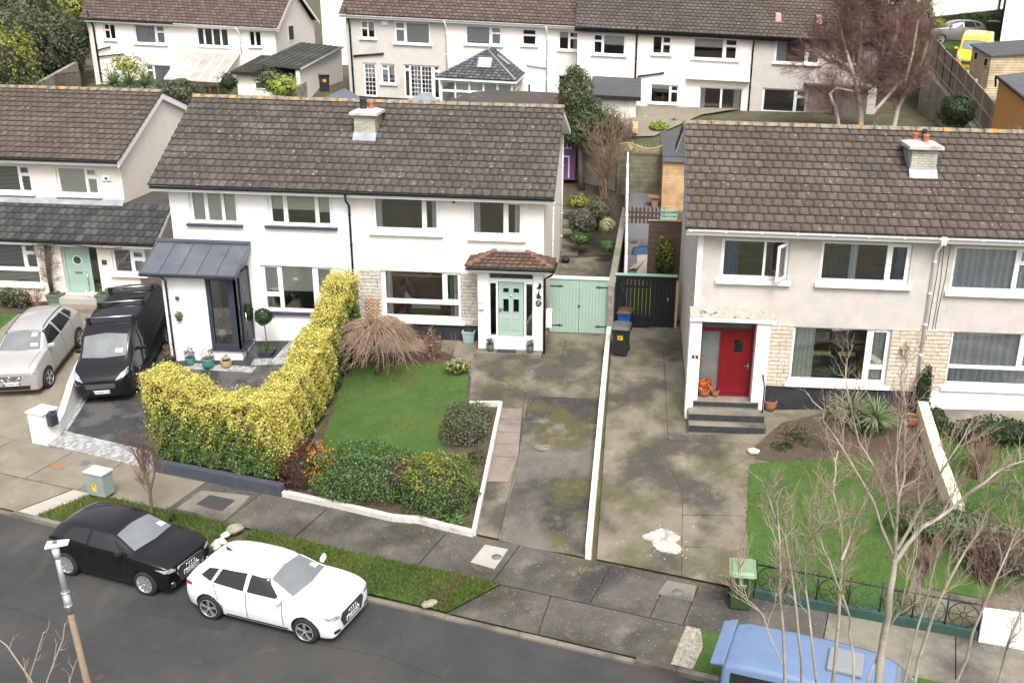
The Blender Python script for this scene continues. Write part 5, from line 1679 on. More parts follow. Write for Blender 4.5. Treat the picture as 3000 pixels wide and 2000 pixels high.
cr = tiles('conservatory_roof',HG,(cx0,cy0,cze),(1,0,0),(0,59.9 - cy0,apz - cze),cx1 - cx0,Lf,'slate',tw=.3,cg=.24,th=.012,clip=lambda v:(kl * v / Lf,cx1 - cx0 - kr * v / Lf),seed=60)
yb_ = BY - cy0
Ls = math.hypot(kr,apz - cze)
tiles('conservatory_roof',HG,(cx1,cy0,cze),(0,1,0),(-kr,0,apz - cze),yb_,Ls,'slate',tw=.3,cg=.24,th=.012,clip=lambda v:(2.3 * v / Ls,yb_),seed=61)
Ls2 = math.hypot(kl,apz - cze)
tiles('conservatory_roof',HG,(cx0,BY,cze),(0,-1,0),(kl,0,apz - cze),yb_,Ls2,'slate',tw=.3,cg=.24,th=.012,clip=lambda v:(0,yb_ - 2.3 * v / Ls2),seed=62)
for a,b in (((cx0,cy0,cze + .06),(apx,59.9,apz + .06)),((cx1,cy0,cze + .06),(apx,59.9,apz + .06)),((apx,59.9,apz + .06),(apx,BY - .1,apz + .06))):
 MB().tube([a,b],.06,6).build('hip_flashing','lead',cr)
MB().box(cx0 - .05,cx1 + .05,cy0 + .02,cy0 + .14,cze - .14,cze - .02).box(cx1 - .1,cx1 + .05,cy0 + .141,BY - .02,cze - .14,cze - .02).box(cx0 - .05,cx0 + .1,cy0 + .141,BY - .02,cze - .14,cze - .02).build('conservatory_gutter','upvc',HG,merge=False)
def skylight(parent,P0,U,V,u0,u1,v0,v1):
 P0,U,V = Vector(P0),Vector(U).normalized(),Vector(V).normalized()
 N_ = U.cross(V)
 m = MB()
 for a,b,c,d in ((u0,u1,v0,v0 + .08),(u0,u1,v1 - .08,v1),(u0,u0 + .08,v0 + .08,v1 - .08),(u1 - .08,u1,v0 + .08,v1 - .08)):
  m.obox(P0 + U * a + V * c + N_ * .03,U * (b - a),V * (d - c),N_ * .13)
 o = m.build('skylight','zinc',parent,merge=False)
 MB().quad(*(P0 + U * a + V * b + N_ * .10 for a,b in ((u0,v0),(u1,v0),(u1,v1),(u0,v1)))).build('pane',mk('sky_glass',[(.55,.58,.6)],rough=.05),o)
skylight(cr,(cx0,cy0,cze),(1,0,0),(0,59.9 - cy0,apz - cze),kl - .45,kl + .45,Lf * .32,Lf * .32 + 1.1)
skylight(cr,(cx1,cy0,cze),(0,1,0),(-kr,0,apz - cze),2.2,3.2,Ls * .38,Ls * .38 + .9)
settle(HF,XREF)
settle(HG,XREF)
# second pair, dark fascia
XR2 = at(1692,85,BY2).x
xH1,xI1 = at(2213,108,BY2).x,at(2600,122,BY2).x
zH = atS(1900,92,BY2,XR2).z + .03
HH = back_house(XR2,xH1,BY2,zH,'cream_render','tile_dark2' if 'tile_dark2' in MATS else 'tile_grey','cream rendered house with black fascia and sliding patio doors behind the gardens',[
 W(BY2,XR2,(1738,100),(1832,162),PL,soft=[('blind','blind_sage',(.34,.97,.02,.55),'scallop'),('curtain','curtain_blue',(.03,.15,.4,1),'cloth')]),
 W(BY2,XR2,(1913,105),(1964,160),[(.06,.48,.06,.94),(.60,.95,.08,.36),(.60,.95,.50,.92)]),
 W(BY2,XR2,(2030,110),(2161,176),PR,soft=[('blind','blind_sage',(.03,.68,.02,.45),'flat')]),
 W(BY2,XR2,(1906,247),(1987,304),PR,soft=[(*BL,(.03,.68,.02,.28),'scallop')]),
 W(BY2,XR2,(2050,255),(2170,362),[(.03,.485,.04,.96),(.53,.97,.04,.96)],sill=None,soft=[('curtain','curtain_white',(.80,.95,0,1),'cloth'),('curtain','curtain_white',(.04,.14,0,1),'cloth')]),
],(True,False),'black_paint','black_paint',seed=70,z0=3.8,ov=(.15,0))
a = atS(2056,226,BY2,XR2)
b = atS(2200,240,BY2,XR2)
MB().box(a.x - .9,b.x - .1,BY2 - .35,BY2 - .003,b.z,b.z + .16).build('canopy','white_paint',HH,bevel=.02)
for px in (1867,2211):
 q = atS(px,80,BY2,XR2)
 pipe(HH,[(q.x,BY2 - .42,zH + (.3 if px == 1867 else -.1)),(q.x,BY2 - .08,zH - .5),(q.x,BY2 - .08,4.8 if px == 2211 else 6.4)],'black_paint',.05)
a,b = atS(1868,224,BY2,XR2),atS(1946,213,BY2,XR2)
wires(HH,[(a.x,BY2 - .08,a.z),(b.x,BY2 - .08,b.z)],.05,name='waste_pipe')
# side extension with a felt roof
e0,e1 = atS(1722,240,57.8,XR2),atS(1878,288,57.8,XR2)
er = atS(1725,226,BY2,XR2)
ex = MB()
xa,xb = at(1730,240,57.8).x,at(1878,280,57.8).x
zl = atS(1840,283,57.8,XR2).z
zh = atS(1840,228,BY2,XR2).z
MB().box(xa + .15,xb - .25,58.1,BY2 - .003,4.0,zl).build('extension_wall','siding_white',HH)
MB().prism([(xa,57.8,zl),(xa,BY2 - .01,zh),(xa,BY2 - .01,zh - .12),(xa,57.8,zl - .12)],(xb - xa,0,0)).build('extension_roof','felt',HH)
MB().box(xa,xb,57.76,57.795,zl - .22,zl + .0).build('extension_fascia','black_paint',HH)
MB().box(xb - .02,xb + .04,57.8,BY2 - .02,zl - .05,zl + .05).build('roof_trim','lead',HH) if False else None
settle(HH,XR2)
HI = back_house(xH1,xI1,BY2,zH,'old_render','tile','grey rendered house behind the bare birch trees with pink roof vents',[
 W(BY2,XR2,(2272,119),(2402,188),PR,soft=[('curtain','curtain_white',(.03,.28,.02,1),'cloth'),('curtain','curtain_net',(.72,.97,.02,1),'cloth')]),
 W(BY2,XR2,(2480,130),(2526,190),[(.06,.46,.06,.94),(.56,.94,.06,.94)]),
 W(BY2,XR2,(2235,259),(2362,332),[(.05,.70,.06,.94),(.77,.95,.08,.26),(.77,.95,.36,.92)]),
],(False,True),'black_paint','black_paint',seed=74,z0=3.8,ov=(0,.3))
rz = lambda y:zH + 2.5 * (y - (BY2 - .4)) / 4.4
for px,py in ((2280,63),(2400,68),(2520,70)):
 p = atS(px,py,BY2 + .9,XR2)
 y = BY2 + 1.1
 MB().prism([(p.x - .17,y - .2,rz(y - .2) + .07),(p.x + .17,y - .2,rz(y - .2) + .07),(p.x + .14,y - .2,rz(y) + .36),(p.x - .14,y - .2,rz(y) + .36)],(0,.5,.06)).build('roof_vent',mk('vent_pink',[(.62,.34,.26),(.7,.42,.34)],5,rough=.8),HI)
a,b = atS(2355,245,BY2,XR2),atS(2540,258,BY2,XR2)
MB().box(a.x,b.x,BY2 - 1.2,BY2 - .003,b.z,b.z + .12).build('canopy','wood_dark',HI)
MB().box(b.x - 1.9,b.x - .1,BY2 - .9,BY2 - .004,3.8,b.z - .003).build('lean_to','dark_in',HI)
settle(HI,XR2)
# ------------------------------------------------------------------ pair further back on the left
BY3 = 68.0
XR3 = at(255,60,BY3).x
xJ1,xK1 = at(515,70,BY3).x,at(806,100,BY3).x
zJ = atS(400,63,BY3,XR3).z + .05
HJ = back_house(XR3,xJ1,BY3,zJ,'cream_render','tile_rust','cream rendered house with net curtains, furthest back on the left above the palms',[
 W(BY3,XR3,(301,69),(341,117),[(.08,.44,.08,.36),(.08,.44,.46,.93),(.54,.92,.08,.93)]),
 W(BY3,XR3,(389,72),(487,130),PR,soft=[('curtain','curtain_net',(.03,.68,.02,.96),'cloth'),('curtain','curtain_net',(.72,.96,.02,.96),'cloth')]),
 W(BY3,XR3,(425,190),(505,240),[(.06,.26,.08,.30),(.06,.26,.40,.92),(.34,.95,.06,.94)],soft=[('curtain','curtain_net',(.03,.97,.02,.96),'cloth')]),
],(True,False),'upvc','black_paint',seed=80,z0=3.6,ov=(.35,0))
q = atS(258,65,BY3,XR3)
pipe(HJ,[(q.x + .25,BY3 - .45,zJ + .5),(q.x + .35,BY3 - .1,zJ - .5),(q.x + .4,BY3 - .1,4.6)],'black_paint',.06)
for (ax,ay),(bx,by) in (((290,166),(365,158)),((288,147),(326,137))):
 a,b = atS(ax,ay,BY3,XR3),atS(bx,by,BY3,XR3)
 wires(HJ,[(a.x,BY3 - .1,a.z),(b.x,BY3 - .1,b.z)],.045,name='waste_pipe')
settle(HJ,XR3)
HK = back_house(xJ1,xK1,BY3,zJ,'cream_render','tile_rust','cream rendered house with a clear plastic canopy and a tiled extension',[
 W(BY3,XR3,(574,82),(671,137),[(.03,.20,.05,.94),(.26,.47,.05,.94),(.52,.73,.05,.94),(.79,.97,.05,.94)],soft=[('blind','blind_white',(.03,.97,.02,.98),'slats')]),
 W(BY3,XR3,(728,91),(766,137),[(.06,.40,.06,.94),(.56,.94,.06,.94)]),
],(False,True),'upvc','upvc',seed=84,z0=3.6,ov=(0,.3))
q = atS(697,75,BY3,XR3)
pipe(HK,[(q.x,BY3 - .42,zJ - .1),(q.x + .1,BY3 - .08,zJ - .5),(q.x + .1,BY3 - .08,7)],'upvc',.055)
barge(HK,xK1 + .26,.05,[(BY3 - .35,zJ),(BY3 + 4,zJ + 2.5),(BY3 + 9,zJ)],'upvc',.26)
qg = atS(862,95,BY3 + 3.2,XR3)
MB().box(xK1 + .001,xK1 + .03,BY3 + 2.6,BY3 + 3.8,qg.z - .6,qg.z + .5).build('window','upvc',HK)
MB().box(xK1 + .031,xK1 + .036,BY3 + 2.7,BY3 + 3.7,qg.z - .5,qg.z + .4).build('pane','glass_dim',HK)
# plastic canopy
T = [atS(541,151,BY3 - .02,XR3),atS(702,160,BY3 - .02,XR3)]
B_ = [atS(482,234,63.0,XR3),atS(642,243,63.0,XR3)]
pm = MB().prism([T[0],T[1],B_[1],B_[0]],(0,0,.03))
pc = pm.build('plastic_canopy','polycarb',HK)
bmr = MB()
for i in range(6):
 t = i / 5
 a,b = T[0].lerp(T[1],t),B_[0].lerp(B_[1],t)
 if i in (0,1,2,3,4,5):
  bmr.tube([a + Vector((0,0,.05)),b + Vector((0,0,.05))],.045,4)
bmr.build('glazing_bar','upvc',pc)
fr_ = MB().box(B_[0].x,B_[1].x,63.0,63.12,B_[1].z - .22,B_[1].z - .02)
for i in range(7):
 x = B_[0].x + .1 + (B_[1].x - B_[0].x - .2) * i / 6
 fr_.box(x - .06,x + .06,63.02,63.1,4.0,B_[1].z - .221)
fr_.build('canopy_frame','wood_dark',pc,merge=False)
# tiled extension
ea,eb = atS(676,212,62.4,XR3),atS(872,215,62.4,XR3)
ra = atS(703,160,BY3 - .02,XR3)
el = MB()
ex0,ex1 = ea.x,eb.x
ez,ezr = ea.z,ra.z
Le = math.hypot(BY3 - 62.4,ezr - ez)
kk = (ex1 - ex0) * .42
tiles('extension_roof',HK,(ex0,62.4,ez),(1,0,0),(0,BY3 - 62.4,ezr - ez),ex1 - ex0,Le,'tile_dark',clip=lambda v:(0,ex1 - ex0 - kk * v / Le),seed=90)
MB().box(ex0 + .2,ex1 - .1,62.75,BY3 - .003,3.6,ez - .05).build('extension_wall','cream_render',HK)
MB().box(ex0,ex1,62.36,62.44,ez - .12,ez + .0).build('extension_gutter','black_paint',HK)
q = rectS(62.75,(745,228),(785,262),XR3)
MB().plate(q[0],q[1],q[2],q[3],[fr(q,(.1,.9,.1,.3)),fr(q,(.1,.9,.42,.92))],62.69,62.746).build('window','upvc',HK)
MB().quad((q[0],62.73,q[2]),(q[1],62.73,q[2]),(q[1],62.73,q[3]),(q[0],62.73,q[3])).build('pane','glass_dim',HK)
# long side roof with a white garden wall under its edge
s0,s1 = atS(880,205,62.0,XR3),atS(1003,140,70.0,XR3)
t0,t1 = atS(812,157,66,XR3),atS(950,95,74,XR3)
Us,Vs = (s1 - s0),(t0 - s0)
Ls_ = Us.length
Nn_ = Us.cross(Vs)
Vp = Nn_.cross(Us)
if Vp.dot(Vs) < 0:Vp = -Vp
tiles('side_roof',HK,tuple(s0),tuple(Us),tuple(Vp),Ls_,Vs.dot(Vp.normalized()),'tile_dark',seed=92)
MB().prism([s0 + Vector((-.1,.1,-.06)),s1 + Vector((-.1,.1,-.06)),(s1.x - .1,s1.y,4),(s0.x - .1,s0.y,3.4)],(-.25,.05,0)).build('extension_wall','cream_render',HK)
MB().tube([s0 + Vector((.03,0,.02)),s1 + Vector((.03,0,.02))],.07,6).build('gutter','lead',HK)
settle(HK,XR3)
# ------------------------------------------------------------------ walls, gates, fences
def run_wall(name,pts,th,h0,mat,label,cat='wall',sink=.3,cope=None,tops=None,parent=None,step=.6):
 """a wall following the ground: pts (x,y); h0 height above ground or list per point; tops: absolute top heights"""
 mb,cp = MB(),MB()
 P = [Vector((a[0],a[1],0)) for a in pts]
 for i in range(len(P) - 1):
  a,b = P[i],P[i + 1]
  L = (b - a).length
  u = (b - a) / L
  n = Vector((-u.y,u.x,0)) * th / 2
  k = max(1,int(L / step))
  for j in range(k):
   t0,t1 = j / k,(j + 1) / k
   q0,q1 = a + u * L * t0,a + u * L * t1
   def top(t,q):
    if tops:return tops[i] + (tops[i + 1] - tops[i]) * t
    h = h0 if not hasattr(h0,'__len__') else h0[i] + (h0[i + 1] - h0[i]) * t
    return gh(q.x,q.y) + h
   z0,z1 = top(t0,q0),top(t1,q1)
   g0,g1 = gh(q0.x,q0.y) - sink,gh(q1.x,q1.y) - sink
   V = lambda q,s_,z:(q.x + n.x * s_,q.y + n.y * s_,z)
   mb.hexa([V(q0,-1,g0),V(q1,-1,g1),V(q1,1,g1),V(q0,1,g0),V(q0,-1,z0),V(q1,-1,z1),V(q1,1,z1),V(q0,1,z0)])
   if cope:
    cp.hexa([V(q0,-1.2,z0 + .001),V(q1,-1.2,z1 + .001),V(q1,1.2,z1 + .001),V(q0,1.2,z0 + .001),V(q0,-1.2,z0 + cope[0]),V(q1,-1.2,z1 + cope[0]),V(q1,1.2,z1 + cope[0]),V(q0,1.2,z0 + cope[0])])
 if cope:
  o = thing(name,(P[0].x,P[0].y,gh(P[0].x,P[0].y)),label,cat)
  mb.build('wall_body',mat,o)
  cp.build('coping',cope[1],o)
  return o
 return tag(mb.build(name,mat,parent),label,cat)
run_wall('boundary_wall',[(-.62,22.0),(-.43,33.4)],.15,[.34,.42],'wall_cream','long low cream wall dividing the two concrete driveways',step=.45)
run_wall('boundary_wall',[(-.40,33.45),(-.22,38.0),(-.02,43.0)],.20,0,'blockwork','grey block wall running back between the mint gate and the black gate',tops=[2.35,2.62,2.95],cope=(.06,'block'))
# white edging of the middle garden
f0,f1 = G((831,1451))[0],G((1388,1569))[0]
E1 = run_wall('garden_edging',[f0,G((1010,1490))[0],G((1150,1523))[0],G((1230,1528))[0],G((1300,1548))[0],f1],.16,.15,'stone_white','low white painted kerb wall in front of the green shrubs',step=.35)
run_wall('garden_edging',[f1,tuple(WC[:2]),tuple(WC2[:2])],.11,.17,'stone_white','low white kerb beside the brown clipped bush and pebbled slabs',step=.5)
n0 = G((462,1377))[0]
run_wall('low_wall',[n0,(f0[0] - .02,f0[1] + .02)],.22,.33,'navy_wall','low dark grey rendered wall under the golden hedge')
run_wall('low_wall',[n0,(-13.0,27.4)],.15,.3,'navy_wall','short dark wall end beside the tarmac drive under the golden hedge')
# white wall, pier and post box at the left drive
pb = on(130,1300)
pier = thing('gate_pier',(pb.x,pb.y,pb.z),'square white rendered gate pier with a flat cap beside the tarmac drive','pier')
pzt = at(116,1206,pb.y + .05).z
ang = -SA
def rbox(mb,c,hx,hy,z0,z1,a=ang):
 ux,uy = Vector((math.cos(a),math.sin(a),0)),Vector((-math.sin(a),math.cos(a),0))
 c = Vector((c[0],c[1],z0))
 return mb.obox(c - ux * hx - uy * hy,ux * 2 * hx,uy * 2 * hy,(0,0,z1 - z0))
pc = (pb.x - .06,pb.y + .25)
rbox(MB(),pc,.28,.28,pb.z - .3,pzt - .07).build('pier_shaft','wall_white',pier)
rbox(MB(),pc,.32,.32,pzt - .068,pzt).build('cap','wall_white',pier,bevel=.015)
wtop = [(170,1240,.55),(196,1180,.62),(214,1140,.85),(224,1075,1.0)]
wpts,wt = [],[]
bA = Vector((pc[0] + .25,pc[1] + .28,0))
bB = Vector((-18.75,34.9,0))
for t,h in ((0,.42),(.06,.45),(.14,.6),(.22,.78),(.32,.86),(1,.9)):
 q = bA.lerp(bB,t)
 wpts.append((q.x,q.y))
 wt.append(h)
run_wall('boundary_wall',wpts,.18,wt,'wall_white','white rendered wall sweeping up from the white pier between the silver car and the black van',step=.3)
p = at(172,1216,pc[1] + .05)
pbx = thing('post_box',(p.x + .05,pc[1] + .1,p.z - .25),'dark curved-top post box fixed to the white gate pier','post box')
prof = [(-.13,0),(.13,0),(.13,.38)] + [(.13 * math.cos(t),.38 + .09 * math.sin(t)) for t in np.linspace(.2,2.94,8)] + [(-.13,.38)]
ux,uy = Vector((math.cos(ang),math.sin(ang),0)),Vector((-math.sin(ang),math.cos(ang),0))
c = Vector((pc[0],pc[1],p.z - .26)) + ux * .283
MB().prism([c + uy * a + Vector((0,0,b)) for a,b in prof],ux * .17).build('box_body','navy',pbx)
MB().obox(c + ux * .171 - uy * .09 + Vector((0,0,.36)),ux * .006,uy * .18,(0,0,.03)).build('slot','dark_in',pbx)
# mint double gate
GY = 33.72
gx0,gx1 = at(1610,900,GY).x,at(1783,900,GY).x
gz0,gz1 = gh(-1.5,GY) + .03,at(1700,811,GY).z
gt = thing('double_gate',((gx0 + gx1) / 2,GY,gz0),'mint green boarded double gate with black strap hinges beside the cream house','gate')
gm = (gx0 + gx1) / 2
for a,b in ((gx0,gm - .006),(gm + .006,gx1)):
 m = MB()
 nb = 9
 for i in range(nb):
  x = a + (b - a) * i / nb
  m.box(x + .003,x + (b - a) / nb - .003,GY,GY + .03,gz0,gz1 - .09)
 m.box(a,b,GY + .031,GY + .06,gz0 + .2,gz0 + .32).box(a,b,GY + .031,GY + .06,gz1 - .4,gz1 - .28)
 lf = m.build('gate_leaf','mint',gt,merge=False)
 out = a if a == gx0 else b
 sg = 1 if a == gx0 else -1
 for z in (gz0 + .26,gz1 - .36):
  h = MB().box(min(out + sg * .02,out + sg * .42),max(out + sg * .02,out + sg * .42),GY - .014,GY - .002,z - .018,z + .018)
  h.box(out + sg * .36 - .012,out + sg * .36 + .012,GY - .0145,GY - .003,z - .06,z + .06).box(out + sg * .30 - .01,out + sg * .30 + .01,GY - .0142,GY - .003,z - .035,z + .035)
  h.prism([(out + sg * .42,GY - .014,z - .03),(out + sg * .48,GY - .014,z),(out + sg * .42,GY - .014,z + .03)],(0,.012,0))
  h.build('strap_hinge','ink_black',lf,merge=False)
MB().box(gx0,gx1,GY - .04,GY + .08,gz1 - .088,gz1).build('top_rail','mint_pale',gt)
MB().lathe((gm,GY - .03,(gz0 + gz1) / 2 - .02),[(.001,-.03),(.04,-.02),(.04,.01),(.015,.029)],14,axis=(0,1,0)).build('knob','ink_black',gt)
# black side gate
KY = 34.35
kx0,kx1 = at(1803,860,KY).x,at(1980,860,KY).x
kz0,kz1 = gh(1,KY),at(1894,806,KY).z
kg = thing('side_gate',((kx0 + kx1) / 2,KY,kz0),'black slatted timber screen and side gate topped with a green rail','gate')
kd = kx0 + (kx1 - kx0) * .58
m = MB()
n = 9
for i in range(n):
 x = kx0 + (kd - kx0) * i / n
 m.box(x + .006,x + (kd - kx0) / n - .016,KY,KY + .03,kz0 + .05,kz1 - .18)
m.box(kx0,kd,KY + .031,KY + .07,kz0 + .3,kz0 + .4).box(kx0,kd,KY + .031,KY + .07,kz1 - .5,kz1 - .4).box(kx0,kd,KY - .04,KY - .002,kz0 - .1,kz0 + .34)
m.build('slat_screen','black_paint',kg,merge=False)
m = MB().box(kx0,kx1,KY - .02,KY + .08,kz1 - .178,kz1 - .03)
m.build('header','black_paint',kg)
MB().box(kx0 - .02,kx1 + .03,KY - .06,KY + .12,kz1 - .028,kz1 + .02).build('top_rail','green_wood',kg)
m = MB()
for i in range(6):
 x = kd + .01 + (kx1 - kd - .02) * i / 6
 m.box(x + .002,x + (kx1 - kd - .02) / 6 - .002,KY + .0,KY + .035,kz0 + .04,kz1 - .182)
kdo = m.build('gate_leaf','black_paint',kg,merge=False)
MB().box(kx1 - .28,kx1 - .24,KY - .02,KY - .002,kz0 + 1.0,kz0 + 1.16).box(kx1 - .36,kx1 - .25,KY - .05,KY - .03,kz0 + 1.09,kz0 + 1.11).build('gate_handle','steel',kdo,merge=False)
MB().box(kx1 + .004,kx1 + .09,KY + .0,KY + .1,kz0,kz1 - .2).build('gate_post','wood_new',kg)
# wall between the two right front gardens
wp = [tuple(on(px,py,.55)[:2]) for px,py in ((2704,1175),(2752,1330),(2810,1480))]
run_wall('boundary_wall',wp,.30,.55,'wall_yellow','peeling pale yellow wall between the two right front gardens with ivy at its house end',step=.6)
# railings with wheel motifs on a low green wall
ra,rb_,rc_ = on(2208,1752),on(2621,1826),on(2862,1876)
rw = thing('railing',(ra.x,ra.y,ra.z),'black iron railing with cartwheel motifs on a low green wall beside the green bin','railing')
dR = (rb_ - ra)
nn = Vector((-dR.y,dR.x,0)).normalized()
A0,B0 = Vector((ra.x,ra.y,0)),Vector((rc_.x,rc_.y,0))
Lr_ = (B0 - A0).length
ur = (B0 - A0) / Lr_
wl_ = MB()
for i in range(12):
 p,q = A0 + ur * Lr_ * i / 12,A0 + ur * Lr_ * (i + 1) / 12
 zz = [gh(p.x,p.y),gh(q.x,q.y)]
 wl_.hexa([(p.x,p.y,zz[0] - .3),(q.x,q.y,zz[1] - .3),(q.x + nn.x * .2,q.y + nn.y * .2,zz[1] - .3),(p.x + nn.x * .2,p.y + nn.y * .2,zz[0] - .3),(p.x,p.y,zz[0] + .22),(q.x,q.y,zz[1] + .22),(q.x + nn.x * .2,q.y + nn.y * .2,zz[1] + .22),(p.x + nn.x * .2,p.y + nn.y * .2,zz[0] + .22)])
wl_.build('plinth_wall','rail_wall_green',rw)
zt_ = gh(ra.x,ra.y) + .88
off = nn * .1
rl = MB().tube([A0 + off + Vector((0,0,zt_)),B0 + off + Vector((0,0,zt_))],.018,6)
rl.tube([A0 + off + Vector((0,0,zt_ - .68)),B0 + off + Vector((0,0,zt_ - .68))],.014,6)
npost = 7
for i in range(npost + 1):
 q = A0 + off + ur * Lr_ * i / npost
 rl.tube([q + Vector((0,0,zt_ - 1.1)),q + Vector((0,0,zt_ + .12))],.022,6)
for i in range(npost * 5):
 q = A0 + off + ur * Lr_ * i / (npost * 5)
 rl.tube([q + Vector((0,0,zt_)),q + Vector((0,0,zt_ + .07))],.008,4)
rl.build('rails','ink_black',rw,merge=False)
for i in range(npost):
 c = A0 + off + ur * Lr_ * (i + .5) / npost + Vector((0,0,zt_ - .34))
 wh = MB()
 for r_k in (.32,.07):
  wh.tube([c + (ur * math.cos(t) + Vector((0,0,1)) * math.sin(t)) * r_k for t in np.linspace(0,6.283,25)],.013,5)
 for t in np.linspace(0,6.283,9)[:-1]:
  d = ur * math.cos(t) + Vector((0,0,1)) * math.sin(t)
  wh.tube([c + d * .07,c + d * .32],.009,4)
 wh.build('wheel_motif','ink_black' if i % 2 == 0 else 'railing_green',rw,merge=False)
wA,wB = on(2868,1878),on(3060,1905)
run_wall('boundary_wall',[(wA.x,wA.y + .1),(wB.x,wB.y + .1)],.24,.75,'wall_white','white garden wall at the end of the wheel railing, half behind bare branches',step=.6)
# ------------------------------------------------------------------ bins
def wheelie_bin(loc,rz,body,lid,label,s=1.0,sticker=None):
 b = thing('wheelie_bin',loc,label,'bin','wheelie bins',rz)
 m = MB()
 W0,D0,W1,D1,H = .23 * s,.27 * s,.29 * s,.35 * s,.96 * s
 lv = [(0.03,W0,D0),(.06,W0 + .01,D0 + .01),(H - .1,W1 - .015,D1 - .02),(H - .095,W1 + .005,D1),(H,W1 + .01,D1 + .005)]
 n0 = 0
 for z,a,c in lv:
  r = .03
  pts = [(-a + r,-c),(a - r,-c),(a,-c + r),(a,c - r),(a - r,c),(-a + r,c),(-a,c - r),(-a,-c + r)]
  m.v += [(x,y,z) for x,y in pts]
 for i in range(len(lv) - 1):
  for j in range(8):
   m.f.append((i * 8 + j,i * 8 + (j + 1) % 8,(i + 1) * 8 + (j + 1) % 8,(i + 1) * 8 + j))
   m.m.append(0)
   m.sm.append(False)
 m.f += [tuple(range(7,-1,-1)),tuple((len(lv) - 1) * 8 + j for j in range(8))]
 m.m += [0,0]
 m.sm += [False,False]
 bo = m.build('bin_body',body,b,local=True)
 l = MB()
 a,c = W1 + .02,D1 + .02
 l.hexa([(-a,-c - .02,H + .004),(a,-c - .02,H + .004),(a,c,H + .004),(-a,c,H + .004),(-a,-c - .02,H + .035),(a,-c - .02,H + .035),(a,c,H + .05),(-a,c,H + .05)])
 l.hexa([(-a + .03,-c + .03,H + .036),(a - .03,-c + .03,H + .036),(a - .03,c - .03,H + .05),(-a + .03,c - .03,H + .05),(-a + .08,-c + .1,H + .085),(a - .08,-c + .1,H + .085),(a - .08,c - .06,H + .10),(-a + .08,c - .06,H + .10)])
 l.box(-a + .06,a - .06,-c - .05,-c - .021,H + .01,H + .03)
 l.build('lid',lid,b,local=True,bevel=.012)
 MB().tube([(-a + .05,c + .05,H - .03),(a - .05,c + .05,H - .03)],.018,8).box(-a + .06,-a + .1,c - .06,c + .06,H - .06,H - .0).box(a - .1,a - .06,c - .06,c + .06,H - .06,H - .0).build('handle',body,b,local=True,merge=False)
 for sx in (-1,1):
  MB().lathe((sx * (W0 + .02),D0 + .04,.10 * s),[(.001,-.025),(.09 * s,-.025),(.1 * s,-.015),(.1 * s,.015),(.09 * s,.025),(.001,.025)],18,axis=(1,0,0)).build('wheel','ink_black',b,local=True)
 if sticker == 'yellow':
  st = MB().quad((-.09,-D1 + .012,.60),(.09,-D1 + .012,.60),(.09,-D1 - .004,.76),(-.09,-D1 - .004,.76)).build('sticker','yellow_sign',bo,local=True)
  for i in range(3):
   z = .73 - i * .045
   y = -D1 + .012 - .1 * (z - .6) - .003
   MB().quad((-.07,y,z - .008),(.07 - .02 * i,y,z - .008),(.07 - .02 * i,y - .001,z + .008),(-.07,y - .001,z + .008)).build('print_line','ink_black',st,local=True)
 if sticker == 'logo':
  y = -D1 + .02
  lg = MB()
  for a_,b_ in ((-.06,.79),(-.035,.82),(-.01,.79),(-.04,.77),(-.05,.83)):
   lg.prism([(a_ - .012,y - .012,b_ - .01),(a_ + .016,y - .012,b_ - .006),(a_ + .003,y - .012,b_ + .02)],(0,.004,0))
  lg.build('emblem','ink_white',bo,local=True,merge=False)
  text('greenstar',(.01,y - .006,.735),.05,'ink_white',bo,local=True)
  text('0 1 0 2 5 0',(.01,y - .003,.68),.036,'ink_white',bo,local=True)
 return b
p = on(2168,1790)
wheelie_bin((p.x + .02,p.y + .3,gh(p.x,p.y + .3)),R(-4),'bin_green','bin_lid_green','green wheelie bin with white print at the end of the iron railing',1.0,'logo')
p = on(1818,1045)
wheelie_bin((p.x,p.y + .28,gh(p.x,p.y + .3)),R(-6),'bin_black','bin_lid_grey','black wheelie bin with a yellow sticker against the dividing wall',1.0,'yellow')
p = on(1829,960)
wheelie_bin((p.x,p.y - .4,gh(p.x,p.y - .4)),R(-8),'bin_blue','bin_brown','small blue wheelie bin with a brown lid beside the black gate',.82)
p = atz(973,270,5.2)
wheelie_bin((p.x,60.2,at(973,270,60.2).z),R(20),'bin_black','bin_lid_grey','far black wheelie bin standing by the white extension wall behind the roofs',1.05,'yellow')
# ------------------------------------------------------------------ street things
p = on(288,1462)
cb = thing('utility_cabinet',(p.x,p.y + .2,p.z),'grey-green roadside utility cabinet with a yellow warning triangle on the verge','cabinet',rz=-SA)
MB().box(-.30,.30,-.19,.19,.09,.74).build('cabinet_body','cabinet',cb,local=True,bevel=.012)
MB().box(-.33,.33,-.22,.22,.741,.80).build('cabinet_lid',mk('cabinet_top',[(.45,.47,.45),(.52,.54,.52)],5,rough=.5),cb,local=True,bevel=.01)
MB().box(-.27,.27,-.16,.16,-.1,.089).build('plinth','concrete_dark',cb,local=True)
MB().prism([(-.11,-.194,.36),(.07,-.194,.36),(-.02,-.194,.53)],(0,.003,0)).build('warning_sign','yellow_sign',cb,local=True)
MB().box(-.09,.05,-.195,-.192,.22,.34).build('warning_sign','yellow_sign',cb,local=True)
MB().prism([(-.03,-.197,.38),(0,-.197,.38),(-.015,-.197,.44),(.0,-.197,.44),(-.03,-.197,.50),(-.02,-.197,.455),(-.04,-.197,.45)],(0,.002,0)).build('bolt_mark','ink_black',cb,local=True)
MB().box(.003,.007,-.193,-.189,.12,.73).build('door_gap','dark_in',cb,local=True)
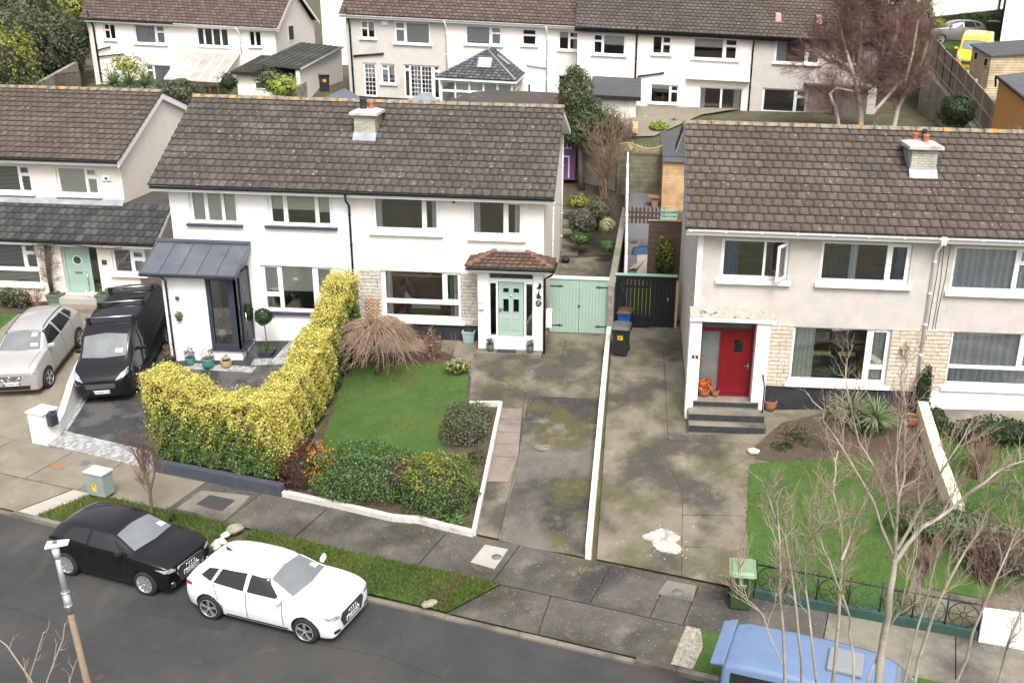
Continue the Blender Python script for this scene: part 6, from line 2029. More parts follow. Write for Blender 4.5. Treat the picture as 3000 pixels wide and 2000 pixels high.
# lamp post on the near side of the road
LYp = 13.6
pt,pm_,pbm = at(163,1612,LYp),at(199,1767,LYp),at(257,2000,LYp)
lp = thing('street_lamp',(pbm.x + (pbm.x - pt.x) * .6,LYp,-1.4),'street lamp with a pale flat head on a galvanised and brown wooden pole','street lamp')
top,mid,bot = Vector(pt),Vector(pm_),Vector(pbm)
dv = (bot - top).normalized()
k = (bot.z + 1.5) / -dv.z
foot = bot + dv * k
ax = (top - foot).normalized()
MB().tube([foot,mid],[.068,.05],12).build('wooden_pole','pole_brown',lp)
MB().tube([mid - ax * .18,mid + ax * .22],.058,12).tube([mid + ax * .2,mid + ax * .23],.066,12).tube([mid - ax * .05,mid - ax * .02],.066,12).build('pole_clamp','galv',lp)
MB().tube([mid,top - ax * .02],[.046,.043],12).build('steel_pole','galv',lp)
hd_ = at(172,1588,LYp + .1)
lh = MB()
hu,hv = Vector((.93,.30,.05)).normalized() * .72,Vector((-.3,.95,.0)).normalized() * .8
hw = hu.cross(hv)
c = top + ax * .10
lh.hexa([c - hu * .17 - hv * .14,c + hu * .30 - hv * .11,c + hu * .30 + hv * .11,c - hu * .17 + hv * .14,c - hu * .17 - hv * .14 + hw * .07,c + hu * .30 - hv * .11 + hw * .05,c + hu * .30 + hv * .11 + hw * .05,c - hu * .17 + hv * .14 + hw * .07])
lho = lh.build('lamp_head','lamp_grey',lp,bevel=.02)
MB().tube([top - ax * .14,c],[.052,.066],12).build('head_socket','lamp_grey',lp)
MB().lathe(tuple(c + hu * .02 + hw * .07),[(.035,-.01),(.035,.03),(.02,.045),(.001,.045)],12,axis=tuple(hw)).build('light_sensor','iron_grey',lho)
def cover(name,pts,mat,label,off=.014,cat='manhole cover',frame=None):
 o = patch(name,G(*pts),off,mat,kind=None,label=label,cat=cat)
 return o
cover('manhole_cover',[(143,1368),(155,1357),(192,1362),(180,1376)],'rust_metal','rusty red rectangular cover in the tan footpath')
cover('manhole_cover',[(234,1361),(242,1349),(266,1352),(256,1364)],'iron_grey','small blue-grey cover in the footpath by the cobbles')
patch('concrete_surround',G((515,1490),(590,1436),(735,1452),(662,1522)),.01,'concrete')
cover('manhole_cover',[(573,1478),(615,1450),(690,1466),(650,1498)],'iron_dark','large dark inspection cover in the footpath by the black car',.018)
patch('concrete_surround',G((1378,1647),(1421,1595),(1489,1609),(1449,1667)),.012,'concrete_pale')
patch('concrete_surround',G((1925,1740),(1955,1700),(2040,1716),(2030,1762)),.012,'concrete')
for px,py,l_ in ((1455,1632,'round grey water cover in the pale square slab'),(1985,1735,'round grey water cover in the footpath below the right driveway')):
 q = on(px,py)
 mb = MB().lathe((q.x,q.y,q.z + .0),[(.001,.024),(.10,.024),(.105,.018),(.13,.018),(.13,.0)],24)
 tag(mb.build('water_cover','iron_grey'),l_,'manhole cover')
q = on(1594,1308)
dr_ = thing('drain',(q.x,q.y,q.z),'small rusty drain cover set in mortar in the middle driveway','drain')
MB().lathe((q.x - .03,q.y,q.z),[(.001,.02),(.22,.016),(.26,.0)],18).build('mortar_bed','mortar',dr_)
MB().box(q.x + .0,q.x + .16,q.y - .08,q.y + .08,q.z,q.z + .03).build('grate','rust_metal',dr_)
def rock(px,py,r,label,mat='stone_white',seed=0,group=None):
 q = on(px,py)
 bm = bmesh.new()
 bmesh.ops.create_icosphere(bm,subdivisions=3,radius=r)
 rr = random.Random(seed)
 ph = [rr.uniform(0,9) for _ in range(6)]
 for v in bm.verts:
  c = v.co
  k = 1 + .22 * math.sin(c.x / r * 2.1 + ph[0]) * math.sin(c.y / r * 1.7 + ph[1]) + .15 * math.sin(c.z / r * 3 + ph[2]) + .1 * math.sin(c.x / r * 5 + c.y / r * 4 + ph[3])
  v.co = Vector((c.x * 1.2 * k,c.y * .9 * k,max(-.4 * r,c.z * .72 * k)))
 me = bpy.data.meshes.new('boulder')
 bm.to_mesh(me)
 bm.free()
 me.materials.append(MATS[mat])
 o = link('boulder',me)
 o.location = (q.x,q.y,q.z + r * .3)
 o.rotation_euler = (0,0,rr.uniform(0,6))
 return tag(o,label,'boulder',group)
mk('boulder_tan',[(.19,.165,.125),(.34,.30,.24)],7,rough=1,bump=1,bscale=16)
rock(690,1555,.18,'tan boulder, largest of the stones on the verge behind the white car','boulder_tan',1,'stones on the verge')
rock(660,1572,.11,'white-painted stone beside the tan boulder on the verge','stone_white',2,'stones on the verge')
rock(645,1588,.13,'white-painted stone in the middle of the stone row on the verge','stone_white',3,'stones on the verge')
rock(632,1602,.13,'white-painted stone nearest the kerb behind the white car','stone_white',4,'stones on the verge')
rock(1256,1772,.13,'lone grey-brown stone on bare soil at the verge end','boulder_tan',5)
rock(2208,1325,.14,'white stone at the corner of the right flower bed','stone_white',8)
# ------------------------------------------------------------------ back gardens: fences, sheds, walls
Pn = [(2733.7,103),(2754.7,118.6),(2772.9,142.5),(2794.9,164.5),(2810.2,178),(2835,205.7),(2859,232.4),(2885.8,261),(2914.5,294.6),(2945,333),(2987,372)]
Yn = np.linspace(63,45,len(Pn))
fn = thing('panel_fence',tuple(at(2987,420,45)),'weathered panel fence with concrete posts running up beside the log cabin sheds','fence')
tops = [Vector(at(px,py + 6,y)) for (px,py),y in zip(Pn,Yn)]
HF_ = 1.75
pv = MB()
for i,t in enumerate(tops):
 MB().box(t.x - .06,t.x + .06,t.y - .06,t.y + .06,t.z - HF_ - .3,t.z + .12).build('post','black_paint' if 0 < i < 4 else 'concrete_pale',fn)
for a,b in zip(tops[:-1],tops[1:]):
 d = b - a
 m = MB()
 u = Vector((d.x,d.y,0)).normalized()
 n_ = Vector((-u.y,u.x,0)) * .02
 k = 14
 for j in range(k):
  p,q = a + d * (.04 + .92 * j / k),a + d * (.04 + .92 * (j + .96) / k)
  o_ = n_ * (1 if j % 2 else 1.6)
  m.hexa([p - o_ - Vector((0,0,HF_)),q - o_ - Vector((0,0,HF_)),q + n_ - Vector((0,0,HF_)),p + n_ - Vector((0,0,HF_)),p - o_,q - o_,q + n_,p + n_])
 m.build('fence_panel','fence_wood',fn,merge=False)
 m = MB()
 for z in (0,-.75,-1.6):
  m.obox(a + d * .03 - n_ * 3 + Vector((0,0,z - .04)),d * .94,n_ * 1.2,(0,0,.08))
 m.build('fence_rail','timber',fn,merge=False)
# the ground and low wall under that fence
def plane_patch(name,pts,mat,kind='structure',label=None,cat=None):
 mb = MB().quad(*pts)
 return tag(mb.build(name,mat),kind=kind,label=label,cat=cat)
base = [t - Vector((0,0,HF_)) for t in tops]
plane_patch('upper_lawn',[base[-1] + Vector((0,0,-.02)),base[-1] + Vector((14,0,0)),base[0] + Vector((40,60,6)),base[0] + Vector((-.2,60,6)),base[0]],'turf')
rwl = MB()
for a,b in zip(base[:-1],base[1:]):
 o_ = Vector((-.35,-.05,0))
 rwl.hexa([(a.x - .35,a.y,2.5),(b.x - .35,b.y,2.5),(b.x - .05,b.y,2.5),(a.x - .05,a.y,2.5),(a.x - .35,a.y,a.z),(b.x - .35,b.y,b.z),(b.x - .05,b.y,b.z),(a.x - .05,a.y,a.z)])
tag(rwl.build('retaining_wall','block'),'grey retaining wall under the weathered panel fence','wall')
mk('slat_roof',[(.06,.062,.068),(.09,.092,.10)],2,rough=.8)
def shed(name,label,x0,x1,y0,y1,zb,zl,zr,wall,roof,eave=.12,door=None,lean='x',front_win=()):
 s_ = thing(name,((x0 + x1) / 2,y0,zb),label,'shed')
 prof = [(x0,y0,zb - .4),(x1,y0,zb - .4),(x1,y0,zr),(x0,y0,zl)]
 MB().prism(prof,(0,y1 - y0,0)).build('shed_wall',wall,s_)
 MB().prism([(x0 - eave,y0 - eave,zl - .0),(x1 + eave,y0 - eave,zr - .0),(x1 + eave,y0 - eave,zr + .08),(x0 - eave,y0 - eave,zl + .08)],(0,y1 - y0 + 2 * eave,0)).build('shed_roof',roof,s_)
 return s_
# new log-lap shed
sa,sb = at(2850,134,56),at(2905,165,54.2)
sh = thing('garden_shed',(sb.x,54.2,at(2895,262,54.2).z),'new pale log-lap shed with two small windows and a dark felt roof','shed')
zb = at(2895,264,54.2).z
c0,c1 = Vector((sa.x,56.0,0)),Vector((sb.x,54.2,0))
u = (c1 - c0).normalized()
n_ = Vector((-u.y,u.x,0))
Ls_ = 3.0
wl2 = (c1 - c0).length
zl,zr = sa.z,sb.z - .05
fw = n_ * 0
q = [c0,c1,c1 + n_ * Ls_,c0 + n_ * Ls_]
MB().hexa([(*p[:2],zb - .5) for p in q] + [(q[0].x,q[0].y,zl),(q[1].x,q[1].y,zr),(q[2].x,q[2].y,zr + .2),(q[3].x,q[3].y,zl + .25)]).build('shed_wall','siding',sh)
q2 = [c0 - u * .1 - n_ * .12,c1 + u * .12 - n_ * .12,c1 + u * .12 + n_ * (Ls_ + .1),c0 - u * .1 + n_ * (Ls_ + .1)]
zz = [zl + .01,zr + .01,zr + .21,zl + .26]
MB().hexa([(p.x,p.y,z) for p,z in zip(q2,zz)] + [(p.x,p.y,z + .07) for p,z in zip(q2,zz)]).build('shed_roof','felt',sh)
for t in (.16,.70):
 c = c0 + u * wl2 * t - n_ * .03
 z = zl + (zr - zl) * t - .62
 MB().obox(c + Vector((0,0,z)),u * .36,n_ * .028,(0,0,.42)).build('window','wood_pale',sh)
 MB().obox(c + u * .04 - n_ * .004 + Vector((0,0,z + .04)),u * .28,n_ * .002,(0,0,.34)).build('pane','dark_hole',sh)
c = c0 + u * wl2 * .40 - n_ * .025
MB().obox(c + Vector((0,0,zb - .1)),u * .62,n_ * .022,(0,0,zl - zb - .1)).build('door','timber',sh)
# orange timber cabin with a corrugated roof
oa = at(2921,222,47.5)
oc_ = thing('log_cabin',(oa.x + .3,47.5,at(2925,330,47.5).z),'orange stained timber cabin with a dark corrugated roof and black gutter','shed')
ox,oz = oa.x + .1,oa.z
oe = at(3010,292,44.5)
v_ = Vector((oe.x - oa.x,-3.0,oe.z - oa.z))
P_ = Vector(oa)
Q_ = P_ + v_
rr_ = Vector((3.6,1.2,.35))
MB().prism([P_ + Vector((.12,0,-.1)),Q_ + Vector((.12,0,-.1)),Q_ + Vector((.12,0,-2.6)),P_ + Vector((.12,0,-2.6))],(3.2,1.1,0)).build('cabin_wall','wood_orange',oc_)
rf_ = MB()
for i in range(26):
 t0,t1 = i / 26,(i + .96) / 26
 rf_.prism([P_ + v_ * t0,P_ + v_ * ((t0 + t1) / 2) + Vector((0,0,.035)),P_ + v_ * t1,P_ + v_ * ((t0 + t1) / 2) - Vector((0,0,.02))],rr_)
rf_.build('cabin_roof','slat_roof',oc_,merge=False)
MB().tube([P_ + Vector((-.04,0,-.04)),Q_ + Vector((-.04,0,-.04))],.06,6).tube([P_ + Vector((-.04,.05,-.06)),P_ + Vector((.05,.1,-.5))],.045,6).build('gutter','black_paint',oc_)
# dark-roofed garage and purple shed behind the middle pair
bz = 6.25
ga,gb = atz(1295,304,bz),atz(1640,312,bz)
gx0,gx1 = ga.x,gb.x
gY0,gY1 = 50.6,54.6
gr = thing('garage',((gx0 + gx1) / 2,gY0,3.4),'flat garage with a patched brown felt roof behind the middle house ridge','garage')
MB().box(gx0 + .1,gx1 - .1,gY0 + .1,gY1,2.2,bz - .16).build('garage_wall','blockwork',gr)
rfp = [(gx0,gY0),(gx1,gY0),(gx1,gY1),(gx0 + 2.0,gY1 + .3),(gx0 + .9,gY1 - .6)]
MB().prism([(x,y,bz - .15 + .035 * (y - gY0)) for x,y in rfp],(0,0,.15)).build('garage_roof','felt_brown',gr)
hb_ = at(1230,300,52)
tg = thing('garden_shed',(hb_.x,52,4),'grey shed roof just showing over the ridge beside the brown garage roof','shed')
p0,p1,p2 = at(1175,305,52),at(1288,305,52),at(1262,276,54)
MB().prism([p0,p1,p2,at(1235,276,54)],(0,0,.06)).build('shed_roof','lead',tg)
MB().prism([(p0.x + .2,52.2,3),(p1.x - .1,52.2,3),(p1.x - .1,52.2,p0.z),(p0.x + .2,52.2,p0.z)],(0,1.6,0)).build('shed_wall','timber',tg)
tz = thing('garden_shed',tuple(at(1000,300,56)),'blue-grey ribbed shed roof behind the ridge near the chimney','shed')
p0,p1,p2,p3 = at(925,300,56),at(1072,304,56),at(1043,280,58.5),at(1010,261,58.5)
MB().prism([p0,p1,p2,p3],(0,0,.06)).build('shed_roof','zinc',tz)
MB().prism([(p0.x + .1,56.2,4.0),(p1.x - .1,56.2,4.0),(p1.x - .1,56.2,p1.z - .02),(p0.x + .1,56.2,p0.z - .02)],(0,2.0,0)).build('shed_wall','timber',tz)
# purple playhouse wall
pa,pbz = at(1650,402,50.0),at(1685,516,50.0)
pu = thing('playhouse',(pa.x,50,pbz.z),'purple painted playhouse with a small white window beside the conifer','playhouse')
x0,x1 = pa.x - 1.3,pbz.x
MB().plate(x0,x1,pbz.z - .2,pa.z + .1,[(x1 - 1.3,x1 - .28,pbz.z - .1,pbz.z + .95)],50.0,50.1).box(x0,x1,50.101,52,pbz.z - .2,pa.z - .1).build('playhouse_wall','purple',pu)
wr = at(1662,418,49.97)
MB().plate(wr.x - .22,wr.x + .22,wr.z - .3,wr.z + .3,[(wr.x - .18,wr.x - .02,wr.z - .26,wr.z - .02),(wr.x + .02,wr.x + .18,wr.z - .26,wr.z - .02),(wr.x - .18,wr.x - .02,wr.z + .02,wr.z + .26),(wr.x + .02,wr.x + .18,wr.z + .02,wr.z + .26)],49.95,49.998).build('window','upvc',pu)
MB().box(x1 - .36,x1 - .29,49.95,49.998,pbz.z - .1,pbz.z + 1.0).box(x1 - 1.3,x1 - .361,49.95,49.998,pbz.z + .93,pbz.z + 1.0).build('door_frame','upvc',pu)
run_wall('garden_wall',[(x1 + .02,51.0),tuple(on(1806,558)[:2]),],.2,0,'block_grey','grey painted block wall slanting behind the conifer trunk',tops=[at(1686,424,50.9).z,at(1805,462,on(1806,558).y).z],step=.7)
te = on(1806,558)
ye_ = 48.8
ta,tb = at(1808,500,ye_),at(1936,500,ye_)
wzt = at(1870,448,ye_).z
run_wall('garden_wall',[(ta.x,ye_),(tb.x + 1.2,ye_)],.2,0,'blockwork_mossy','mossy block garden wall under the arched trellis behind the yucca',tops=[wzt,wzt],step=.7)
trl = thing('trellis',(ta.x,ye_ - .12,wzt),'arched wooden lattice trellis above the mossy garden wall','trellis')
def crest(x):
 t = (x - ta.x) / (tb.x - ta.x)
 return wzt + .12 + .24 * (math.cos(t * 2 * math.pi * 1.02 - 1.3) * .5 + .5) + .12
lt_ = MB()
for s_ in (1,-1):
 x = ta.x - 1.2
 while x < tb.x + 1.2:
  pts = []
  for k_ in range(14):
   xx = x + k_ * .06
   zz = wzt - .1 + (k_ * .06 if s_ > 0 else (.78 - k_ * .06))
   if ta.x <= xx <= tb.x and zz < crest(xx):
    pts.append((xx,ye_ - .13 + .012 * s_,zz))
  if len(pts) > 1:
   lt_.tube([pts[0],pts[-1]],.011,4)
  x += .105
lt_.build('lattice','timber',trl,merge=False)
MB().tube([(x,ye_ - .13,crest(x)) for x in np.linspace(ta.x,tb.x,26)],.03,6).build('frame','timber',trl)
# white-topped close-board fence along the right side passage
fa,fb = Vector((.06,35.2,0)),Vector((at(1838,446,48.4).x,48.4,0))
ft = [at(1813,742,35.2).z - .2,at(1838,446,48.4).z]
wf = thing('side_fence',(fa.x,fa.y,gh(fa.x,fa.y)),'narrow fence with white capping strips beside the block wall in the side passage','fence')
m,m2,m3 = MB(),MB(),MB()
nsg = 6
for i in range(nsg):
 p,q = fa.lerp(fb,i / nsg),fa.lerp(fb,(i + 1) / nsg)
 z0,z1 = ft[0] + (ft[1] - ft[0]) * i / nsg,ft[0] + (ft[1] - ft[0]) * (i + .9) / nsg
 m.prism([(p.x,p.y + .05,gh(p.x,p.y) - .2),(q.x,q.y - .03,gh(q.x,q.y) - .2),(q.x,q.y - .03,z1),(p.x,p.y + .05,z0)],(.05,0,0))
 m2.prism([(p.x - .01,p.y + .06,z0 + .002),(q.x - .01,q.y - .05,z1 + .002),(q.x - .01,q.y - .05,z1 + .04),(p.x - .01,p.y + .06,z0 + .04)],(.075,0,0))
 MB().box(p.x - .03,p.x + .08,p.y - .05,p.y + .045,gh(p.x,p.y) - .2,z0 + .12).build('post','white_paint',wf)
m.build('fence_board','fence_brown',wf,merge=False)
m2.build('capping','white_paint',wf,merge=False)
# picket gate and green chair, brown screen with ivy, beige shed
pg = thing('picket_fence',tuple(on(1870,662)),'short brown picket fence across the gravel side passage','fence')
yk = 41.6
a,b = at(1840,640,yk),at(1945,640,yk)
zt_,zb_ = at(1890,606,yk).z,at(1890,655,yk).z
m = MB()
for i in range(10):
 x = a.x + (b.x - a.x) * i / 9
 m.prism([(x - .05,yk,zb_),(x + .05,yk,zb_),(x + .05,yk,zt_ - .06),(x,yk,zt_ + rnd.uniform(-.02,.03)),(x - .05,yk,zt_ - .06)],(0,.02,0))
m.box(a.x - .05,b.x + .05,yk + .021,yk + .05,zb_ + .2,zb_ + .28).box(a.x - .05,b.x + .05,yk + .021,yk + .05,zt_ - .3,zt_ - .22)
m.build('pickets','wood_dark',pg,merge=False)
gcx = at(1958,640,40.9)
gc = thing('garden_chair',(gcx.x,40.9,gh(gcx.x,40.9)),'green slatted garden chair behind the brown fence screen','chair')
zc = at(1958,612,40.9).z
m = MB()
for i in range(4):
 m.box(gcx.x - .3,gcx.x + .32,40.9,40.93,zc - .12 - i * .17,zc - .02 - i * .17)
m.build('backrest','green_wood',gc,merge=False)
MB().box(gcx.x - .33,gcx.x - .301,40.88,40.95,zc - 1.2,zc + .04).box(gcx.x + .33,gcx.x + .36,40.88,40.95,zc - 1.2,zc + .04).build('frame','green_wood',gc,merge=False)
MB().box(gcx.x - .3,gcx.x + .32,40.4,40.87,zc - .82,zc - .78).build('seat','green_wood',gc)
bs = thing('screen_fence',tuple(on(1900,770)),'brown close-boarded screen with ivy beside the right side passage','fence')
y1 = 38.2
x0,x1 = at(1899,700,y1).x,at(1976,700,y1).x
zt_ = at(1935,649,y1).z
zb_ = gh(1.6,y1)
m = MB()
n = 12
for i in range(n):
 z = zb_ + (zt_ - zb_) * i / n
 m.hexa([(x0,y1 - .02,z),(x1 + .4,y1 - .02,z),(x1 + .4,y1,z),(x0,y1,z),(x0,y1 - .006,z + (zt_ - zb_) / n + .02),(x1 + .4,y1 - .006,z + (zt_ - zb_) / n + .02),(x1 + .4,y1,z + (zt_ - zb_) / n + .02),(x0,y1,z + (zt_ - zb_) / n + .02)])
m.build('boards','fence_brown',bs,merge=False)
MB().box(x0 - .04,x1 + .4,y1 - .05,y1 + .03,zt_ + .022,zt_ + .07).build('capping','timber',bs)
bsh = thing('garden_shed',tuple(at(1960,600,46.5)),'narrow new pine-boarded shed with a grey flat roof beside the right house','shed')
x0,x1 = at(1941,520,46.5).x,at(1990,520,46.5).x + .6
zt_ = at(1960,460,46.5).z
zf_ = at(1945,388,52.5).z
MB().box(x0,x1,46.5,52.4,2.0,zt_ - .02).build('shed_wall','siding_new',bsh)
MB().prism([(x0 - .05,46.4,zt_ - .015),(x0 - .05,52.5,zf_),(x0 - .05,52.5,zf_ + .08),(x0 - .05,46.4,zt_ + .07)],(x1 - x0 + .1,0,0)).build('shed_roof','felt',bsh)
MB().box(x0 - .02,x1,46.36,46.395,zt_ - .2,zt_ + .0).build('shed_fascia','iron_grey',bsh)
# items in the side passage
def crate(px,py,Y,w_,d,h,mat,label,cat,fill=None,rz=0.0,name='storage_box'):
 q = on(px,py)
 o = thing(name,(q.x,q.y,q.z),label,cat,rz=rz)
 t = .03
 MB().box(-w_ / 2,w_ / 2,0,t,.0,h).box(-w_ / 2,w_ / 2,d - t,d,.0,h).box(-w_ / 2,-w_ / 2 + t,t,d - t,0,h).box(w_ / 2 - t,w_ / 2,t,d - t,0,h).box(-w_ / 2 + t,w_ / 2 - t,t,d - t,0,.04).build('box_side',mat,o,local=True,merge=False)
 if fill:
  b = MB()
  r = random.Random(int(px))
  for i in range(9):
   x,y = r.uniform(-w_ / 2 + .1,w_ / 2 - .1),r.uniform(.1,d - .1)
   b.lathe((x,y,h * .5),[(.001,0),(.07,.0),(.075,h * .28),(.05,h * .45),(.001,h * .47)],8)
  b.build('contents',fill,o,local=True,merge=False)
 return o
crate(1842,742,0,.85,.7,.42,mk('trough_stone',[(.2,.2,.15),(.3,.29,.23)],4,rough=1),'square stone trough holding a dark bag on the artificial turf','trough','ink_black',name='stone_trough')
crate(1878,748,0,.66,.5,.32,'blue_tub','blue plastic crate of dark odds and ends beside the stone trough','crate','ink_black',R(6))
q = on(1850,785)
tag(MB().obox((q.x - .1,q.y - .4,q.z + .06),(.16,0,.02),(.5,1.2,.05),(0,0,.03)).obox((q.x + .1,q.y - .4,q.z + .08),(.14,0,.02),(.35,1.2,.05),(0,0,.03)).build('timber_offcut','timber',merge=False),'pale timber planks lying across the turf behind the black gate','planks')
q = on(1885,548)
tp = thing('tarpaulin',(q.x,q.y,q.z),'crumpled bright blue tarpaulin by the mossy garden wall','tarpaulin')
m = MB()
rr = random.Random(3)
for i in range(5):
 x,y = q.x + rr.uniform(-.3,.3),q.y + rr.uniform(-.2,.3)
 m.lathe((x,y,q.z),[(.34,0),(.3,.14),(.2,.26),(.001,.34)],7)
m.build('sheet','tarp',tp,merge=False)
q = on(1905,560)
tag(MB().lathe((q.x,q.y,q.z),[(.001,0),(.2,0),(.26,.3),(.27,.34),(.2,.34),(.18,.1),(.001,.1)],16).build('tub','bin_black'),'round black tub beside the blue tarpaulin','tub')
q = on(1915,606)
tag(MB().box(q.x - .3,q.x + .3,q.y - .2,q.y + .3,q.z + .45,q.z + .51).box(q.x - .1,q.x + .2,q.y - .12,q.y + .2,q.z,q.z + .449).build('stand','rust_metal',merge=False),'low rusty brown stand on the gravel beside the pine shed','stand')
# back patio of the cream house with black fascia
q = at(1930,300,60.2)
bn = thing('garden_bench',(q.x + .3,60.1,at(1985,362,60.1).z),'sage green slatted bench against the cream house behind','bench')
x0,x1 = at(1942,345,60.1).x,at(2022,345,60.1).x
z0,z1 = at(1980,362,60.1).z,at(1980,329,60.1).z
m = MB()
for i in range(17):
 x = x0 + .05 + (x1 - x0 - .1) * i / 16
 m.box(x - .03,x + .03,60.4,60.43,z0 + .42,z1 - .06)
m.box(x0,x1,60.39,60.44,z1 - .06,z1)
m.build('backrest','bench_green',bn,merge=False)
MB().box(x0,x1,59.95,60.38,z0 + .38,z0 + .42).build('seat','bench_green',bn)
for x in (x0 + .04,x1 - .04):
 for y in (59.98,60.4):
  MB().box(x - .035,x + .035,y - .03,y + .03,z0 - .4,z0 + .379).build('leg','bench_green',bn)
MB().box((x0 + x1) / 2 - .45,(x0 + x1) / 2 + .35,60.0,60.35,z0 + .422,z0 + .66).build('cushion_box','railing_green',bn)
patch('patio',[(-1.2,55.5),(1.4,55.5),(4.5,58.5),(6.5,60.7),(-.5,60.7)],.02,'concrete_tan')
tag(MB().box(*[v for v in (at(1852,400,56).x,at(1868,400,56).x)],55.0,59.2,gh(.4,57) - .1,gh(.4,57) + .16).build('deck_strip','wood_new'),'brown timber deck strip beside the pale paving behind','deck')
q = at(1908,360,58.5)
tag(MB().box(q.x - .45,q.x + .4,58.2,58.9,q.z - .4,q.z + .42).build('planter','planter_blue',bevel=.02),'blue-grey square planter with a small gnarled shrub behind','planter')
ho = thing('basketball_hoop',tuple(at(1549,280,56.5)),'white rounded basketball backboard on a dark pole by the conservatory','basketball hoop')
p = at(1550,237,56.5)
MB().prism([(p.x + .36 * math.cos(t),56.5,p.z + (.25 * math.sin(t) if math.sin(t) > 0 else .2 * math.sin(t))) for t in np.linspace(0,6.283,20)[:-1]],(0,.04,0)).build('backboard','white_paint',ho)
MB().tube([(p.x,56.6,3.5),(p.x,56.6,p.z - .1)],.05,8).build('pole','ink_black',ho)
# left back garden: walls and gate
p0,p1 = at(75,258,59),at(215,182,66)
q0,q1 = at(215,182,66),at(232,200,66)
gwl = MB().prism([p0,p1,(p1.x,p1.y,2),(p0.x,p0.y,2)],(.22,.1,0))
tag(gwl.build('garden_wall','blockwork'),'long grey concrete wall rising beside the iron side gate, far left','wall')
ig = thing('iron_gate',tuple(at(195,250,64.5)),'dark iron barred gate standing behind the palms, far left','gate')
a,b = at(160,214,62.5),at(233,206,64.5)
m = MB()
for i in range(15):
 p = Vector(a).lerp(Vector(b),i / 14)
 m.tube([(p.x,p.y,p.z),(p.x,p.y,p.z - 1.7)],.025,5)
for dz in (-.1,-1.5):
 m.tube([Vector(a) + Vector((0,0,dz)),Vector(b) + Vector((0,0,dz))],.03,5)
m.build('bars','wood_dark',ig,merge=False)
p = at(830,262,57)
gw2 = MB().prism([at(808,290,56),at(888,238,59.5),(at(888,238,59.5).x,59.5,3),(at(808,290,56).x,56,3)],(.2,0,0))
tag(gw2.build('garden_wall','blockwork'),'grey panel wall behind the golden shrub near the white extension','wall')
patch('lane',[(-34,66),(-29,66),(-29,85),(-40,85)],.05,'asphalt')
# ------------------------------------------------------------------ far right: white houses, picket fence
hx = at(2935,60,64)
wh = thing('house',(hx.x + 4,64,7),'plain white gable of a house at the upper right corner with a black downpipe','house')
MB().prism([(hx.x,64,4),(hx.x + 12,64,4),(hx.x + 18,76,4),(hx.x + 5.2,76,4)],(0,0,12)).build('wall','pale_render',wh)
MB().prism([(hx.x + .2,63.6,16.01),(hx.x + 3,70,19.2),(hx.x + 5,76.4,16.01)],(13,0,0)).build('roof','felt',wh)
a,b = at(2947,0,63.9),at(2933,122,63.9)
pipe(wh,[(hx.x - .02,63.9,15.5),(hx.x - .02,63.9,b.z)],'black_paint',.07)
h2 = at(2680,48,84)
wb = thing('house',(h2.x + 6,84,9),'long white house wall behind the picket fence at the top right','house')
MB().box(h2.x,h2.x + 16,84,92,6,20).build('wall','pale_render',wb)
MB().prism([(h2.x - .3,83.6,20),(h2.x - .3,88,22.5),(h2.x - .3,92.4,20)],(16.6,0,0)).build('roof','felt',wb)
pipe(wb,[(at(2930,20,83.9).x,83.9,18),(at(2924,40,83.9).x,83.9,9)],'black_paint',.07)
h3 = at(2590,40,76)
w3 = thing('house',(h3.x + 2,76,8),'cream house with a net-curtained window glimpsed above the cypresses','house')
x0,x1 = h3.x,at(2668,40,76).x
zz = at(2620,10,76)
wn_ = (at(2605,5,76).x,at(2638,5,76).x,at(2605,9,76).z,at(2605,9,76).z + 1.2)
MB().plate(x0,x1,5,17,[wn_],76,76.3).box(x0,x1,76.301,82,5,17).build('wall','cream_render',w3)
window(w3,76,wn_,[(.06,.5,.06,.94),(.56,.94,.06,.94)],soft=[('curtain','curtain_net',(.05,.95,.05,.95),'cloth')])
MB().prism([(x0 - .3,75.6,17),(x0 - .3,79,19.5),(x0 - .3,82.4,17)],(x1 - x0 + .6,0,0)).build('roof','felt',w3)
pf = thing('picket_fence',tuple(at(2830,60,72)),'dark brown picket fence above the hedge at the top right','fence')
m = MB()
fA,fB = Vector(at(2728,50,74)),Vector(at(2940,27,71))
n = 46
for i in range(n):
 p = fA.lerp(fB,i / (n - 1))
 m.prism([(p.x - .06,p.y,p.z - 1.2),(p.x + .06,p.y,p.z - 1.2),(p.x + .06,p.y,p.z - .05),(p.x,p.y,p.z + .03),(p.x - .06,p.y,p.z - .05)],(0,.03,0))
m.tube([fA + Vector((0,.05,-.3)),fB + Vector((0,.05,-.3))],.05,4).tube([fA + Vector((0,.05,-.95)),fB + Vector((0,.05,-.95))],.05,4)
m.build('pickets','wood_dark',pf,merge=False)
w4 = at(960,22,80)
w5 = thing('house',(w4.x,80,8),'pale house end showing between the two rear rows at the top','house')
MB().box(at(940,30,80).x,at(1010,30,80).x,80,88,5,15).build('wall','pale_render',w5)
MB().prism([(at(940,30,80).x - .3,79.6,15),(at(940,30,80).x - .3,84,17.5),(at(940,30,80).x - .3,88.4,15)],(2.5,0,0)).build('roof','felt',w5)
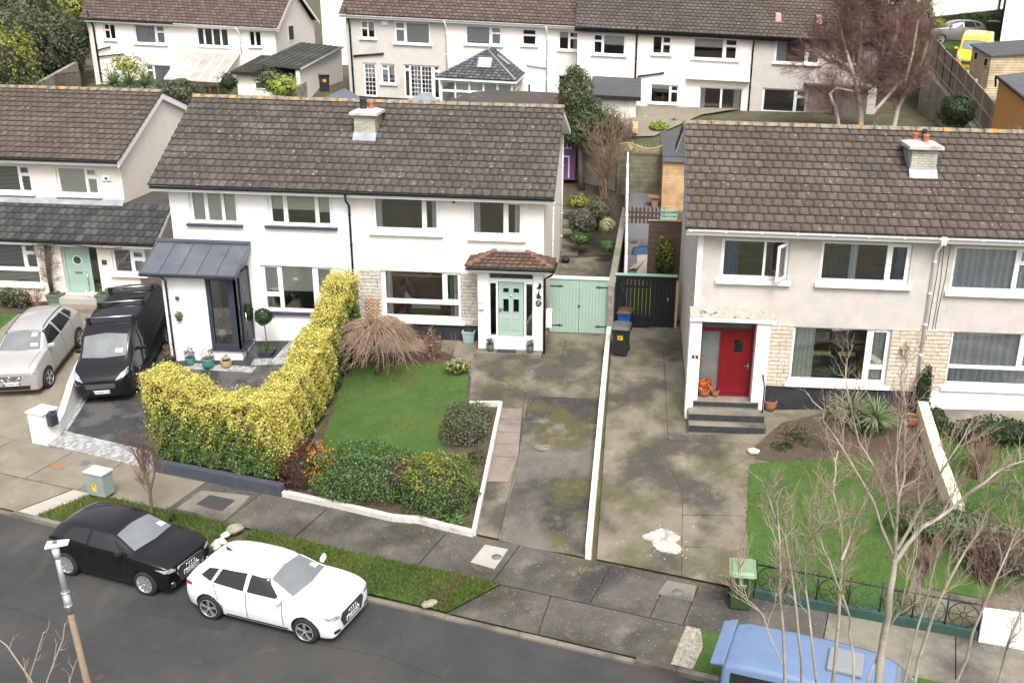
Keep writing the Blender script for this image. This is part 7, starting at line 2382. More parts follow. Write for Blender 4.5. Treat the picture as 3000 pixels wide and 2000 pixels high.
# ------------------------------------------------------------------ vegetation tools
def leaves(name,P,Nr,size,mat,parent,asp=.55,seed=1,droop=0.0,spread=.9):
 """kite-shaped leaves at points P turned roughly to the outward directions Nr"""
 q = np.random.default_rng(seed)
 n = len(P)
 d = Nr + q.normal(0,spread,(n,3))
 d /= np.linalg.norm(d,axis=1)[:,None] + 1e-9
 t = q.normal(0,1,(n,3))
 t[:,2] -= droop
 t -= d * (t * d).sum(1)[:,None]
 t /= np.linalg.norm(t,axis=1)[:,None] + 1e-9
 b = np.cross(d,t)
 L = (size * q.uniform(.65,1.35,n))[:,None]
 V = np.empty((n,4,3))
 V[:,0] = P - t * L * .5
 V[:,1] = P + b * L * asp * .5 + d * L * .08
 V[:,2] = P + t * L * .5
 V[:,3] = P - b * L * asp * .5 + d * L * .08
 F = np.arange(n * 4).reshape(n,4)
 return fastmesh(name,V.reshape(-1,3),F,mat,parent,{'rnd':q.random(n)})
def blob(c,r,n,p=2.0,lump=.16,depth=.14,seed=1,zmin=None,freq=3.0):
 q = np.random.default_rng(seed)
 d = q.normal(0,1,(int(n * 1.6),3))
 d /= np.linalg.norm(d,axis=1)[:,None]
 k = 1 / ((np.abs(d) ** p).sum(1)) ** (1 / p)
 ph = q.uniform(0,6,9)
 lm = sum(np.sin(d[:,i % 3] * freq * (1 + .37 * i) + d[:,(i + 1) % 3] * freq * 1.3 + ph[i]) for i in range(6)) / 3.2
 kk = k * (1 + lump * lm) * (1 - np.abs(q.normal(0,depth,len(d))))
 P = np.array(c) + d * kk[:,None] * np.array(r)
 ok = np.ones(len(P),bool)
 if zmin is not None:
  ok = P[:,2] > zmin
 return P[ok][:n],d[ok][:n],lm[ok][:n]
def core(name,c,r,mat,parent,k=.74,p=2.0):
 bm = bmesh.new()
 bmesh.ops.create_icosphere(bm,subdivisions=3,radius=1)
 for v in bm.verts:
  s = k / (sum(abs(x) ** p for x in v.co)) ** (1 / p)
  v.co = Vector((c[0] + v.co.x * r[0] * s,c[1] + v.co.y * r[1] * s,c[2] + v.co.z * r[2] * s))
 me = bpy.data.meshes.new(name)
 bm.to_mesh(me)
 bm.free()
 me.materials.append(MATS[mat])
 return link(name,me,parent)
def bush(px,py,Y,r,mat,label,n=900,size=.09,cat='shrub',name='shrub',p=2.0,lump=.16,z=None,seed=None,group=None,trunk=None,stem='twig',asp=.55,two=None,depth=.14,droop=0,zc=None,freq=3.0):
 """leafy shrub: foliage round a dark twiggy middle; px,py is the middle of what is seen"""
 seed = seed or int(px * 7 + py)
 c = at(px,py,Y)
 g = z if z is not None else gh(c.x,Y)
 t = thing(name,(c.x,Y,g),label,cat,group)
 P,D,lm = blob(c,r,n,p,lump,depth,seed,g + .02 if trunk is None else None,freq)
 if two:
  sel = (D[:,2] + lm * .5 + np.random.default_rng(seed).normal(0,.3,len(P))) > two[1]
  leaves('foliage',P[~sel],D[~sel],size,mat,t,asp,seed,droop)
  leaves('foliage',P[sel],D[sel],size,two[0],t,asp,seed + 1,droop)
 else:
  leaves('foliage',P,D,size,mat,t,asp,seed,droop)
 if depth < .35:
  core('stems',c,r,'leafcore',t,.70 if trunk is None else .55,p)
 if trunk:
  MB().tube([(c.x + trunk[1],Y,g - .1),(c.x + trunk[1] * .6,Y,(g + c.z) / 2),tuple(c)],[trunk[0] * 1.15,trunk[0],trunk[0] * .6],8).build('trunk',stem,t)
 return t
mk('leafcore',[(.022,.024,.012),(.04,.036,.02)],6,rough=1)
def limb(mb,p,d,L,r,k=5,bend=.25,up=.1,n=4,rr=None,tip=.45):
 """a bending branch; returns its points and directions"""
 rr = rr or rnd
 pts,ds = [Vector(p)],[Vector(d).normalized()]
 for i in range(n):
  dd = ds[-1] + Vector((rr.gauss(0,bend),rr.gauss(0,bend),rr.gauss(0,bend) + up)) * .55
  dd.normalize()
  ds.append(dd)
  pts.append(pts[-1] + dd * L / n)
 mb.tube(pts,[r * (1 - (1 - tip) * i / n) for i in range(n + 1)],k,cap=False)
 return pts,ds
def twigs(mb,pts,rr,every,L,r,ang=.8,sub=2,up=.25,k=3,bend=.3,t0=.15):
 tot = sum((b - a).length for a,b in zip(pts[:-1],pts[1:]))
 m = max(1,int(tot / every))
 for i in range(m):
  t = t0 + (1 - t0) * (i + rr.random()) / m
  s = t * tot
  for a,b in zip(pts[:-1],pts[1:]):
   l = (b - a).length
   if s <= l:
    break
   s -= l
  u = (b - a).normalized()
  o = u.orthogonal().normalized()
  o.rotate(__import__('mathutils').Quaternion(u,rr.uniform(0,6.28)))
  d = u * math.cos(ang) + o * math.sin(ang)
  q,ds = limb(mb,a + u * min(s,l),d,L * rr.uniform(.5,1.2) * (1.1 - .5 * t),r * rr.uniform(.8,1.1),k,bend,up,4,rr,.4)
  if sub > 0:
   twigs(mb,q,rr,every * .55,L * .5,r * .62,ang,sub - 1,up,3,bend)
def strap_plant(name,loc,n,L,w_,mat,label,cat='plant',trunk=0.0,seed=1,up=.6,group=None,heads=((0,0,0),)):
 q = random.Random(seed)
 t = thing(name,loc,label,cat,group)
 V,F,RR = [],[],[]
 for hx,hy,hz in heads:
  for i in range(n):
   a = q.uniform(0,6.283)
   el = q.uniform(-.25,1.45)
   l = L * q.uniform(.75,1.1)
   d = Vector((math.cos(a) * math.cos(el),math.sin(a) * math.cos(el),math.sin(el) * up + .12))
   s = Vector((-math.sin(a),math.cos(a),0)) * w_ / 2
   p = Vector(loc) + Vector((hx,hy,trunk + hz))
   prev = None
   for k in range(5):
    f = [.5,1,.9,.6,.05][k]
    n0 = len(V)
    V += [tuple(p - s * f),tuple(p + s * f)]
    if k:
     F.append((n0 - 2,n0 - 1,n0 + 1,n0))
     RR.append(q.random())
    p = p + d * l / 4
    d = (d + Vector((0,0,-.16))).normalized()
 fastmesh('leaf_rosette',V,F,mat,t,{'rnd':RR})
 if trunk:
  m = MB()
  for hx,hy,hz in heads:
   m.tube([Vector(loc) + Vector((hx * .2,hy * .2,-.1)),Vector(loc) + Vector((hx,hy,trunk + hz))],[.09,.06],8)
  m.build('trunk','bark_brown',t)
 return t
# ------------------------------------------------------------------ golden hedge
def hedge():
 t = thing('hedge',(-11.2,25.6,gh(-11.2,25.6)),'tall golden-yellow privet hedge turning the corner around the tarmac drive','hedge')
 q = np.random.default_rng(5)
 runs = [((-13.35,26.35),(-9.55,25.3),.58,(1.62,1.22,1.30)),((-9.62,25.2),(-9.42,32.35),.47,(1.35,1.75,2.95))]
 AP,AD,AT = [],[],[]
 for (ax,ay),(bx,by),hw,tops in runs:
  L = math.hypot(bx - ax,by - ay)
  u = np.array([(bx - ax) / L,(by - ay) / L])
  nv = np.array([-u[1],u[0]])
  n = int(L * 10500)
  s = q.uniform(0,1,n)
  gz = np.array([gh(ax + (bx - ax) * i,ay + (by - ay) * i) for i in np.linspace(0,1,60)])
  g = np.interp(s,np.linspace(0,1,60),gz) + .22
  top = np.interp(s,[0,.5,1],tops) + .10 * np.sin(s * L * 2.3) + .06 * np.sin(s * L * 5.1 + 1) + .05 * np.sin(s * L * 9 + 2)
  w_ = hw * (1 + .06 * np.sin(s * L * 1.9 + 1) + .05 * np.sin(s * L * 4.7))
  f = q.uniform(0,1,n)
  H = top - g
  per = 2 * H + 2 * w_
  a = f * per
  side = np.where(a < H,0,np.where(a < H + 2 * w_,1,2))
  h = np.where(side == 0,a / H,np.where(side == 1,1.0,(a - H - 2 * w_) / H))
  o = np.where(side == 0,-1.0,np.where(side == 1,(a - H) / w_ - 1,1.0))
  o = o * (1 - .25 * np.clip(h - .75,0,1) / .25 * (side != 1)) * (1 - .12 * (1 - h))
  dep = np.abs(q.normal(0,.085,n))
  sprig = (side == 1) & (q.random(n) < .05)
  lump = .07 * np.sin(s * L * 7 + h * 9) + .05 * np.sin(s * L * 13 - h * 17)
  oo = o * (w_ + (lump - dep) * (side != 1))
  z = g + H * h - dep * (side == 1) + .05 * lump + sprig * q.uniform(0,.22,n)
  P = np.stack([ax + u[0] * s * L + nv[0] * oo,ay + u[1] * s * L + nv[1] * oo,z],1)
  D = np.stack([nv[0] * np.sign(o) * (side != 1),nv[1] * np.sign(o) * (side != 1),1.0 * (side == 1) + .2],1)
  AP.append(P); AD.append(D)
  # end faces
  ne = int(2 * hw * 2.2 * 1500)
  for e,sg in ((0.0,-1),(1.0,1)):
   P = np.stack([np.full(ne,ax + (bx - ax) * e),np.full(ne,ay + (by - ay) * e),q.uniform(gh(ax,ay) + .25 if e == 0 else gh(bx,by) + .25,tops[0 if e == 0 else 2] + .05,ne)],1)
   off = q.uniform(-hw,hw,ne)
   out = sg * np.abs(q.normal(.03,.09,ne)) * 1.0
   P[:,0] += nv[0] * off + u[0] * out
   P[:,1] += nv[1] * off + u[1] * out
   AP.append(P); AD.append(np.stack([np.full(ne,u[0] * sg),np.full(ne,u[1] * sg),np.full(ne,.2)],1))
  m = MB()
  for i in range(10):
   s0,s1 = i / 10,(i + 1) / 10
   pts = []
   for s_ in (s0,s1):
    cx,cy = ax + u[0] * s_ * L,ay + u[1] * s_ * L
    tz = float(np.interp(s_,[0,.5,1],tops)) - .30
    zz = gh(cx,cy)
    k = hw * .58
    pts.append([(cx - nv[0] * k,cy - nv[1] * k,zz),(cx + nv[0] * k,cy + nv[1] * k,zz),(cx + nv[0] * k * .85,cy + nv[1] * k * .85,tz),(cx - nv[0] * k * .85,cy - nv[1] * k * .85,tz)])
   m.hexa([pts[0][0],pts[1][0],pts[1][1],pts[0][1],pts[0][3],pts[1][3],pts[1][2],pts[0][2]])
  m.build('stems','leafcore',t,merge=False)
 P,D = np.concatenate(AP),np.concatenate(AD)
 patchy = np.sin(P[:,0] * 3.1 + P[:,2] * 2) + np.sin(P[:,1] * 2.7 - P[:,2] * 3.3) + np.sin(P[:,0] * 6.3 - P[:,1] * 5)
 g = np.array([gh(x,y) for x,y in P[:,:2]])
 front = P[:,1] - np.interp(P[:,0],[-13.4,-9.4],[26.35,25.3])
 rel = (P[:,2] - g) / 2.5
 eastern = np.clip((P[:,0] + 9.9) * 1.4,0,1) * (P[:,1] < 29.5)
 late = np.clip((P[:,1] - 29.3) / 2,0,1) * (P[:,0] > -9.4)
 score = rel * 3.7 + patchy * .2 + eastern * 1.7 - late * .9 + q.normal(0,.6,len(P)) - 2.5
 gold = score > 0
 lime = (~gold) & (score > -.75)
 gr = ~(gold | lime)
 leaves('foliage',P[gold],D[gold],.062,'leaf_gold',t,.62,3)
 leaves('foliage',P[lime],D[lime],.062,'leaf_lime',t,.6,4)
 leaves('foliage',P[gr],D[gr],.07,'leaf_green',t,.58,5)
hedge()
# ------------------------------------------------------------------ front garden shrubs
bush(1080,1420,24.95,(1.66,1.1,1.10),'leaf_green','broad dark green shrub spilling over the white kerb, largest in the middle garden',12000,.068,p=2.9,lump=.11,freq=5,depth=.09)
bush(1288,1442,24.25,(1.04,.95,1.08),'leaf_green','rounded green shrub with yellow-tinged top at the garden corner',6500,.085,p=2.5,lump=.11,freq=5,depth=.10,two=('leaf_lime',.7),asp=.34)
bush(1180,1425,24.35,(.36,.40,.85),'leaf_dark','thin bronze-leaved shrub squeezed between the two green shrubs',900,.08,lump=.35,depth=.3,two=('leaf_brown',.3))
bush(890,1390,25.1,(.72,.6,.98),'leaf_red','dark maroon shrub at the foot of the golden hedge',1700,.08,lump=.25)
bush(942,1375,24.95,(.5,.5,.85),'leaf_orange','orange and yellow leaved shrub beside the maroon shrub',1100,.08,lump=.3,depth=.36)
bush(1365,1270,27.5,(.70,1.0,.80),'leaf_grey','square clipped brownish-green bush beside the pebbled path',5200,.07,p=5,lump=.04,two=('leaf_olive',.1))
bush(1385,1390,26.0,(.58,.8,.62),'leaf_grey','low grey-leaved shrub between the clipped bush and the corner shrub',1500,.08,two=('leaf_dark',0))
bush(1330,1530,23.45,(.38,.3,.2),'leaf_green','low leafy ground plant at the garden corner by the kerb',450,.13,cat='plant',name='plant')
bush(1340,1070,30.6,(.45,.3,.22),'leaf_lime','small lime-green plant with pale flowers at the lawn edge',420,.09,cat='plant',name='plant',two=('leaf_varieg',.3))
# weeping bare tree
wx,wy = on(1105,1098)[:2]
wg = gh(wx,wy)
wt = thing('weeping_tree',(wx,wy,wg),'bare dome-shaped weeping maple on the lawn in front of the stone cladding','tree')
ctr = at(1118,985,wy + .1)
MB().tube([(wx,wy,wg - .1),(wx + .04,wy,wg + .5),(wx + .02,wy,wg + .95)],[.085,.07,.075],9).build('trunk','bark_brown',wt)
m = MB()
rr = random.Random(12)
for i in range(330):
 a = rr.uniform(0,6.283)
 R_ = 1.42 * math.sqrt(rr.uniform(.12,1))
 zt0 = wg + 1.92 + rr.uniform(-.18,.2)
 p0 = Vector((wx + .02 + rr.uniform(-.12,.12),wy + rr.uniform(-.12,.12),wg + rr.uniform(.9,1.35)))
 p1 = Vector((wx + math.cos(a) * R_ * .35,wy + math.sin(a) * R_ * .35,zt0 + .25 * (1 - R_ / 1.4)))
 p2 = Vector((wx + math.cos(a + .2) * R_ * .8,wy + math.sin(a + .2) * R_ * .8,zt0 - .30 * (R_ / 1.4) ** 2 + rr.uniform(-.12,.1)))
 p3 = Vector((wx + math.cos(a + rr.uniform(-.2,.3)) * R_ * 1.06,wy + math.sin(a + .1) * R_ * 1.06,zt0 - .80 * (R_ / 1.4) ** 2 - rr.uniform(.05,.42)))
 big = i < 26
 pts = []
 for k in range(9):
  t = k / 8
  pts.append(p0 * (1 - t) ** 3 + p1 * 3 * t * (1 - t) ** 2 + p2 * 3 * t * t * (1 - t) + p3 * t ** 3)
 if not big:
  pts = pts[3:]
 pts = [q + Vector((rr.gauss(0,.018),rr.gauss(0,.018),rr.gauss(0,.018))) for q in pts]
 r0 = .026 if big else .0085
 m.tube(pts,[r0 * (1 - .8 * k / (len(pts) - 1)) + .003 for k in range(len(pts))],4,cap=False)
 for j in range(5):
  b = pts[rr.randrange(1,len(pts))]
  d = Vector((math.cos(a),math.sin(a),0)) * rr.uniform(.1,.3) + Vector((rr.gauss(0,.14),rr.gauss(0,.14),rr.uniform(-.34,.02)))
  m.tube([b,b + d * .5 + Vector((0,0,.03)),b + d],[.0065,.005,.003],3,cap=False)
m.build('branches','twig_tan',wt,merge=False)
def twig_bush(px,py,Y,R_,H_,n,mat,label,cat='shrub',r=.007,seed=3,heads=None,lean=.5,name='bare_shrub',z=None):
 c = at(px,py,Y)
 g = gh(c.x,Y) if z is None else z
 t = thing(name,(c.x,Y,g),label,cat)
 q = random.Random(seed)
 m = MB()
 tips = []
 for i in range(n):
  a = q.uniform(0,6.283)
  d = Vector((math.cos(a) * lean * q.random() * R_ / H_,math.sin(a) * lean * q.random() * R_ / H_,1))
  pts,ds = limb(m,(c.x + q.gauss(0,R_ * .12),Y + q.gauss(0,R_ * .12),g),d,H_ * q.uniform(.7,1.15),r * 1.6,4,.22,.1,5,q)
  twigs(m,pts,q,.22,H_ * .35,r,.6,1,.2)
  tips += pts[2:]
 m.build('branches',mat,t,merge=False)
 if heads:
  P = np.array([tuple(p + Vector((q.gauss(0,.09),q.gauss(0,.09),q.gauss(0,.09)))) for p in tips for _ in range(heads[1])])
  leaves('seed_heads',P,np.ones_like(P) * .2,heads[2],heads[0],t,.7,seed)
 return t
twig_bush(1268,1045,31.6,.5,1.0,14,'twig_tan','dried brown hydrangea with old flower heads under the front window',heads=('leaf_brown',7,.09))
twig_bush(1325,1040,31.5,.3,.9,7,'twig','thin bare shrub beside the dried hydrangea',seed=5)
tl = thing('trellis',(-8.7,32.9,.4),'rust-brown diamond trellis on the stone cladding behind the weeping tree','trellis')
m = MB()
a,b = at(1066,868,32.92),at(1113,945,32.92)
for s_ in (1,-1):
 for i in range(-6,12):
  x = a.x + i * .14
  p,q = [],[]
  pts = [(x + k * .05 * s_ + (0 if s_ > 0 else .6),32.93 - .008 * s_,b.z - .2 + k * .05) for k in range(30)]
  pts = [p for p in pts if a.x <= p[0] <= b.x + .05 and p[2] < a.z]
  if len(pts) > 1:
   m.tube([pts[0],pts[-1]],.012,4)
m.build('lattice','wood_orange',tl,merge=False)
# ------------------------------------------------------------------ right front gardens
for k,(px,py,s_) in enumerate(((2490,1215,3),(2560,1235,9))):
 q = on(px,py + 40)
 strap_plant('cordyline',tuple(q),90,.95,.045,'leaf_strap',('spiky green cordyline nearer the steps under the front window','spiky green cordyline nearer the drainpipe under the front window')[k],trunk=.55,seed=s_)
twig_bush(2330,1290,27.0,1.2,.5,26,'twig','low bramble of bare stems in the right flower bed by the steps',heads=('leaf_dark',2,.08),lean=1.6,seed=8)
twig_bush(2420,1300,26.6,1.0,.4,18,'wood_dark','low dark dead growth in the middle of the right flower bed',lean=1.7,seed=9)
bush(2290,1325,26.6,(.5,.35,.28),'leaf_dark','low dark green weeds at the front of the right flower bed',600,.08)
bush(2540,1260,27.4,(.45,.4,.5),'leaf_green','bright green leafy shrub below the cordylines',900,.09)
twig_bush(2680,1390,25.0,.6,1.0,26,'twig_purple','purplish bare shrub against the pale yellow wall',seed=10)
bush(2705,1150,28.3,(.22,.25,.85),'leaf_dark','dark ivy climbing the wall end beside the drainpipe',1100,.09,name='ivy',cat='ivy')
bush(2745,1225,27.5,(.3,.5,.3),'leaf_dark','dark ivy hanging over the pale yellow wall top',700,.09,name='ivy',cat='ivy')
twig_bush(2865,1370,25.2,.85,1.15,60,'twig_tan','tan twiggy rounded shrub in the far right garden',seed=11,r=.006)
bush(2920,1265,26.8,(1.5,.5,.42),'leaf_dark','low dark evergreen spreading shrub in the far right garden',2000,.10)
bush(2760,1530,22.8,(1.5,.8,.42),'leaf_green','spurge with whorled green leaves behind the wheel railing',2600,.13,asp=.22)
bush(2950,1620,21.6,(1.2,.8,.7),'leaf_grey','tangled grey-green shrub behind the white garden wall',1400,.10,depth=.3,lump=.25)
twig_bush(2900,1650,21.3,1.4,1.3,60,'twig_purple','brown thicket of bare stems behind the white garden wall',seed=14)
twig_bush(2720,1650,21.6,.9,.9,30,'twig','brown bare thicket behind the railing end',seed=15)
# ------------------------------------------------------------------ left front beds and climber
for k,(px,py) in enumerate(((20,870),(62,880),(-30,880))):
 bush(px,py,35.7,(.42,.35,.42),'leaf_olive',('dark leafy shrub at the photo edge under the blinds window','leafy shrub under the middle of the left bay blinds','dark shrub outside the left edge')[k],550,.10,lump=.3,depth=.25) if k < 2 else None
twig_bush(112,895,35.5,.35,.85,12,'twig_tan','bare tan shrub between the lawn and the mint door',seed=17,heads=('leaf_brown',2,.06))
vn = thing('climber',(at(145,850,36.0).x,35.95,.1),'gnarled bare climber trained up the wall beside the mint door','climber')
m = MB()
q = random.Random(4)
v0,v1 = at(152,860,35.98),at(135,722,35.9)
for i in range(4):
 m.tube([Vector(v0) + Vector((q.gauss(0,.06),-.02,0)),Vector(v0).lerp(v1,.4) + Vector((q.gauss(0,.07),-.04,0)),Vector(v0).lerp(v1,.75) + Vector((q.gauss(0,.06),-.04,0)),Vector(v1) + Vector((q.gauss(0,.08),0,.05))],[.05,.045,.04,.03],6)
pts = [Vector(v0).lerp(v1,t) for t in (0,.3,.6,1)]
twigs(m,pts,q,.07,.75,.008,1.1,1,.1)
top_ = [Vector((v1.x + k * .5,35.75 - .06,v1.z + .12 + .05 * math.sin(k))) for k in range(-2,7)]
m.tube(top_,.022,5)
twigs(m,top_,q,.2,.5,.007,1.0,1,.2)
m.build('stems','wood_dark',vn,merge=False)
# ------------------------------------------------------------------ trees behind
cf = thing('conifer',(-2.18,49.3,2.35),'dark green conifer with a bare trunk behind the cream house','tree')
MB().tube([(-2.2,49.3,2.2),(-2.28,49.3,3.5),(-2.35,49.3,5.2)],[.17,.14,.1],9).build('trunk','bark_brown',cf)
parts = []
q = np.random.default_rng(8)
for (cx_,cz_,rx_,rz_,n_) in ((-2.55,6.9,.75,1.15,1500),(-2.35,5.9,1.05,1.0,2000),(-1.35,5.45,.82,.85,1200),(-1.9,5.2,1.2,.75,1500),(-2.7,5.5,.75,.9,900),(-2.6,7.6,.35,.55,400),(-1.0,5.2,.5,.6,500)):
 P,D,lm = blob((cx_,49.3 + q.uniform(-.2,.2),cz_),(rx_,rx_ * .9,rz_),n_ * 3,2,.2,.2,int(cz_ * 100),freq=5)
 parts.append(((P - [-2.3,49.3,5.9]) * [1.18,1.1,1.04] + [-2.3,49.3,5.95],D))
P,D = np.concatenate([a for a,_ in parts]),np.concatenate([b for _,b in parts])
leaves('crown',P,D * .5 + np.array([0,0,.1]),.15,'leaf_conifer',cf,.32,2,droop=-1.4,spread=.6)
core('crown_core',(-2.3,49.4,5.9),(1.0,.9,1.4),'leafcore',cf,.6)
twig_bush(1775,450,48.2,1.0,3.4,12,'twig_tan','tall bare tan shrub in front of the slanting grey wall',seed=21,r=.014)
twig_bush(1835,400,50.6,.9,2.4,12,'twig_purple','grey bare shrub behind the trellis top',seed=22,r=.012,z=3.2)
q_ = on(1848,530)
strap_plant('yucca',(q_.x,q_.y - .6,q_.z),46,.75,.085,'leaf_yucca','yellow-green yucca with several heads in front of the mossy wall',trunk=.9,seed=4,heads=((-.05,0,.55),(.42,0,.45),(-.1,0,-.1),(.15,-.1,-.5)))
bush(1705,650,42.6,(.62,.8,.55),'leaf_olive','grey-green lavender-like bush beside the garden steps',1800,.10,two=('leaf_grey',.2),depth=.25)
bush(1755,620,44.2,(.6,.8,.62),'leaf_olive','taller olive bush behind the variegated shrub',1500,.11,depth=.3,lump=.25)
bush(1778,662,41.6,(.36,.4,.40),'leaf_varieg','rounded cream-variegated shrub by the block wall',1300,.075)
bush(1700,700,41.4,(.5,.35,.25),'leaf_green','low green plant at the end of the concrete yard',500,.1,cat='plant',name='plant')
bush(1780,720,40.6,(.38,.4,.28),'leaf_green','ferny tuft on soil beside the block wall',600,.16,asp=.15,cat='plant',name='plant')
bush(1690,590,45.4,(.55,.6,.3),'leaf_lime','bright green low plants on the garden bank',500,.12,cat='plant',name='plant')
bush(1700,578,46.9,(.35,.4,.22),'leaf_grey','pale blue-green euphorbia on the garden bank',300,.12,cat='plant',name='plant')
bush(1948,750,37.9,(.34,.3,.78),'leaf_green','bright ivy growing up the brown screen fence',900,.12,name='ivy',cat='ivy',two=('leaf_lime',.0))
for i in range(5):
 c = at(1664,616 + i * 19,46.2 - i * 1.15)
 tag(MB().box(c.x - .75,c.x + .45,46.2 - i * 1.15 - .5,46.2 - i * 1.15 + .5,gh(c.x,46) - 1,gh(c.x,46.2 - i * 1.15) + .06).build('garden_step','concrete_mossy',bevel=.02),['mossy garden step nearest the conifer','mossy garden step, second from the conifer','middle mossy garden step on the bank','mossy garden step, second from the yard','mossy garden step nearest the concrete yard'][i],'step','garden steps')
bush(1930,385,56.5,(.62,.6,.55),'leaf_lime','golden-green rounded shrub beside the pale path behind',1300,.14,two=('leaf_yucca',.1))
bush(1975,378,57.5,(.5,.5,.5),'leaf_green','green shrub behind the golden-green rounded shrub',800,.14)
# birches
def tree_px(name,label,Y,trunks,mat,tw,L,every,r,up=.3,sub=2,seed=1,rad=(.12,.03),base=None,ang=.7,jitter=.0,bend=.3):
 q = random.Random(seed)
 c = at(*trunks[0][0],Y)
 g = base if base else (c.x,Y,gh(c.x,Y))
 t = thing(name,g,label,'tree')
 m = MB()
 for j,tr in enumerate(trunks):
  m2 = MB()
  yy = Y + (j % 3 - 1) * jitter
  pts = [Vector(at(px,py,yy + jitter * .3 * math.sin(i * 1.7 + j))) for i,(px,py) in enumerate(tr)]
  n = len(pts)
  k = rad[0] if j == 0 else rad[0] * .8
  m.tube(pts,[k + (rad[1] - k) * i / (n - 1) for i in range(n)],8,cap=False)
  twigs(m2,pts,q,every,L,r,ang,sub,up,4,bend,.25)
  m2.build('twigs',tw,t,merge=False)
 m.build('trunk',mat,t,merge=False)
 return t
BT = [[(2522,420),(2522,330),(2508,240),(2492,195),(2474,130),(2458,60),(2448,-40)],[(2560,420),(2572,300),(2584,200),(2592,100),(2592,-50)],
  [(2500,215),(2460,190),(2420,175),(2385,150)],[(2585,240),(2610,150),(2640,60),(2655,-30)],[(2508,230),(2520,150),(2522,60),(2515,-40)]]
tree_px('birch_tree','bare multi-stemmed silver birch in front of the grey rendered house',54,BT,'bark_birch','twig_purple',2.4,.21,.018,up=.12,sub=2,seed=6,rad=(.17,.05),jitter=.7,ang=.75)
BT2 = [[(2610,420),(2630,320),(2655,230),(2675,150),(2690,60)],[(2625,330),(2660,260),(2700,180),(2720,120)],[(2468,420),(2448,320),(2432,275),(2450,258),(2500,268)],[(2560,330),(2600,285),(2640,240),(2690,215)]]
tree_px('birch_tree','smaller bare birch with leaning orange-barked stems beside the retaining wall',52.5,BT2,'bark_birch','twig_purple',1.9,.21,.016,up=.1,sub=2,seed=16,rad=(.13,.045),jitter=.5,ang=.8)
twig_bush(2660,330,50.5,3.2,1.9,40,'twig_purple','brown thicket of bare stems under the birches above the right-hand ridge',seed=31,r=.014,lean=1.2,z=3.8)
bush(2805,325,49.0,(.85,.8,.82),'leaf_dark','rounded dark green holly-like bush beside the panel fence',2000,.14)
for px,s_,l_ in ((2662,1,'pointed dark cypress, left of a pair beside the net-curtained house'),(2705,2,'pointed dark cypress, right of a pair next to the picket fence')):
 c = at(px,60,66)
 t = thing('cypress',(c.x,66,c.z - 2),l_,'tree','cypress pair')
 P,D,lm = blob((c.x,66,c.z),(.62,.62,1.55),1500,1.6,.2,.2,s_)
 leaves('crown',P,D * .4 + np.array([0,0,.1]),.26,'leaf_conifer',t,.3,s_,droop=-1.6,spread=.5)
 core('crown_core',(c.x,66,c.z),(.5,.5,1.4),'leafcore',t)
bush(2748,72,67,(.5,.5,.4),'leaf_lime','golden bush between the cypress and the grey car',500,.16,z=7.0)
bush(2825,62,69,(.8,.6,.5),'leaf_dark','dark shrub on the fence beside the clipped hedge at the top right',700,.16,z=7.6)
bush(2890,66,69,(1.05,.5,.62),'leaf_green','bright clipped hedge behind the black bin at the top right',1800,.16,p=6,lump=.03,name='hedge',cat='hedge',z=7.6)
# top left trees
def tree(px,py,Y,r,mat,label,n,size,two=None,seed=1,name='tree',lump=.3,tr=.14,depth=.22,freq=4.5):
 return bush(px,py,Y,r,mat,label,n,size,'tree',name,2,lump,None,seed,None,(tr,.1),'bark',.5,two,depth,freq=freq)
tree(15,200,58,(1.9,1.6,2.6),'leaf_olive','yellow-green feathery tree at the left photo edge above the roof',3600,.18,('leaf_lime',.15),3)
tree(85,110,66,(2.2,1.8,2.1),'leaf_grey','large grey-green evergreen tree, middle of the top left clump',4200,.2,('leaf_olive',-.1),4)
tree(25,60,70,(1.9,1.8,1.7),'leaf_grey','grey-green tree in the top left corner',2600,.2,('leaf_olive',0),5)
tree(180,110,67,(1.35,1.3,1.9),'leaf_grey','grey-green evergreen nearest the cream house at the top left',2600,.2,('leaf_olive',-.1),6)
bush(105,190,66.5,(2.0,1.3,1.3),'leaf_dark','dark bramble mass below the grey-green trees',2400,.19,lump=.3,depth=.25,two=('leaf_brown',.5))
bush(165,160,69,(1.2,1.0,1.2),'leaf_dark','dark ivy-clad shrub behind the concrete side wall',1500,.19,lump=.3,two=('leaf_green',.35))
bush(235,105,70,(.75,.9,1.3),'leaf_dark','dark green shrub beside the corner of the furthest cream house',1200,.18,lump=.3)
bush(222,185,67.0,(.5,.6,.9),'leaf_dark','narrow dark evergreen by the lane end',800,.17,lump=.3)
bush(120,15,82,(3.4,1.2,1.7),'leaf_dark','tall dark hedge at the very top left',2400,.24,p=6,lump=.04,name='hedge',cat='hedge')
bush(205,25,78,(1.3,1.2,1.2),'leaf_lime','bright green shrub at the top beside the house roof corner',1000,.2,lump=.3)
bush(40,-35,84,(4.2,2,2.6),'leaf_dark','dark tree mass beyond the tall hedge',2200,.3,lump=.3)
twig_bush(222,75,73,1.4,2.4,26,'twig_tan','pinkish bare shrub between the trees and the furthest house',seed=41,r=.018)
tree_px('bare_tree','pale bare trunk forking at the top left edge',79,[[(66,40),(66,25),(60,5),(52,-30)],[(66,25),(72,5),(80,-30)]],'bark_pale','twig',1.5,.5,.03,seed=42,rad=(.17,.09),sub=1)
bush(372,195,63.5,(1.35,.9,.85),'leaf_lime','airy yellow-green shrub in front of the net-curtained window',900,.17,depth=.4,lump=.4)
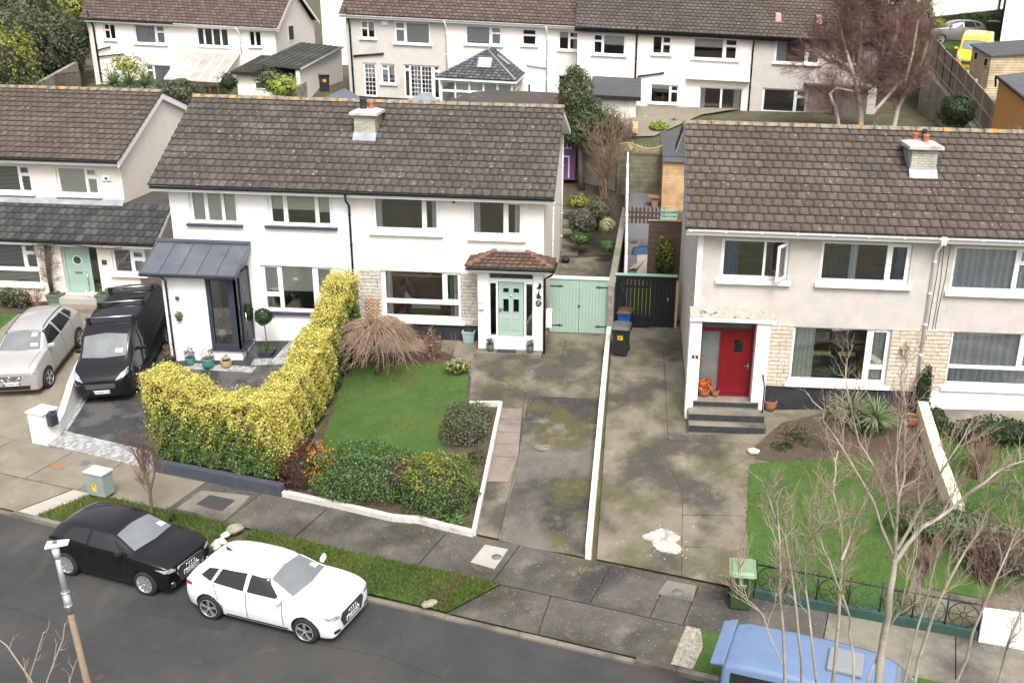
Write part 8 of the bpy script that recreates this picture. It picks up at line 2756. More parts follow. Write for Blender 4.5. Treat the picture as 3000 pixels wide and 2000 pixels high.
for k,px in enumerate((334,380,427)):
 c = at(px,262,57.5)
 strap_plant('cordyline',(c.x,57.5,c.z - .1),130,1.15,.08,'leaf_strap',('spiky palm-like cordyline, leftmost of the row of three','spiky palm-like cordyline in the middle of the row of three','spiky palm-like cordyline, rightmost of the row of three')[k],trunk=.3,seed=50 + k,group='palm-like cordylines behind the ridge')
bush(525,268,56.5,(1.35,.9,.65),'leaf_grey','grey-green hedge-like bush behind the left gable',2600,.15,two=('leaf_olive',.1),lump=.2)
bush(668,240,60.5,(.55,.5,.55),'leaf_dark','small dark shrub beside the plastic canopy',600,.15,lump=.3,depth=.3)
bush(790,235,57.6,(.75,.6,.8),'leaf_olive','loose olive shrub in front of the extension window',900,.15,lump=.35,depth=.3)
bush(825,255,57.0,(.95,.7,.62),'leaf_yucca','bright golden shrub spilling over the grey panel wall',1500,.15,lump=.3,depth=.25)
twig_bush(258,255,57,.6,1.6,10,'twig_tan','bare thin stems by the lower corner of the furthest house',seed=43,r=.014)
# ------------------------------------------------------------------ street trees
st = [[(445,1512),(440,1440),(428,1380),(418,1330),(410,1290)],[(440,1440),(452,1390),(458,1330)],[(432,1395),(405,1350),(385,1310)]]
tree_px('street_tree','small bare street tree on the verge behind the black car',on(445,1512).y,st,'bark_brown','twig_purple',.75,.13,.0085,up=.35,sub=2,seed=61,rad=(.05,.015),ang=.55)
def near_tree():
 q = random.Random(23)
 t = thing('street_tree',(3.2,10.4,-1.4),'large bare many-stemmed tree in the right foreground','tree')
 B = Vector((3.2,10.4,-1.45))
 S = [(10.3,.10,[(2575,2000),(2590,1860),(2606,1740),(2622,1640)]),
   (10.3,.042,[(2622,1640),(2630,1500),(2628,1420),(2632,1290),(2645,1150)]),(10.2,.032,[(2614,1620),(2560,1470),(2490,1350),(2440,1270),(2410,1200),(2365,1150)]),
   (10.5,.030,[(2622,1560),(2590,1430),(2545,1340),(2505,1250),(2480,1130),(2478,1070)]),(10.0,.045,[(2628,1640),(2700,1545),(2800,1480),(2890,1410),(2960,1362),(3020,1345)]),
   (10.6,.035,[(2628,1610),(2690,1500),(2740,1420),(2790,1330),(2840,1240)]),(10.6,.028,[(2626,1500),(2650,1400),(2650,1250),(2640,1100),(2645,1060)]),
   (9.6,.045,[(2300,2000),(2293,1830),(2286,1650),(2278,1510),(2290,1430)]),(9.7,.036,[(2348,2000),(2340,1870),(2322,1700),(2300,1570),(2262,1490),(2243,1440)]),
   (9.8,.034,[(2392,2000),(2376,1850),(2360,1720),(2366,1600),(2402,1455)]),(9.9,.048,[(2440,2000),(2456,1830),(2466,1640),(2456,1500),(2448,1380),(2455,1320)]),
   (9.9,.028,[(2466,1640),(2495,1560),(2530,1475),(2540,1420)]),(9.7,.032,[(2500,2000),(2488,1850),(2478,1770),(2430,1640),(2400,1560),(2390,1480)]),
   (10.8,.05,[(2680,2000),(2715,1860),(2760,1740),(2830,1610),(2890,1500),(2945,1420)]),(10.8,.045,[(2800,2000),(2850,1850),(2915,1700),(2975,1560),(3010,1490)]),
   (11.0,.05,[(2925,2000),(2955,1880),(3000,1770),(3040,1650)]),(10.9,.035,[(2650,2000),(2690,1830),(2742,1640),(2800,1545),(2840,1440)]),
   (9.5,.017,[(2290,1940),(2235,1800),(2190,1755),(2165,1650)]),(10.4,.03,[(2540,2000),(2590,1880),(2640,1780),(2665,1680),(2690,1560)])]
 m,m2 = MB(),MB()
 fork = B.lerp(Vector(at(2575,2000,10.3)),.45)
 for j,(Y,r,pp) in enumerate(S):
  pts = []
  for i,(px,py) in enumerate(pp):
   pts.append(Vector(at(px,py,Y + .12 * math.sin(i * 2.1 + j))))
  if pp[0][1] == 2000 and j:
   a = fork + Vector((q.gauss(0,.05),q.gauss(0,.05),q.uniform(-.6,.3)))
   pts = [a,a.lerp(pts[0],.55) + Vector((0,0,-.12))] + pts
  elif j == 0:
   pts = [B,B.lerp(pts[0],.5)] + pts
  fine = []
  for a,b in zip(pts[:-1],pts[1:]):
   fine += [a,a.lerp(b,.5) + Vector((q.gauss(0,.018),q.gauss(0,.018),q.gauss(0,.012)))]
  fine.append(pts[-1])
  n = len(fine)
  rs = [r * .62 * (1 - .78 * i / (n - 1)) for i in range(n)] if j else [.09 - (.09 - .034) * (i / (n - 1)) ** .5 for i in range(n)]
  m.tube(fine,rs,9,cap=False)
  if j:
   k0 = len(fine) // 2 if (pp[0][1] == 2000) else 1
   twigs(m2,fine[k0:],q,.15,.60,.0062,.62,2,.35,4,.34,.03)
 m.build('trunk','bark_pale',t,merge=False)
 m2.build('twigs','twig_bark',t,merge=False)
mk('twig_bark',[(.25,.17,.13),(.43,.35,.28)],1.5,rough=.9)
near_tree()
nb = [[(120,2080),(90,1990),(20,1890),(-20,1860)],[(110,2070),(150,1960),(185,1870),(190,1825)],[(70,2050),(85,1990),(128,1850)],[(190,2080),(205,1990),(225,1930)]]
tree_px('street_tree','top twigs of a bare tree poking into the lower left corner',9.0,nb,'twig_bark','twig_bark',.3,.25,.005,up=.4,sub=1,seed=71,rad=(.012,.005),base=(-6.4,9,-1.4))
# ------------------------------------------------------------------ grass blades
def grass(name,poly,n,label,seed,h=.05,mat='grass_blade'):
 q = np.random.default_rng(seed)
 P = np.array(poly)
 lo,hi = P.min(0),P.max(0)
 X = q.uniform(lo[0],hi[0],n * 3)
 Y = q.uniform(lo[1],hi[1],n * 3)
 ins = np.zeros(len(X),bool)
 j = len(P) - 1
 for i in range(len(P)):
  xi,yi,xj,yj = P[i][0],P[i][1],P[j][0],P[j][1]
  c = ((yi > Y) != (yj > Y)) & (X < (xj - xi) * (Y - yi) / (yj - yi + 1e-12) + xi)
  ins ^= c
  j = i
 X,Y = X[ins][:n],Y[ins][:n]
 m = len(X)
 X,Y = X + q.normal(0,.045,m),Y + q.normal(0,.045,m)
 d = (X - SP[0]) * SN[0] + (Y - SP[1]) * SN[1]
 Z = np.interp(d,ZD[0],ZD[1]) + .01
 den = np.sin(X * 1.7 + 1) * np.sin(Y * 1.9) + np.sin(X * 4.1) * np.sin(Y * 3.7 + 2) * .5
 hh = h * q.uniform(.5,1.3,m) * (1 + .3 * den)
 a = q.uniform(0,6.283,m)
 w_ = .011
 V = np.empty((m,3,3))
 V[:,0] = np.stack([X - np.cos(a) * w_,Y - np.sin(a) * w_,Z],1)
 V[:,1] = np.stack([X + np.cos(a) * w_,Y + np.sin(a) * w_,Z],1)
 V[:,2] = np.stack([X + q.normal(0,.03,m),Y + q.normal(0,.03,m),Z + .02 + hh],1)
 big = np.sin(X * .9 + 2) + np.sin(Y * 1.3 + X * .6) + np.sin(X * 2.3 - Y * 1.9)
 rn = np.clip(q.normal(.47,.22,m) + den * .12 + big * .13,0,1)
 o = fastmesh(name,V.reshape(-1,3),np.arange(m * 3).reshape(m,3),mat,None,{'rnd':rn})
 return tag(o,label,'grass',kind='stuff')
grass('grass',LAWN_M,26000,'short grass of the middle front lawn',1,.035)
grass('grass',LAWN_R,22000,'short grass of the right front lawn',2,.045)
for k,v in enumerate(VERGES):
 grass('grass',SDs(*v),(11000,14000,8000)[k],('rough grass on the verge beside the black car','rough grass on the verge beside the white car','rough grass on the verge behind the blue van')[k],3 + k,.06,'verge_blade')
grass('grass',G((2760,1250),(3060,1290),(3100,1640),(2900,1760),(2760,1500)),14000,'grass of the far right front lawn',8,.05)
grass('grass',[(-34,32.2),(-23.0,29.6),(-22.8,35.2),(-34,35.2)],12000,'grass of the far left front lawn',9,.05)
# ------------------------------------------------------------------ vehicles
def paint(n,c,coat=1.0,metal=0.0,rough=.35):
 return mk(n,c,3,rough=rough,metal=metal,coat=coat,spec=.1)
paint('car_white',[(.78,.78,.78)])
paint('car_black',[(.006,.006,.008)])
paint('car_silver',[(.46,.45,.44),(.50,.49,.48)],metal=.45)
paint('car_blue',[(.12,.18,.30),(.14,.205,.335)],rough=.45)
paint('car_grey',[(.20,.195,.185)],metal=.4)
paint('car_yellow',[(.80,.47,.03)])
mk('tyre',[(.015,.015,.016)],rough=.85)
mk('rim_dark',[(.05,.05,.052)],rough=.35,metal=.5)
mk('rim_light',[(.55,.55,.56)],rough=.3,metal=.7)
mk('lamp_clear',[(.12,.12,.125),(.5,.52,.54)],14,rough=.1,coat=1)
mk('lamp_red',[(.40,.012,.012)],rough=.15,coat=1)
mk('trim_black',[(.014,.014,.015)],rough=.5)
mk('dash',[(.05,.05,.055)],rough=.8)
# stations: x, zb, wb, zm, wm, zt, wt, z4, w4, z5
HATCH = [(2.16,.28,.62,.48,.70,.74,.67,.77,.46,.785),(2.10,.20,.76,.5,.83,.80,.77,.835,.54,.85),(1.78,.18,.79,.52,.88,.905,.83,.94,.60,.96),(1.25,.18,.80,.52,.89,.955,.84,.995,.63,1.015),
   (.98,.18,.80,.52,.89,.965,.83,1.0,.68,1.03),(.26,.18,.80,.52,.89,.985,.835,1.375,.63,1.42),(-.4,.18,.80,.52,.89,1.0,.84,1.415,.64,1.46),(-1.2,.18,.80,.54,.895,1.02,.845,1.395,.62,1.44),
   (-1.72,.20,.78,.56,.88,1.02,.81,1.30,.54,1.36),(-2.02,.26,.74,.6,.83,.98,.76,1.02,.60,1.04),(-2.13,.34,.66,.6,.75,.84,.70,.86,.5,.865)]
VAN = [(2.46,.36,.58,.55,.72,.80,.66,.83,.4,.84),(2.38,.25,.82,.58,.90,.95,.80,.98,.5,1.0),(2.0,.22,.90,.6,.97,1.10,.88,1.14,.6,1.16),(1.62,.22,.92,.6,.985,1.20,.90,1.24,.74,1.27),
  (.88,.22,.92,.65,.985,1.22,.93,1.88,.82,1.93),(.3,.22,.92,.7,.985,1.22,.95,1.95,.85,2.0),(-1.2,.22,.92,.7,.985,1.22,.96,1.97,.86,2.02),(-2.36,.24,.92,.7,.98,1.22,.95,1.94,.85,1.99),(-2.47,.30,.88,.7,.95,1.22,.92,1.86,.82,1.91)]
def subdivide_cast(bvh,poly,origin,U,V,d,off,seg=.07):
 bm = bmesh.new()
 vs = [bm.verts.new((p[0],p[1],0)) for p in poly]
 bm.faces.new(vs)
 bmesh.ops.triangulate(bm,faces=bm.faces[:])
 for _ in range(4):
  es = [e for e in bm.edges if e.calc_length() > seg]
  if not es:break
  bmesh.ops.subdivide_edges(bm,edges=es,cuts=1)
  bmesh.ops.triangulate(bm,faces=bm.faces[:])
 bad = []
 for v in bm.verts:
  o = origin + U * v.co.x + V * v.co.y
  h,n,i,ds = bvh.ray_cast(o,d)
  if h is None:
   bad.append(v)
  else:
   if n.dot(d) > 0:n = -n
   v.co = h + n * off
 bmesh.ops.delete(bm,geom=bad,context='VERTS')
 return bm
def vehicle(name,label,cat,loc,fwd,up,body,st,s=(1,1,1),fx=1.30,rx=-1.30,wr=.315,tw=.79,side=(),wind=None,rear=None,lights=(),grille=None,plate=None,plate_z=.5,tails=(),roofbits=None,rim='rim_dark',spokes=5,double=True,seams=(),badge=None,mirror=(.72,1.0),handles=()):
 f = Vector(fwd).normalized()
 l = Vector(up).normalized().cross(f).normalized()
 u = f.cross(l)
 t = thing(name,loc,label,cat)
 t.rotation_euler = Matrix((f,l,u)).transposed().to_euler()
 sx,sy,sz = s
 bm = bmesh.new()
 rings = []
 for x,zb,wb,zm,wm,zt,wt,z4,w4,z5 in st:
  half = [(0,zb),(wb,zb),(wm,zm),(wt,zt),(w4,z4),(0,z5)]
  ring = [(x * sx,y * sy,z * sz) for y,z in half] + [(x * sx,-y * sy,z * sz) for y,z in half[-2:0:-1]]
  rings.append([bm.verts.new(p) for p in ring])
 n = len(rings[0])
 for a,b in zip(rings[:-1],rings[1:]):
  for i in range(n):
   bm.faces.new((a[i],b[i],b[(i + 1) % n],a[(i + 1) % n]))
 bm.faces.new(rings[0])
 bm.faces.new(rings[-1][::-1])
 cl = bm.edges.layers.float.new('crease_edge')
 for a,b in zip(rings[:-1],rings[1:]):
  for i,c in ((1,.6),(n - 1,.6),(3,.55),(n - 3,.55),(4,.35),(n - 4,.35)):
   e = bm.edges.get((a[i],b[i]))
   e[cl] = min(1,c * (1.6 if st[len(st) // 2][9] > 1.8 else 1))
 bmesh.ops.recalc_face_normals(bm,faces=bm.faces[:])
 me = bpy.data.meshes.new('body')
 bm.to_mesh(me)
 bm.free()
 o = link('body',me,t,True)
 o.modifiers.new('s','SUBSURF').levels = 3
 cut = MB()
 for ax in (fx,rx):
  for sg in (1,-1):
   cut.lathe((ax * sx,sg * (tw - .22) * sy,wr * 1.0),[(.001,0),(wr * 1.14,0),(wr * 1.14,.7),(.001,.7)],28,axis=(0,sg,0))
 co = cut.build('cutter','trim_black',None)
 for e in me.polygons:e.use_smooth = True
 me.materials.append(MATS[body])
 me.materials.append(MATS['trim_black'])
 bo = o.modifiers.new('b','BOOLEAN')
 bo.object = co
 bo.solver = 'EXACT'
 bo.operation = 'DIFFERENCE'
 o.parent = None
 dg = bpy.context.evaluated_depsgraph_get()
 dg.update()
 ev = o.evaluated_get(dg)
 m2 = bpy.data.meshes.new_from_object(ev)
 o.modifiers.clear()
 o.data = m2
 o.parent = t
 bpy.data.objects.remove(co)
 for p in m2.polygons:
  p.use_smooth = True
  c = p.center
  if any(math.hypot(c.x - ax * sx,c.z - wr) < wr * 1.135 for ax in (fx,rx)) and abs(c.y) < .985 * sy * st[len(st) // 2][4] - .01:
   p.material_index = min(1,len(m2.materials) - 1)
 bvh = BVHTree.FromPolygons([v.co for v in m2.vertices],[tuple(p.vertices) for p in m2.polygons])
 def decal(nm,poly,view,mat,off=.006,parent=t,smooth=True):
  if view in ('l','r'):
   sg = 1 if view == 'l' else -1
   a = (Vector((0,3 * sg,0)),Vector((1,0,0)),Vector((0,0,1)),Vector((0,-sg,0)))
  elif view == 'f':a = (Vector((6,0,0)),Vector((0,1,0)),Vector((0,0,1)),Vector((-1,0,0)))
  elif view == 'b':a = (Vector((-6,0,0)),Vector((0,1,0)),Vector((0,0,1)),Vector((1,0,0)))
  elif view == 't':a = (Vector((0,0,5)),Vector((1,0,0)),Vector((0,1,0)),Vector((0,0,-1)))
  else:
   sg = view
   dd = Vector((-1,-sg,0)).normalized()
   a = (-dd * 5,Vector((-dd.y,dd.x,0)) * (1),Vector((0,0,1)),dd)
  k = [(p[0] * (sx if view in ('l','r','t') else sy),p[1] * (sy if view == 't' else sz)) for p in poly]
  b = subdivide_cast(bvh,k,a[0],a[1],a[2],a[3],off)
  bmesh.ops.recalc_face_normals(b,faces=b.faces[:])
  mm = bpy.data.meshes.new(nm)
  b.to_mesh(mm)
  b.free()
  for p in mm.polygons:p.use_smooth = True
  mm.materials.append(MATS[mat])
  return link(nm,mm,parent,True)
 for pl in side:
  for v in 'lr':
   decal('side_window',pl,v,'glass_side',.007)
 for pl in seams:
  for v in 'lr':
   decal('panel_gap',pl,v,'trim_black',.003)
 for x,z in handles:
  for v in 'lr':
   decal('door_handle',[(x - .09,z - .018),(x + .09,z - .018),(x + .09,z + .018),(x - .09,z + .018)],v,body,.022)
   decal('handle_shade',[(x - .07,z - .034),(x + .05,z - .034),(x + .05,z - .019),(x - .07,z - .019)],v,'trim_black',.004)  # dark strip painting in the shade below the handle
 if st[0][9] < .8:
  for sg in (1,-1):
   decal('panel_gap',[(st[1][0] - .10,sg * .60),(1.02,sg * .70),(1.02,sg * .712),(st[1][0] - .10,sg * .612)],'t','trim_black',.003)
  decal('panel_gap',[(.26,-.52),(.26,.52),(.245,.52),(.245,-.52)],'t','trim_black',.003)
  for v in 'lr':
   decal('sill_trim',[(-.95,.24),(.95,.24),(.95,.285),(-.95,.285)],v,'trim_black',.004)
 if wind:decal('windscreen',wind,'t','glass_screen',.008)
 if rear:decal('rear_window',rear,'b','glass_side',.008)
 for pl in lights:
  for sg in (1,-1):
   decal('headlight',[(p[0] * sg,p[1]) for p in pl],'f','lamp_clear',.007)
 for pl in tails:
  for v in 'lr':
   decal('tail_light',[(st[-1][0] + .06,pl[0][1] - .01),(st[-1][0] + .30,pl[1][1] + .05),(st[-1][0] + .27,pl[1][1] + .12),(st[-1][0] + .05,pl[0][1] + .09)],v,'lamp_red',.007)
  for sg in (1,-1):
   decal('tail_light',[(p[0] * sg,p[1]) for p in pl],'b','lamp_red',.007)
 if grille:
  g = decal('grille',grille,'f','trim_black',.008)
  z0,z1 = min(p[1] for p in grille),max(p[1] for p in grille)
  hw = max(p[0] for p in grille)
  for i in range(6):
   z = z0 + (z1 - z0) * (i + .6) / 6.4
   decal('grille_bar',[(-hw * .86,z - .008),(hw * .86,z - .008),(hw * .86,z + .008),(-hw * .86,z + .008)],'f','iron_grey',.016,g)
 if plate:
  y = .255
  h = bvh.ray_cast(Vector((6,0,plate_z * sz)),Vector((-1,0,0)))[0]
  px_ = h.x + .03
  p = MB().box(px_ - .03,px_,-y,y,plate_z * sz - .055,plate_z * sz + .055).build('number_plate','plate_white',t,True)
  MB().box(px_ - .002,px_ + .002,-y,-y + .05,plate_z * sz - .054,plate_z * sz + .054).build('plate_band','plate_blue',p,True)
  text(plate,(px_ + .003,.02,plate_z * sz),.098,'ink_black',p,rot=(math.pi / 2,0,math.pi / 2),local=True)
 if badge:
  kind,bz = badge
  h = bvh.ray_cast(Vector((6,0,bz * sz)),Vector((-1,0,0)))[0]
  b = MB()
  cs = [(-.125,0),(-.042,0),(.042,0),(.125,0)] if kind == 'rings' else [(0,0)]
  r = .056 if kind == 'rings' else .062
  for cy,cz in cs:
   b.tube([(h.x + .028,cy + r * math.cos(a),bz * sz + r * math.sin(a)) for a in np.linspace(0,6.283,19)],.012,6)
  if kind == 'disc':
   b.box(h.x + .015,h.x + .035,-.085,.085,bz * sz - .016,bz * sz + .016)
  b.build('badge','chrome',t,True,merge=False)
 wy = st[len(st) // 2][4] * sy
 for ax in (fx,rx):
  for sg in (1,-1):
   w_ = MB().lathe((ax * sx,sg * (wy - .115),wr),[(wr * .66,-.09),(wr * .9,-.10),(wr,-.07),(wr,.07),(wr * .92,.10),(wr * .69,.105),(wr * .67,.09)],32,axis=(0,sg,0))
   w_ = w_.build('wheel','tyre',t,True)
   rm = MB().lathe((ax * sx,sg * (wy - .115),wr),[(wr * .70,.10),(wr * .66,.085),(wr * .6,.03),(.001,.03)],28,axis=(0,sg,0))
   rm.lathe((ax * sx,sg * (wy - .115),wr),[(wr * .17,.08),(wr * .1,.09),(.001,.09)],14,mi=1,axis=(0,sg,0))
   for i in range(spokes):
    a = 6.283 * i / spokes + .3
    for da in ((-.13,.13) if double else (0,)):
     c = [(wr * .10,a),(wr * .69,a + da)]
     e0,e1 = [Vector((ax * sx + r * math.cos(q),sg * (wy - .032),wr + r * math.sin(q))) for r,q in c]
     n_ = Vector((-math.sin(a + da * .5),0,math.cos(a + da * .5))) * wr * (.035 if double else .075)
     rm.prism([e0 - n_,e1 - n_ * 1.3,e1 + n_ * 1.3,e0 + n_],(0,sg * .018,0),mi=1)
   rm.tube([(ax * sx + wr * .69 * math.cos(a),sg * (wy - .018),wr + wr * .69 * math.sin(a)) for a in np.linspace(0,6.283,29)],.012,6,mi=1)
   rm.build('rim',[rim,'rim_light'],w_,True,merge=False)
 for sg in (1,-1):
  mx,mz = mirror
  yy = (st[len(st) // 2][4] * sy)
  q = MB().hexa([(mx * sx - .05,sg * (yy - .06),mz * sz),(mx * sx + .07,sg * (yy - .05),mz * sz),(mx * sx + .03,sg * (yy + .17),mz * sz + .02),(mx * sx - .07,sg * (yy + .17),mz * sz + .02),(mx * sx - .05,sg * (yy - .04),mz * sz + .12),(mx * sx + .04,sg * (yy - .04),mz * sz + .12),(mx * sx + .0,sg * (yy + .16),mz * sz + .14),(mx * sx - .07,sg * (yy + .16),mz * sz + .14)])
  q.build('mirror',body,t,True,bevel=.03)
 return t,decal,bvh
def carglass(n,c,r):
 m = mk(n,[c],rough=.03,spec=.55)
 return m
carglass('glass_side',(.018,.020,.022),.03)
mk('glass_screen',[(.11,.12,.125),(.20,.21,.215)],.9,rough=.04,spec=.9,coat=1.0)
def hst(fk,rk):
 return [((1.30 + (r[0] - 1.30) * fk if r[0] > 1.30 else -1.30 + (r[0] + 1.30) * rk if r[0] < -1.30 else r[0]),) + r[1:] for r in HATCH]
S_H = [[(.66,.995),(.28,1.315),(-.16,1.36),(-.20,1.01)],[(-.30,1.01),(-.27,1.365),(-.95,1.345),(-1.12,1.05)],[(-1.19,1.06),(-1.04,1.335),(-1.32,1.295),(-1.50,1.13)]]
W_H = [(.93,-.66),(1.0,0),(.93,.66),(.31,.55),(.27,0),(.31,-.55)]
R_H = [(-.50,1.02),(.50,1.02),(.44,1.27),(-.44,1.27)]
SEAM = [[(-.245,.30),(-.225,.30),(-.225,1.0),(-.245,1.0)],[(.72,.34),(.738,.34),(.738,.97),(.72,.97)],[(-1.02,.62),(-1.0,.62),(-1.1,1.03),(-1.12,1.03)]]
LT = [[(.53,.66),(.80,.70),(.84,.785),(.66,.785),(.53,.72)]]
GR = [(-.38,.34),(.38,.34),(.50,.60),(.42,.72),(-.42,.72),(-.50,.60)]
def place(pr,pf,fx,rx,k,off,z=None):
 """ground contacts of the wheels on the near side -> vehicle origin and heading"""
 a,b = Vector(pr),Vector(pf)
 f = (b - a).normalized()
 lft = Vector((-f.y,f.x,0)).normalized()
 o = a + f * (-rx * k) + lft * off
 return o,f
# white hatchback
A_,B_ = atz(618.7,1812,-1.4),atz(899.4,1882,-1.4)
k = .965
o,f = place(A_,B_,1.30,-1.30,k,.80)
t,dc,bv = vehicle('parked_car','white five-door hatchback parked at the kerb nearest the camera','car',o,f,(0,0,1),'car_white',hst(.86,.86),(k,k,k),side=S_H,handles=[(-.06,.86),(-1.0,.90)],wind=W_H,rear=R_H,lights=LT,grille=GR,plate='162-WW-263',plate_z=.47,tails=[[(.44,.84),(.72,.80),(.72,.92),(.46,.95)]],seams=SEAM,badge=('rings',.61),spokes=5)
for sg in (1,-1):
 dc('lower_vent',[(.50 * sg,.30),(.74 * sg,.33),(.74 * sg,.42),(.54 * sg,.38)],'f','trim_black')
dc('tax_disc',[(.80,.44),(.80,.60),(.66,.56),(.66,.42)],'t','plate_white',.012)
MB().prism([(-1.25,-.012,1.36),(-1.1,-.012,1.37),(-1.27,-.012,1.45)],(0,.024,0)).build('aerial','trim_black',t,True)
# black three-door hatchback
A_,B_ = atz(202,1684,-1.4),atz(430,1742,-1.4)
k = .915
o,f = place(A_,B_,1.30,-1.24,k,.80)
S3 = [[(.62,.995),(.24,1.315),(-.34,1.36),(-.40,1.02)],[(-.48,1.03),(-.43,1.36),(-.95,1.34),(-1.28,1.10)]]
t,dc,bv = vehicle('parked_car','glossy black three-door hatchback parked behind the white car','car',o,f,(0,0,1),'car_black',hst(.86,.70),(k,.955,.98),rx=-1.24,handles=[(-.34,.87)],side=S3,wind=W_H,rear=R_H,lights=LT,grille=GR,plate='141-D-24882',plate_z=.47,tails=[[(.44,.84),(.72,.80),(.72,.92),(.46,.95)]],seams=[[(-.50,.32),(-.485,.32),(-.465,1.0),(-.48,1.0)],SEAM[1]],badge=('rings',.61),rim='rim_light',spokes=10,double=False)
gc_ = [(-.50,.60),(-.42,.72),(.42,.72),(.50,.60),(.38,.34),(-.38,.34)]
pts = []
for i in range(7):
 a,b = gc_[i % 6],gc_[(i + 1) % 6]
 h = bv.ray_cast(Vector((6,a[0] * .955,a[1] * .98)),Vector((-1,0,0)))[0]
 if h:pts.append(h + Vector((.015,0,0)))
MB().tube(pts,.014,6).build('grille_surround','chrome',t,True)
dc('tax_disc',[(.80,.42),(.80,.60),(.66,.56),(.66,.40)],'t','plate_white',.012)
for sg in (1,-1):
 h = bv.ray_cast(Vector((6,sg * .62,.33)),Vector((-1,0,0)))[0]
 if h:MB().lathe(tuple(h),[(.001,.012),(.05,.012),(.066,.016),(.066,-.02)],16,axis=(1,sg * .5,0)).build('fog_light','chrome',t,True)
# silver crossover and black van on the sloping drives
def on_slope(p,f2):
 f2 = Vector((*f2,0)).normalized()
 l2 = Vector((-f2.y,f2.x,0))
 g = lambda v:gh(v.x,v.y)
 f3 = f2 * 2 + Vector((0,0,g(p + f2) - g(p - f2)))
 l3 = l2 * 1.4 + Vector((0,0,g(p + l2 * .7) - g(p - l2 * .7)))
 return Vector((p.x,p.y,g(p))),f3,f3.cross(l3)
A_,B_ = on(151,1131),on(232,1013)
f2 = (A_ - B_).to_2d()
f2 = Vector((f2.x - .12,f2.y)).normalized()
lf = Vector((-f2.y,f2.x))
c = (A_.to_2d() + B_.to_2d()) / 2 - lf * .80
o,f3,u3 = on_slope(Vector((c.x,c.y,0)),f2)
k = (1.0,1.03,1.17)
t,dc,bv = vehicle('parked_car','silver crossover with a red learner plate parked on the concrete drive','car',o,f3,u3,'car_silver',hst(.8,.85),k,wr=.345,side=S_H,wind=W_H,rear=R_H,lights=[[(.50,.68),(.80,.72),(.84,.80),(.64,.785),(.50,.73)]],grille=[(-.16,.58),(.16,.58),(.42,.70),(-.42,.70)],plate='142-WW-338',plate_z=.47,tails=[[(.44,.84),(.78,.80),(.78,.92),(.46,.95)]],seams=SEAM,badge=('disc',.655),rim='rim_dark')
for sg in (1,-1):
 p0 = bv.ray_cast(Vector((6,sg * .36,.71 * 1.11)),Vector((-1,0,0)))[0]
 p1 = bv.ray_cast(Vector((6,sg * .10,.585 * 1.11)),Vector((-1,0,0)))[0]
 MB().tube([p0 + Vector((.02,0,0)),p1 + Vector((.02,0,0))],.02,6).build('grille_trim','chrome',t,True)
 dc('roof_rail',[(.15,sg * .53),(-1.4,sg * .51),(-1.4,sg * .535),(.15,sg * .555)],'t','trim_black',.018)
dc('lower_grille',[(-.52,.27),(.52,.27),(.58,.40),(-.58,.40)],'f','trim_black',.005)
L_ = dc('learner_plate',[(.50,.30),(.50,.46),(.36,.45),(.36,.29)],'t','plate_white',.013)
dc('learner_letter',[(.485,.40),(.485,.42),(.40,.41),(.40,.335),(.42,.335),(.42,.385)],'t','ink_red',.017,L_)
dc('tax_disc',[(.84,.34),(.84,.56),(.74,.56),(.74,.34)],'t','plate_white',.012)
va,vb_ = Vector((-16.45,29.0)),Vector((-17.1,33.9))
f2 = (va - vb_).normalized()
c = va - f2 * 2.46
o,f3,u3 = on_slope(Vector((c.x,c.y,0)),f2)
t,dc,bv = vehicle('panel_van','black panel van with three silver roof bars on the tarmac drive','van',o,f3,u3,'car_black',VAN,(1,.98,1.0),fx=1.55,rx=-1.38,wr=.34,side=[[(1.32,1.24),(.86,1.66),(.42,1.72),(.42,1.22)]],wind=[(1.60,-.70),(1.66,0),(1.60,.70),(.98,.70),(.93,0),(.98,-.70)],lights=[[(.50,.86),(.86,.98),(.86,1.10),(.66,1.02)]],grille=[(-.46,.62),(.46,.62),(.54,.80),(-.54,.80)],plate='212-WW-1203',plate_z=.5,seams=[[(.30,.4),(.318,.4),(.318,1.7),(.30,1.7)],[(-.9,.4),(-.882,.4),(-.882,1.75),(-.9,1.75)],[(.3,1.18),(-2.2,1.18),(-2.2,1.20),(.3,1.20)]],mirror=(1.02,1.18),rim='rim_dark')
for x in (.35,-.75,-1.85):
 MB().tube([(x,-.72,2.08),(x,.72,2.08)],.03,8).build('roof_bar','steel',t,True)
 for y in (-.73,.73):
  MB().box(x - .05,x + .05,y - .05,y + .05,1.88,2.09).build('bar_foot','trim_black',t,True)
dc('roof_seam',[(.25,-.01),(.25,.01),(-2.3,.01),(-2.3,-.01)],'t','trim_black',.003)
dc('bumper_trim',[(-.7,.27),(.7,.27),(.7,.30),(-.7,.30)],'f','steel',.012)
dc('tax_disc',[(1.50,.36),(1.50,.60),(1.40,.60),(1.40,.36)],'t','plate_white',.012)
